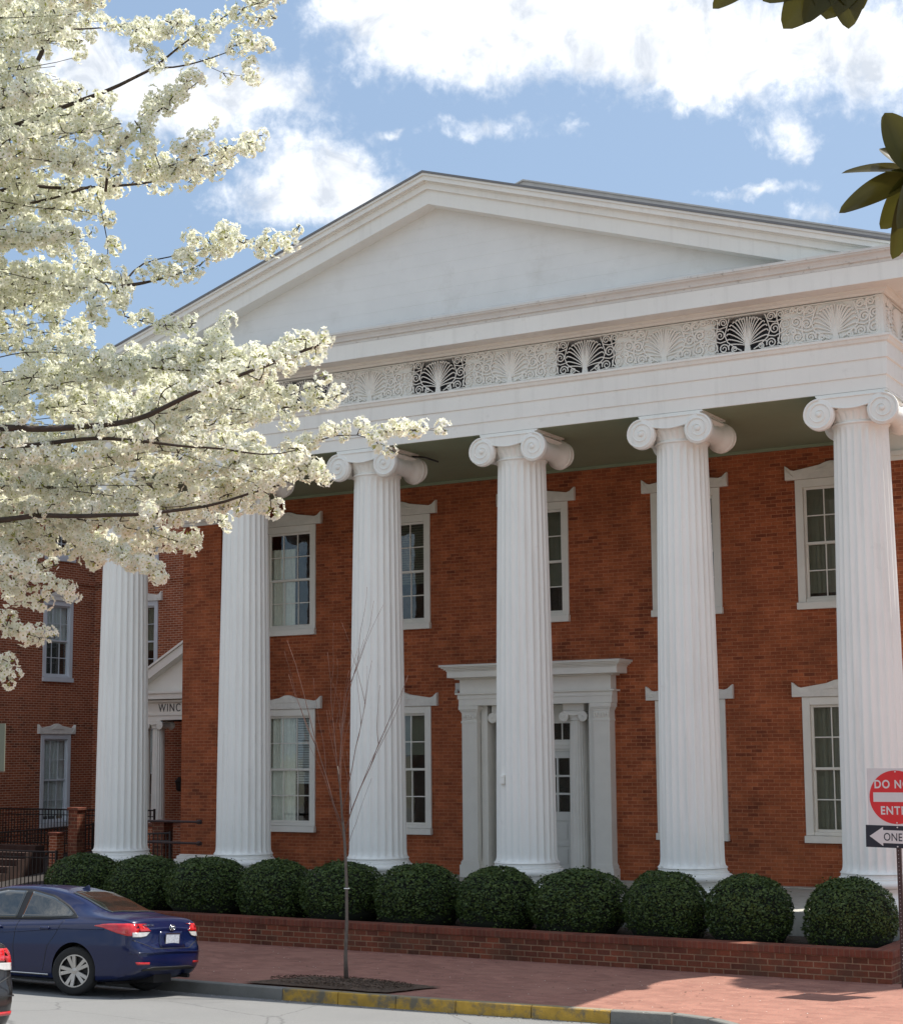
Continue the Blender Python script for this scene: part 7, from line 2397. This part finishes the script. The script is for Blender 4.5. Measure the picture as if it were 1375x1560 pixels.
def make_car(name, label, paint, lampstyle=0):
    root = empty(name, (0, 0, 0), label, 'car')
    st = [0, .015, .035, .06, .09, .13, .17, .22, .28, .34, .41, .48, .55, .62, .70] + [.78 + .085 * i for i in range(39)] + [4.10, 4.18, 4.26, 4.33, 4.39, 4.44, 4.48, 4.51, 4.53, 4.55]
    st = [s for s in st if s <= 4.55]
    rings = []
    for s in st:
        sec = section(s)
        k = math.exp(-s / .16)
        ring = [(s + rear_shift(z) * k, y, z) for (y, z) in sec]
        rings.append(ring)

    def cap_rings(ring, xsign, bulge, zc):
        out = []
        for f in (.86, .66, .44, .22, .06):
            out.append([(x + xsign * bulge * (1 - f ** 2), y * f, (z if True else zc) * f + zc * (1 - f)) for (x, y, z) in ring])
        return out

    def flatcap(ring, xsign, bulge):
        """close the end with rows at constant height so that the rear panel keeps its shape"""
        out = []
        for f in (.9, .75, .55, .3, .1):
            out.append([(x + xsign * bulge * (1 - f * f), y * f, z) for (x, y, z) in ring])
        return out
    rear = list(reversed(flatcap(rings[0], -1, .075)))
    front = flatcap(rings[-1], 1, .06)
    allr = rear + rings + front
    m = len(allr[0])
    mb = MB()
    for ring in allr:
        full = list(ring) + [(x, -y, z) for (x, y, z) in reversed(ring[1:-1])]
        mb.v += full
    n = 2 * m - 2
    for i in range(len(allr) - 1):
        for j in range(n):
            j2 = (j + 1) % n
            mb.f.append((i * n + j, i * n + j2, (i + 1) * n + j2, (i + 1) * n + j))
            mb.m.append(0)
    # close the narrow strips at both ends, row by row
    for base, fl in ((0, True), ((len(allr) - 1) * n, False)):
        for j in range(m - 1):
            a, b = base + j, base + j + 1
            a2, b2 = base + (n - j) % n, base + (n - j - 1) % n
            q = [a, b, b2, a2] if not fl else [a, a2, b2, b]
            q2 = []
            for v in q:
                if v not in q2: q2.append(v)
            if len(q2) >= 3:
                mb.f.append(tuple(q2))
                mb.m.append(0)
    me = bpy.data.meshes.new('tmpcar')
    me.from_pydata(mb.v, [], mb.f)
    bmx = bmesh.new()
    bmx.from_mesh(me)
    bmesh.ops.remove_doubles(bmx, verts=bmx.verts, dist=.0004)
    bmesh.ops.recalc_face_normals(bmx, faces=bmx.faces)
    bvh = BVHTree.FromBMesh(bmx)
    bmx.to_mesh(me)
    bmx.free()
    me.materials.append(paint)
    me.materials.append(CARBLACK)
    body = bpy.data.objects.new('body', me)
    COL.objects.link(body)
    # wheel arches cut out of the closed shell
    cut = MB()
    RX, FX = .97, 3.67
    for x in (RX, FX):
        for s_ in (-1, 1):
            T = Matrix.Translation((x, s_ * .80, .325)) @ Matrix.Rotation(R(90), 4, 'X')
            cut.lathe([(.372, -.19), (.372, .19)], 48, mat=T)
    co = cut.build('cutter', CARBLACK)
    md = body.modifiers.new('b', 'BOOLEAN')
    md.operation = 'DIFFERENCE'
    md.object = co
    md.solver = 'EXACT'
    md.material_mode = 'TRANSFER'
    bpy.context.view_layer.update()
    me2 = bpy.data.meshes.new_from_object(body.evaluated_get(bpy.context.evaluated_depsgraph_get()))
    body.modifiers.clear()
    body.data = me2
    me2.name = 'body'
    bpy.data.objects.remove(co)
    me2.polygons.foreach_set('use_smooth', [True] * len(me2.polygons))
    me2.set_sharp_from_angle(angle=R(38))
    body.parent = root

    def hit(o, d):
        r = bvh.ray_cast(Vector(o), Vector(d))
        return r[0], r[1]

    def patch(nm, top_, bot, mat, side=1, mode='side', off=.004, nu=26, nv=8, parent=body, th=None):
        """strip between two curves given in (x,z) for the side or (y,z) for the ends, laid on the shell"""
        def samp(c, t):
            c = [Vector((p[0], p[1])) for p in c]
            Ls = [0]
            for a, b in zip(c[:-1], c[1:]):
                Ls.append(Ls[-1] + (b - a).length)
            s = t * Ls[-1]
            return (float(np.interp(s, Ls, [p.x for p in c])), float(np.interp(s, Ls, [p.y for p in c])))
        q = MB()
        ok = []
        for j in range(nv + 1):
            for i in range(nu + 1):
                a, b = samp(top_, i / nu), samp(bot, i / nu)
                t = j / nv
                u, z = a[0] + (b[0] - a[0]) * t, a[1] + (b[1] - a[1]) * t
                if mode == 'side':
                    h, nn = hit((u, side * 2, z), (0, -side, 0))
                elif mode == 'rear':
                    h, nn = hit((-2, u, z), (1, 0, 0))
                elif mode == 'front':
                    h, nn = hit((7, u, z), (-1, 0, 0))
                else:
                    h, nn = hit((z, u, 3), (0, 0, -1))
                if h is None:
                    q.v.append((0, 0, 0))
                    ok.append(False)
                else:
                    q.v.append(tuple(h + nn * off))
                    ok.append(True)
        for j in range(nv):
            for i in range(nu):
                f = (j * (nu + 1) + i, j * (nu + 1) + i + 1, (j + 1) * (nu + 1) + i + 1, (j + 1) * (nu + 1) + i)
                if all(ok[k] for k in f):
                    q.f.append(f)
                    q.m.append(0)
        ob = q.build(nm, mat, parent, smooth=True, loc=(0, 0, 0))
        md_ = ob.modifiers.new('t', 'SOLIDIFY')
        md_.thickness = .006 if th is None else th
        md_.offset = 0
        return ob
    # glazing
    for s_ in (1, -1):
        patch('window_trim', [(1.02, 1.03), (1.30, 1.18), (1.60, 1.30), (2.0, 1.365), (2.5, 1.365), (2.85, 1.29), (3.25, 1.07), (3.34, .98)], [(1.02, 1.015), (1.5, .975), (2.2, .95), (2.9, .92), (3.34, .92)], CARBLACK, s_, off=.002, nu=50)
        patch('side_window', [(1.13, 1.06), (1.34, 1.17), (1.60, 1.27), (1.95, 1.335), (2.00, 1.335)], [(1.13, 1.035), (1.3, 1.02), (1.5, 1.005), (1.8, .99), (2.0, .98)], CARGLASS, s_, off=.006)
        patch('side_window', [(2.10, 1.34), (2.45, 1.34), (2.75, 1.28), (3.00, 1.16), (3.17, 1.045)], [(2.10, .975), (2.4, .965), (2.7, .955), (3.0, .945), (3.17, .945)], CARGLASS, s_, off=.006)
        patch('door_gap', [(2.02, .96), (2.03, .6), (2.0, .30)], [(2.028, .96), (2.038, .6), (2.008, .30)], CARBLACK, s_, off=.0012, nv=1, th=.001)
        patch('door_gap', [(1.22, .98), (1.30, .80), (1.43, .62), (1.50, .30)], [(1.228, .98), (1.308, .80), (1.438, .62), (1.508, .30)], CARBLACK, s_, off=.0012, nv=1, th=.001)
        patch('door_gap', [(3.16, .92), (3.22, .6), (3.14, .30)], [(3.168, .92), (3.228, .6), (3.148, .30)], CARBLACK, s_, off=.0012, nv=1, th=.001)
        patch('door_handle', [(1.42, .875), (1.58, .872)], [(1.42, .845), (1.58, .842)], paint, s_, off=.025, nv=2, nu=8, th=.022)
        patch('door_handle', [(2.28, .855), (2.44, .852)], [(2.28, .825), (2.44, .822)], paint, s_, off=.025, nv=2, nu=8, th=.022)
        patch('sill_trim', [(1.40, .262), (3.2, .262)], [(1.40, .238), (3.2, .238)], CHROME if lampstyle == 0 else CARBLACK, s_, off=.006, nv=2)
        patch('fuel_crease', [(.5, .895), (1.2, .875), (2.0, .80), (3.3, .72)], [(.5, .883), (1.2, .865), (2.0, .79), (3.3, .71)], paint, s_, off=.008, nv=2, th=.012)
        # rear lamps wrap round the corner
        patch('tail_light', [(.07, .97), (.15, .972), (.36, .965), (.52, .952), (.66, .93)], [(.07, .815), (.14, .815), (.30, .85), (.50, .905), (.66, .925)], LAMP_RED, s_, off=.007)
        patch('tail_light', [(s_ * .50, .925), (s_ * .60, .965), (s_ * .64, .968)], [(s_ * .43, .88), (s_ * .54, .874), (s_ * .62, .872)], LAMP_RED, s_, 'rear', off=.007)
        patch('reversing_light', [(s_ * .45, .866), (s_ * .58, .862), (s_ * .74, .858)], [(s_ * .52, .815), (s_ * .62, .80), (s_ * .74, .80)], LAMP_WHITE, s_, 'rear', off=.007)
        patch('rear_reflector', [(s_ * .50, .475), (s_ * .72, .478)], [(s_ * .50, .445), (s_ * .70, .445)], LAMP_RED, s_, 'rear', off=.005, nv=2)
        patch('headlight', [(4.0, .80), (4.25, .77), (4.45, .68)], [(4.0, .77), (4.25, .66), (4.45, .60)], LAMP_WHITE, s_, off=.006)
        # door mirror
        mm = MB()
        mm.lathe([(.01, -.09), (.06, -.07), (.075, 0), (.06, .08), (.01, .1)], 14, mat=Matrix.Translation((3.02, s_ * .98, .98)) @ Matrix.Rotation(R(90), 4, 'X'))
        mm.box(3.0, 3.04, min(s_ * .84, s_ * .96), max(s_ * .84, s_ * .96), .93, .96)
        mm.build('door_mirror', paint, body, smooth=True, auto=40, loc=(0, 0, 0))
    patch('rear_window', [(-.50, .66), (0, .62), (.50, .66)], [(-.47, 1.38), (0, 1.44), (.47, 1.38)], CARGLASS, mode='top', nu=24, nv=20, off=.005)
    patch('windscreen', [(-.52, 2.82), (0, 2.76), (.52, 2.82)], [(-.62, 3.42), (0, 3.56), (.62, 3.42)], CARGLASS, mode='top', nu=24, nv=20, off=.005)
    patch('boot_gap', [(-.745, .765), (-.52, .70), (-.40, .655), (.40, .655), (.52, .70), (.745, .765)], [(-.745, .757), (-.52, .692), (-.40, .647), (.40, .647), (.52, .692), (.745, .757)], CARBLACK, mode='rear', nu=40, nv=1, off=.0012, th=.001)
    patch('lower_bumper', [(-.60, .385), (-.4, .415), (.4, .415), (.60, .385)], [(-.60, .365), (-.4, .37), (.4, .37), (.60, .365)], CARBLACK, mode='rear', nu=40, nv=3, off=.004)
    patch('bumper_crease', [(-.78, .60), (0, .615), (.78, .60)], [(-.78, .59), (0, .605), (.78, .59)], paint, mode='rear', nu=40, nv=2, off=.008, th=.014)
    # number plate in its recess
    patch('plate_recess', [(-.26, .875), (.26, .875)], [(-.29, .665), (.29, .665)], paint, mode='rear', nu=12, nv=4, off=.003)
    h, nn = hit((-2, 0, .80), (1, 0, 0))
    px = h.x - .018
    mb = MB()
    mb.box(px - .004, px, -.155, .155, .685, .84)
    plt = mb.build('number_plate', PLATE, body, loc=(0, 0, 0))
    mb = MB()
    for (y0, y1, z0, z1) in ((-.165, .165, .84, .852), (-.165, .165, .673, .685), (-.165, -.155, .685, .84), (.155, .165, .685, .84)):
        mb.box(px - .008, px + .002, y0, y1, z0, z1)
    mb.build('plate_frame', CHROME, plt, loc=(0, 0, 0))
    # oval maker's mark with a slanted H, and the word at the left
    h, nn = hit((-2, 0, .93), (1, 0, 0))
    ex = h.x - .010
    mb = MB()
    ov = [(ex, .065 * math.cos(a * 2 * PI / 28), .925 + .035 * math.sin(a * 2 * PI / 28)) for a in range(29)]
    mb.tube(ov, .0055, 6)
    for dy in (-.022, .022):
        mb.tube([(ex, dy + .012, .900), (ex, dy, .925), (ex, dy - .012, .950)], .006, 6)
    mb.tube([(ex, .022, .921), (ex, 0, .925), (ex, -.022, .931)], .006, 6)
    mb.build('badge', CHROME, body, smooth=True, loc=(0, 0, 0))
    if lampstyle == 0:
        h, nn = hit((-2, .40, .945), (1, 0, 0))
        text('badge_lettering', 'ELANTRA', .042, CHROME, body, (h.x - .03, .56, .938), (R(90), 0, R(-90)), ext=.003, spacing=1.25, bold=.0006)
    # shark fin aerial
    mb = MB()
    zt = fT(1.55)
    mb.prism([(1.46, zt - .02), (1.66, zt + .0), (1.60, zt + .012), (1.51, zt + .055), (1.48, zt + .058)], -.012, .012)
    mb.build('aerial', paint, body, bevel=.006, loc=(0, 0, 0))
    mb = MB()
    mb.box(.1, .5, -.2, .2, .19, .30)
    mb.box(.6, 4.2, -.6, .6, .15, .185)
    mb.tube([(.02, -.5, .27), (.25, -.5, .27)], .03, 10)
    mb.build('underbody', CARBLACK, root, loc=(0, 0, 0))
    # wheels
    tyre = None
    for x in (RX, FX):
        for s_ in (-1, 1):
            T = Matrix.Identity(4)
            if tyre is None:
                mb = MB()
                mb.lathe([(.215, -.10), (.235, -.105), (.29, -.108), (.312, -.095), (.32, -.07), (.322, 0), (.32, .07), (.312, .095), (.29, .108), (.235, .105), (.215, .10)], 48, close=False)
                tyre = mb.build('wheel', RUBBER, root, smooth=True, auto=50, loc=(0, 0, 0))
                mb = MB()
                mb.lathe([(.222, -.09), (.222, .09), (.205, .098), (.200, .085), (.195, .04), (.19, .02), (.001, .018), (.001, -.02), (.19, -.03)], 48, close=False)
                mb.lathe([(.045, .02), (.05, .07), (.04, .085), (.001, .09)], 20, close=False, mi=1)
                for k in range(5):
                    for dt in (-.20, .20):
                        a = 2 * PI * k / 5 + dt
                        c_, s2 = math.cos(a), math.sin(a)
                        def P_(r, t_, z): return (r * c_ - t_ * s2, r * s2 + t_ * c_, z)
                        vs = [P_(.03, -.018, .082), P_(.03, .018, .082), P_(.205, .024, .094), P_(.205, -.024, .094), P_(.03, -.022, .05), P_(.03, .022, .05), P_(.205, .03, .07), P_(.205, -.03, .07)]
                        mb.add(vs, [(0, 1, 2, 3), (4, 7, 6, 5), (0, 4, 5, 1), (1, 5, 6, 2), (2, 6, 7, 3), (3, 7, 4, 0)], 1)
                mb.lathe([(.198, .085), (.200, .100), (.222, .100), (.226, .09)], 48, close=False, mi=1)
                rim = mb.build('rim', [CARBLACK, ALLOY], tyre, smooth=True, auto=35, loc=(0, 0, 0))
                wv = tyre
            else:
                wv = copy_tree(tyre, root)
            wv.location = (x, s_ * .775, .322)
            wv.rotation_euler = (R(-90) * s_, 0, .3 if s_ > 0 else .9)
    bpy.data.meshes.remove(me)
    return root


def car_paint(name, col, metal=.35):
    m, t, b = new_mat(name)
    b.inputs['Base Color'].default_value = (*col, 1)
    b.inputs['Metallic'].default_value = metal
    b.inputs['Roughness'].default_value = .28
    b.inputs['Coat Weight'].default_value = .6
    b.inputs['Specular IOR Level'].default_value = .35
    b.inputs['Coat Roughness'].default_value = .04
    return m


CARBLACK = plain('black_plastic', (.010, .010, .011), .5)
RUBBER = plain('tyre_rubber', (.016, .015, .014), .8, .2, 20)
CHROME = plain('chrome', (.62, .62, .62), .18, metal=1.0)
ALLOY = plain('alloy_wheel', (.50, .47, .43), .35, .05, 10, metal=.6)
CARGLASS = plain('car_window_glass', (.018, .022, .020), .03, spec=.9, coat=1.0)
LAMP_RED = plain('red_lamp_lens', (.55, .012, .015), .12, .25, 14, coat=1.0)
LAMP_WHITE = plain('clear_lamp_lens', (.58, .56, .54), .12, .15, 20, coat=1.0)
PLATE = plain('number_plate_white', (.52, .54, .58), .45, .28, 42)
BLUE = car_paint('blue_metallic_paint', (.003, .009, .056), .12)
BLACKP = car_paint('black_metallic_paint', (.012, .012, .014))
car = make_car('parked_car', 'dark blue saloon car parked at the kerb below the first columns', BLUE)
SLO = math.atan(.085)
car.location = (7.66, -7.83, gz(-7.83) + .003)
car.scale = (.965, .965, .975)
car.rotation_euler = Matrix.Rotation(PI, 3, 'Z').to_euler()
Rm = Matrix.Rotation(-SLO, 3, 'X') @ Matrix.Rotation(PI, 3, 'Z')
car.rotation_euler = (Matrix.Rotation(-SLO, 3, 'X') @ Matrix.Rotation(PI + R(3.2), 3, 'Z')).to_euler()
car2 = make_car('black_car', 'black car cut off by the lower left edge, only its red rear lamp showing', BLACKP, 1)
car2.location = (12.02, -15.85, gz(-15.85) + .003)
car2.rotation_euler = Rm.to_euler()
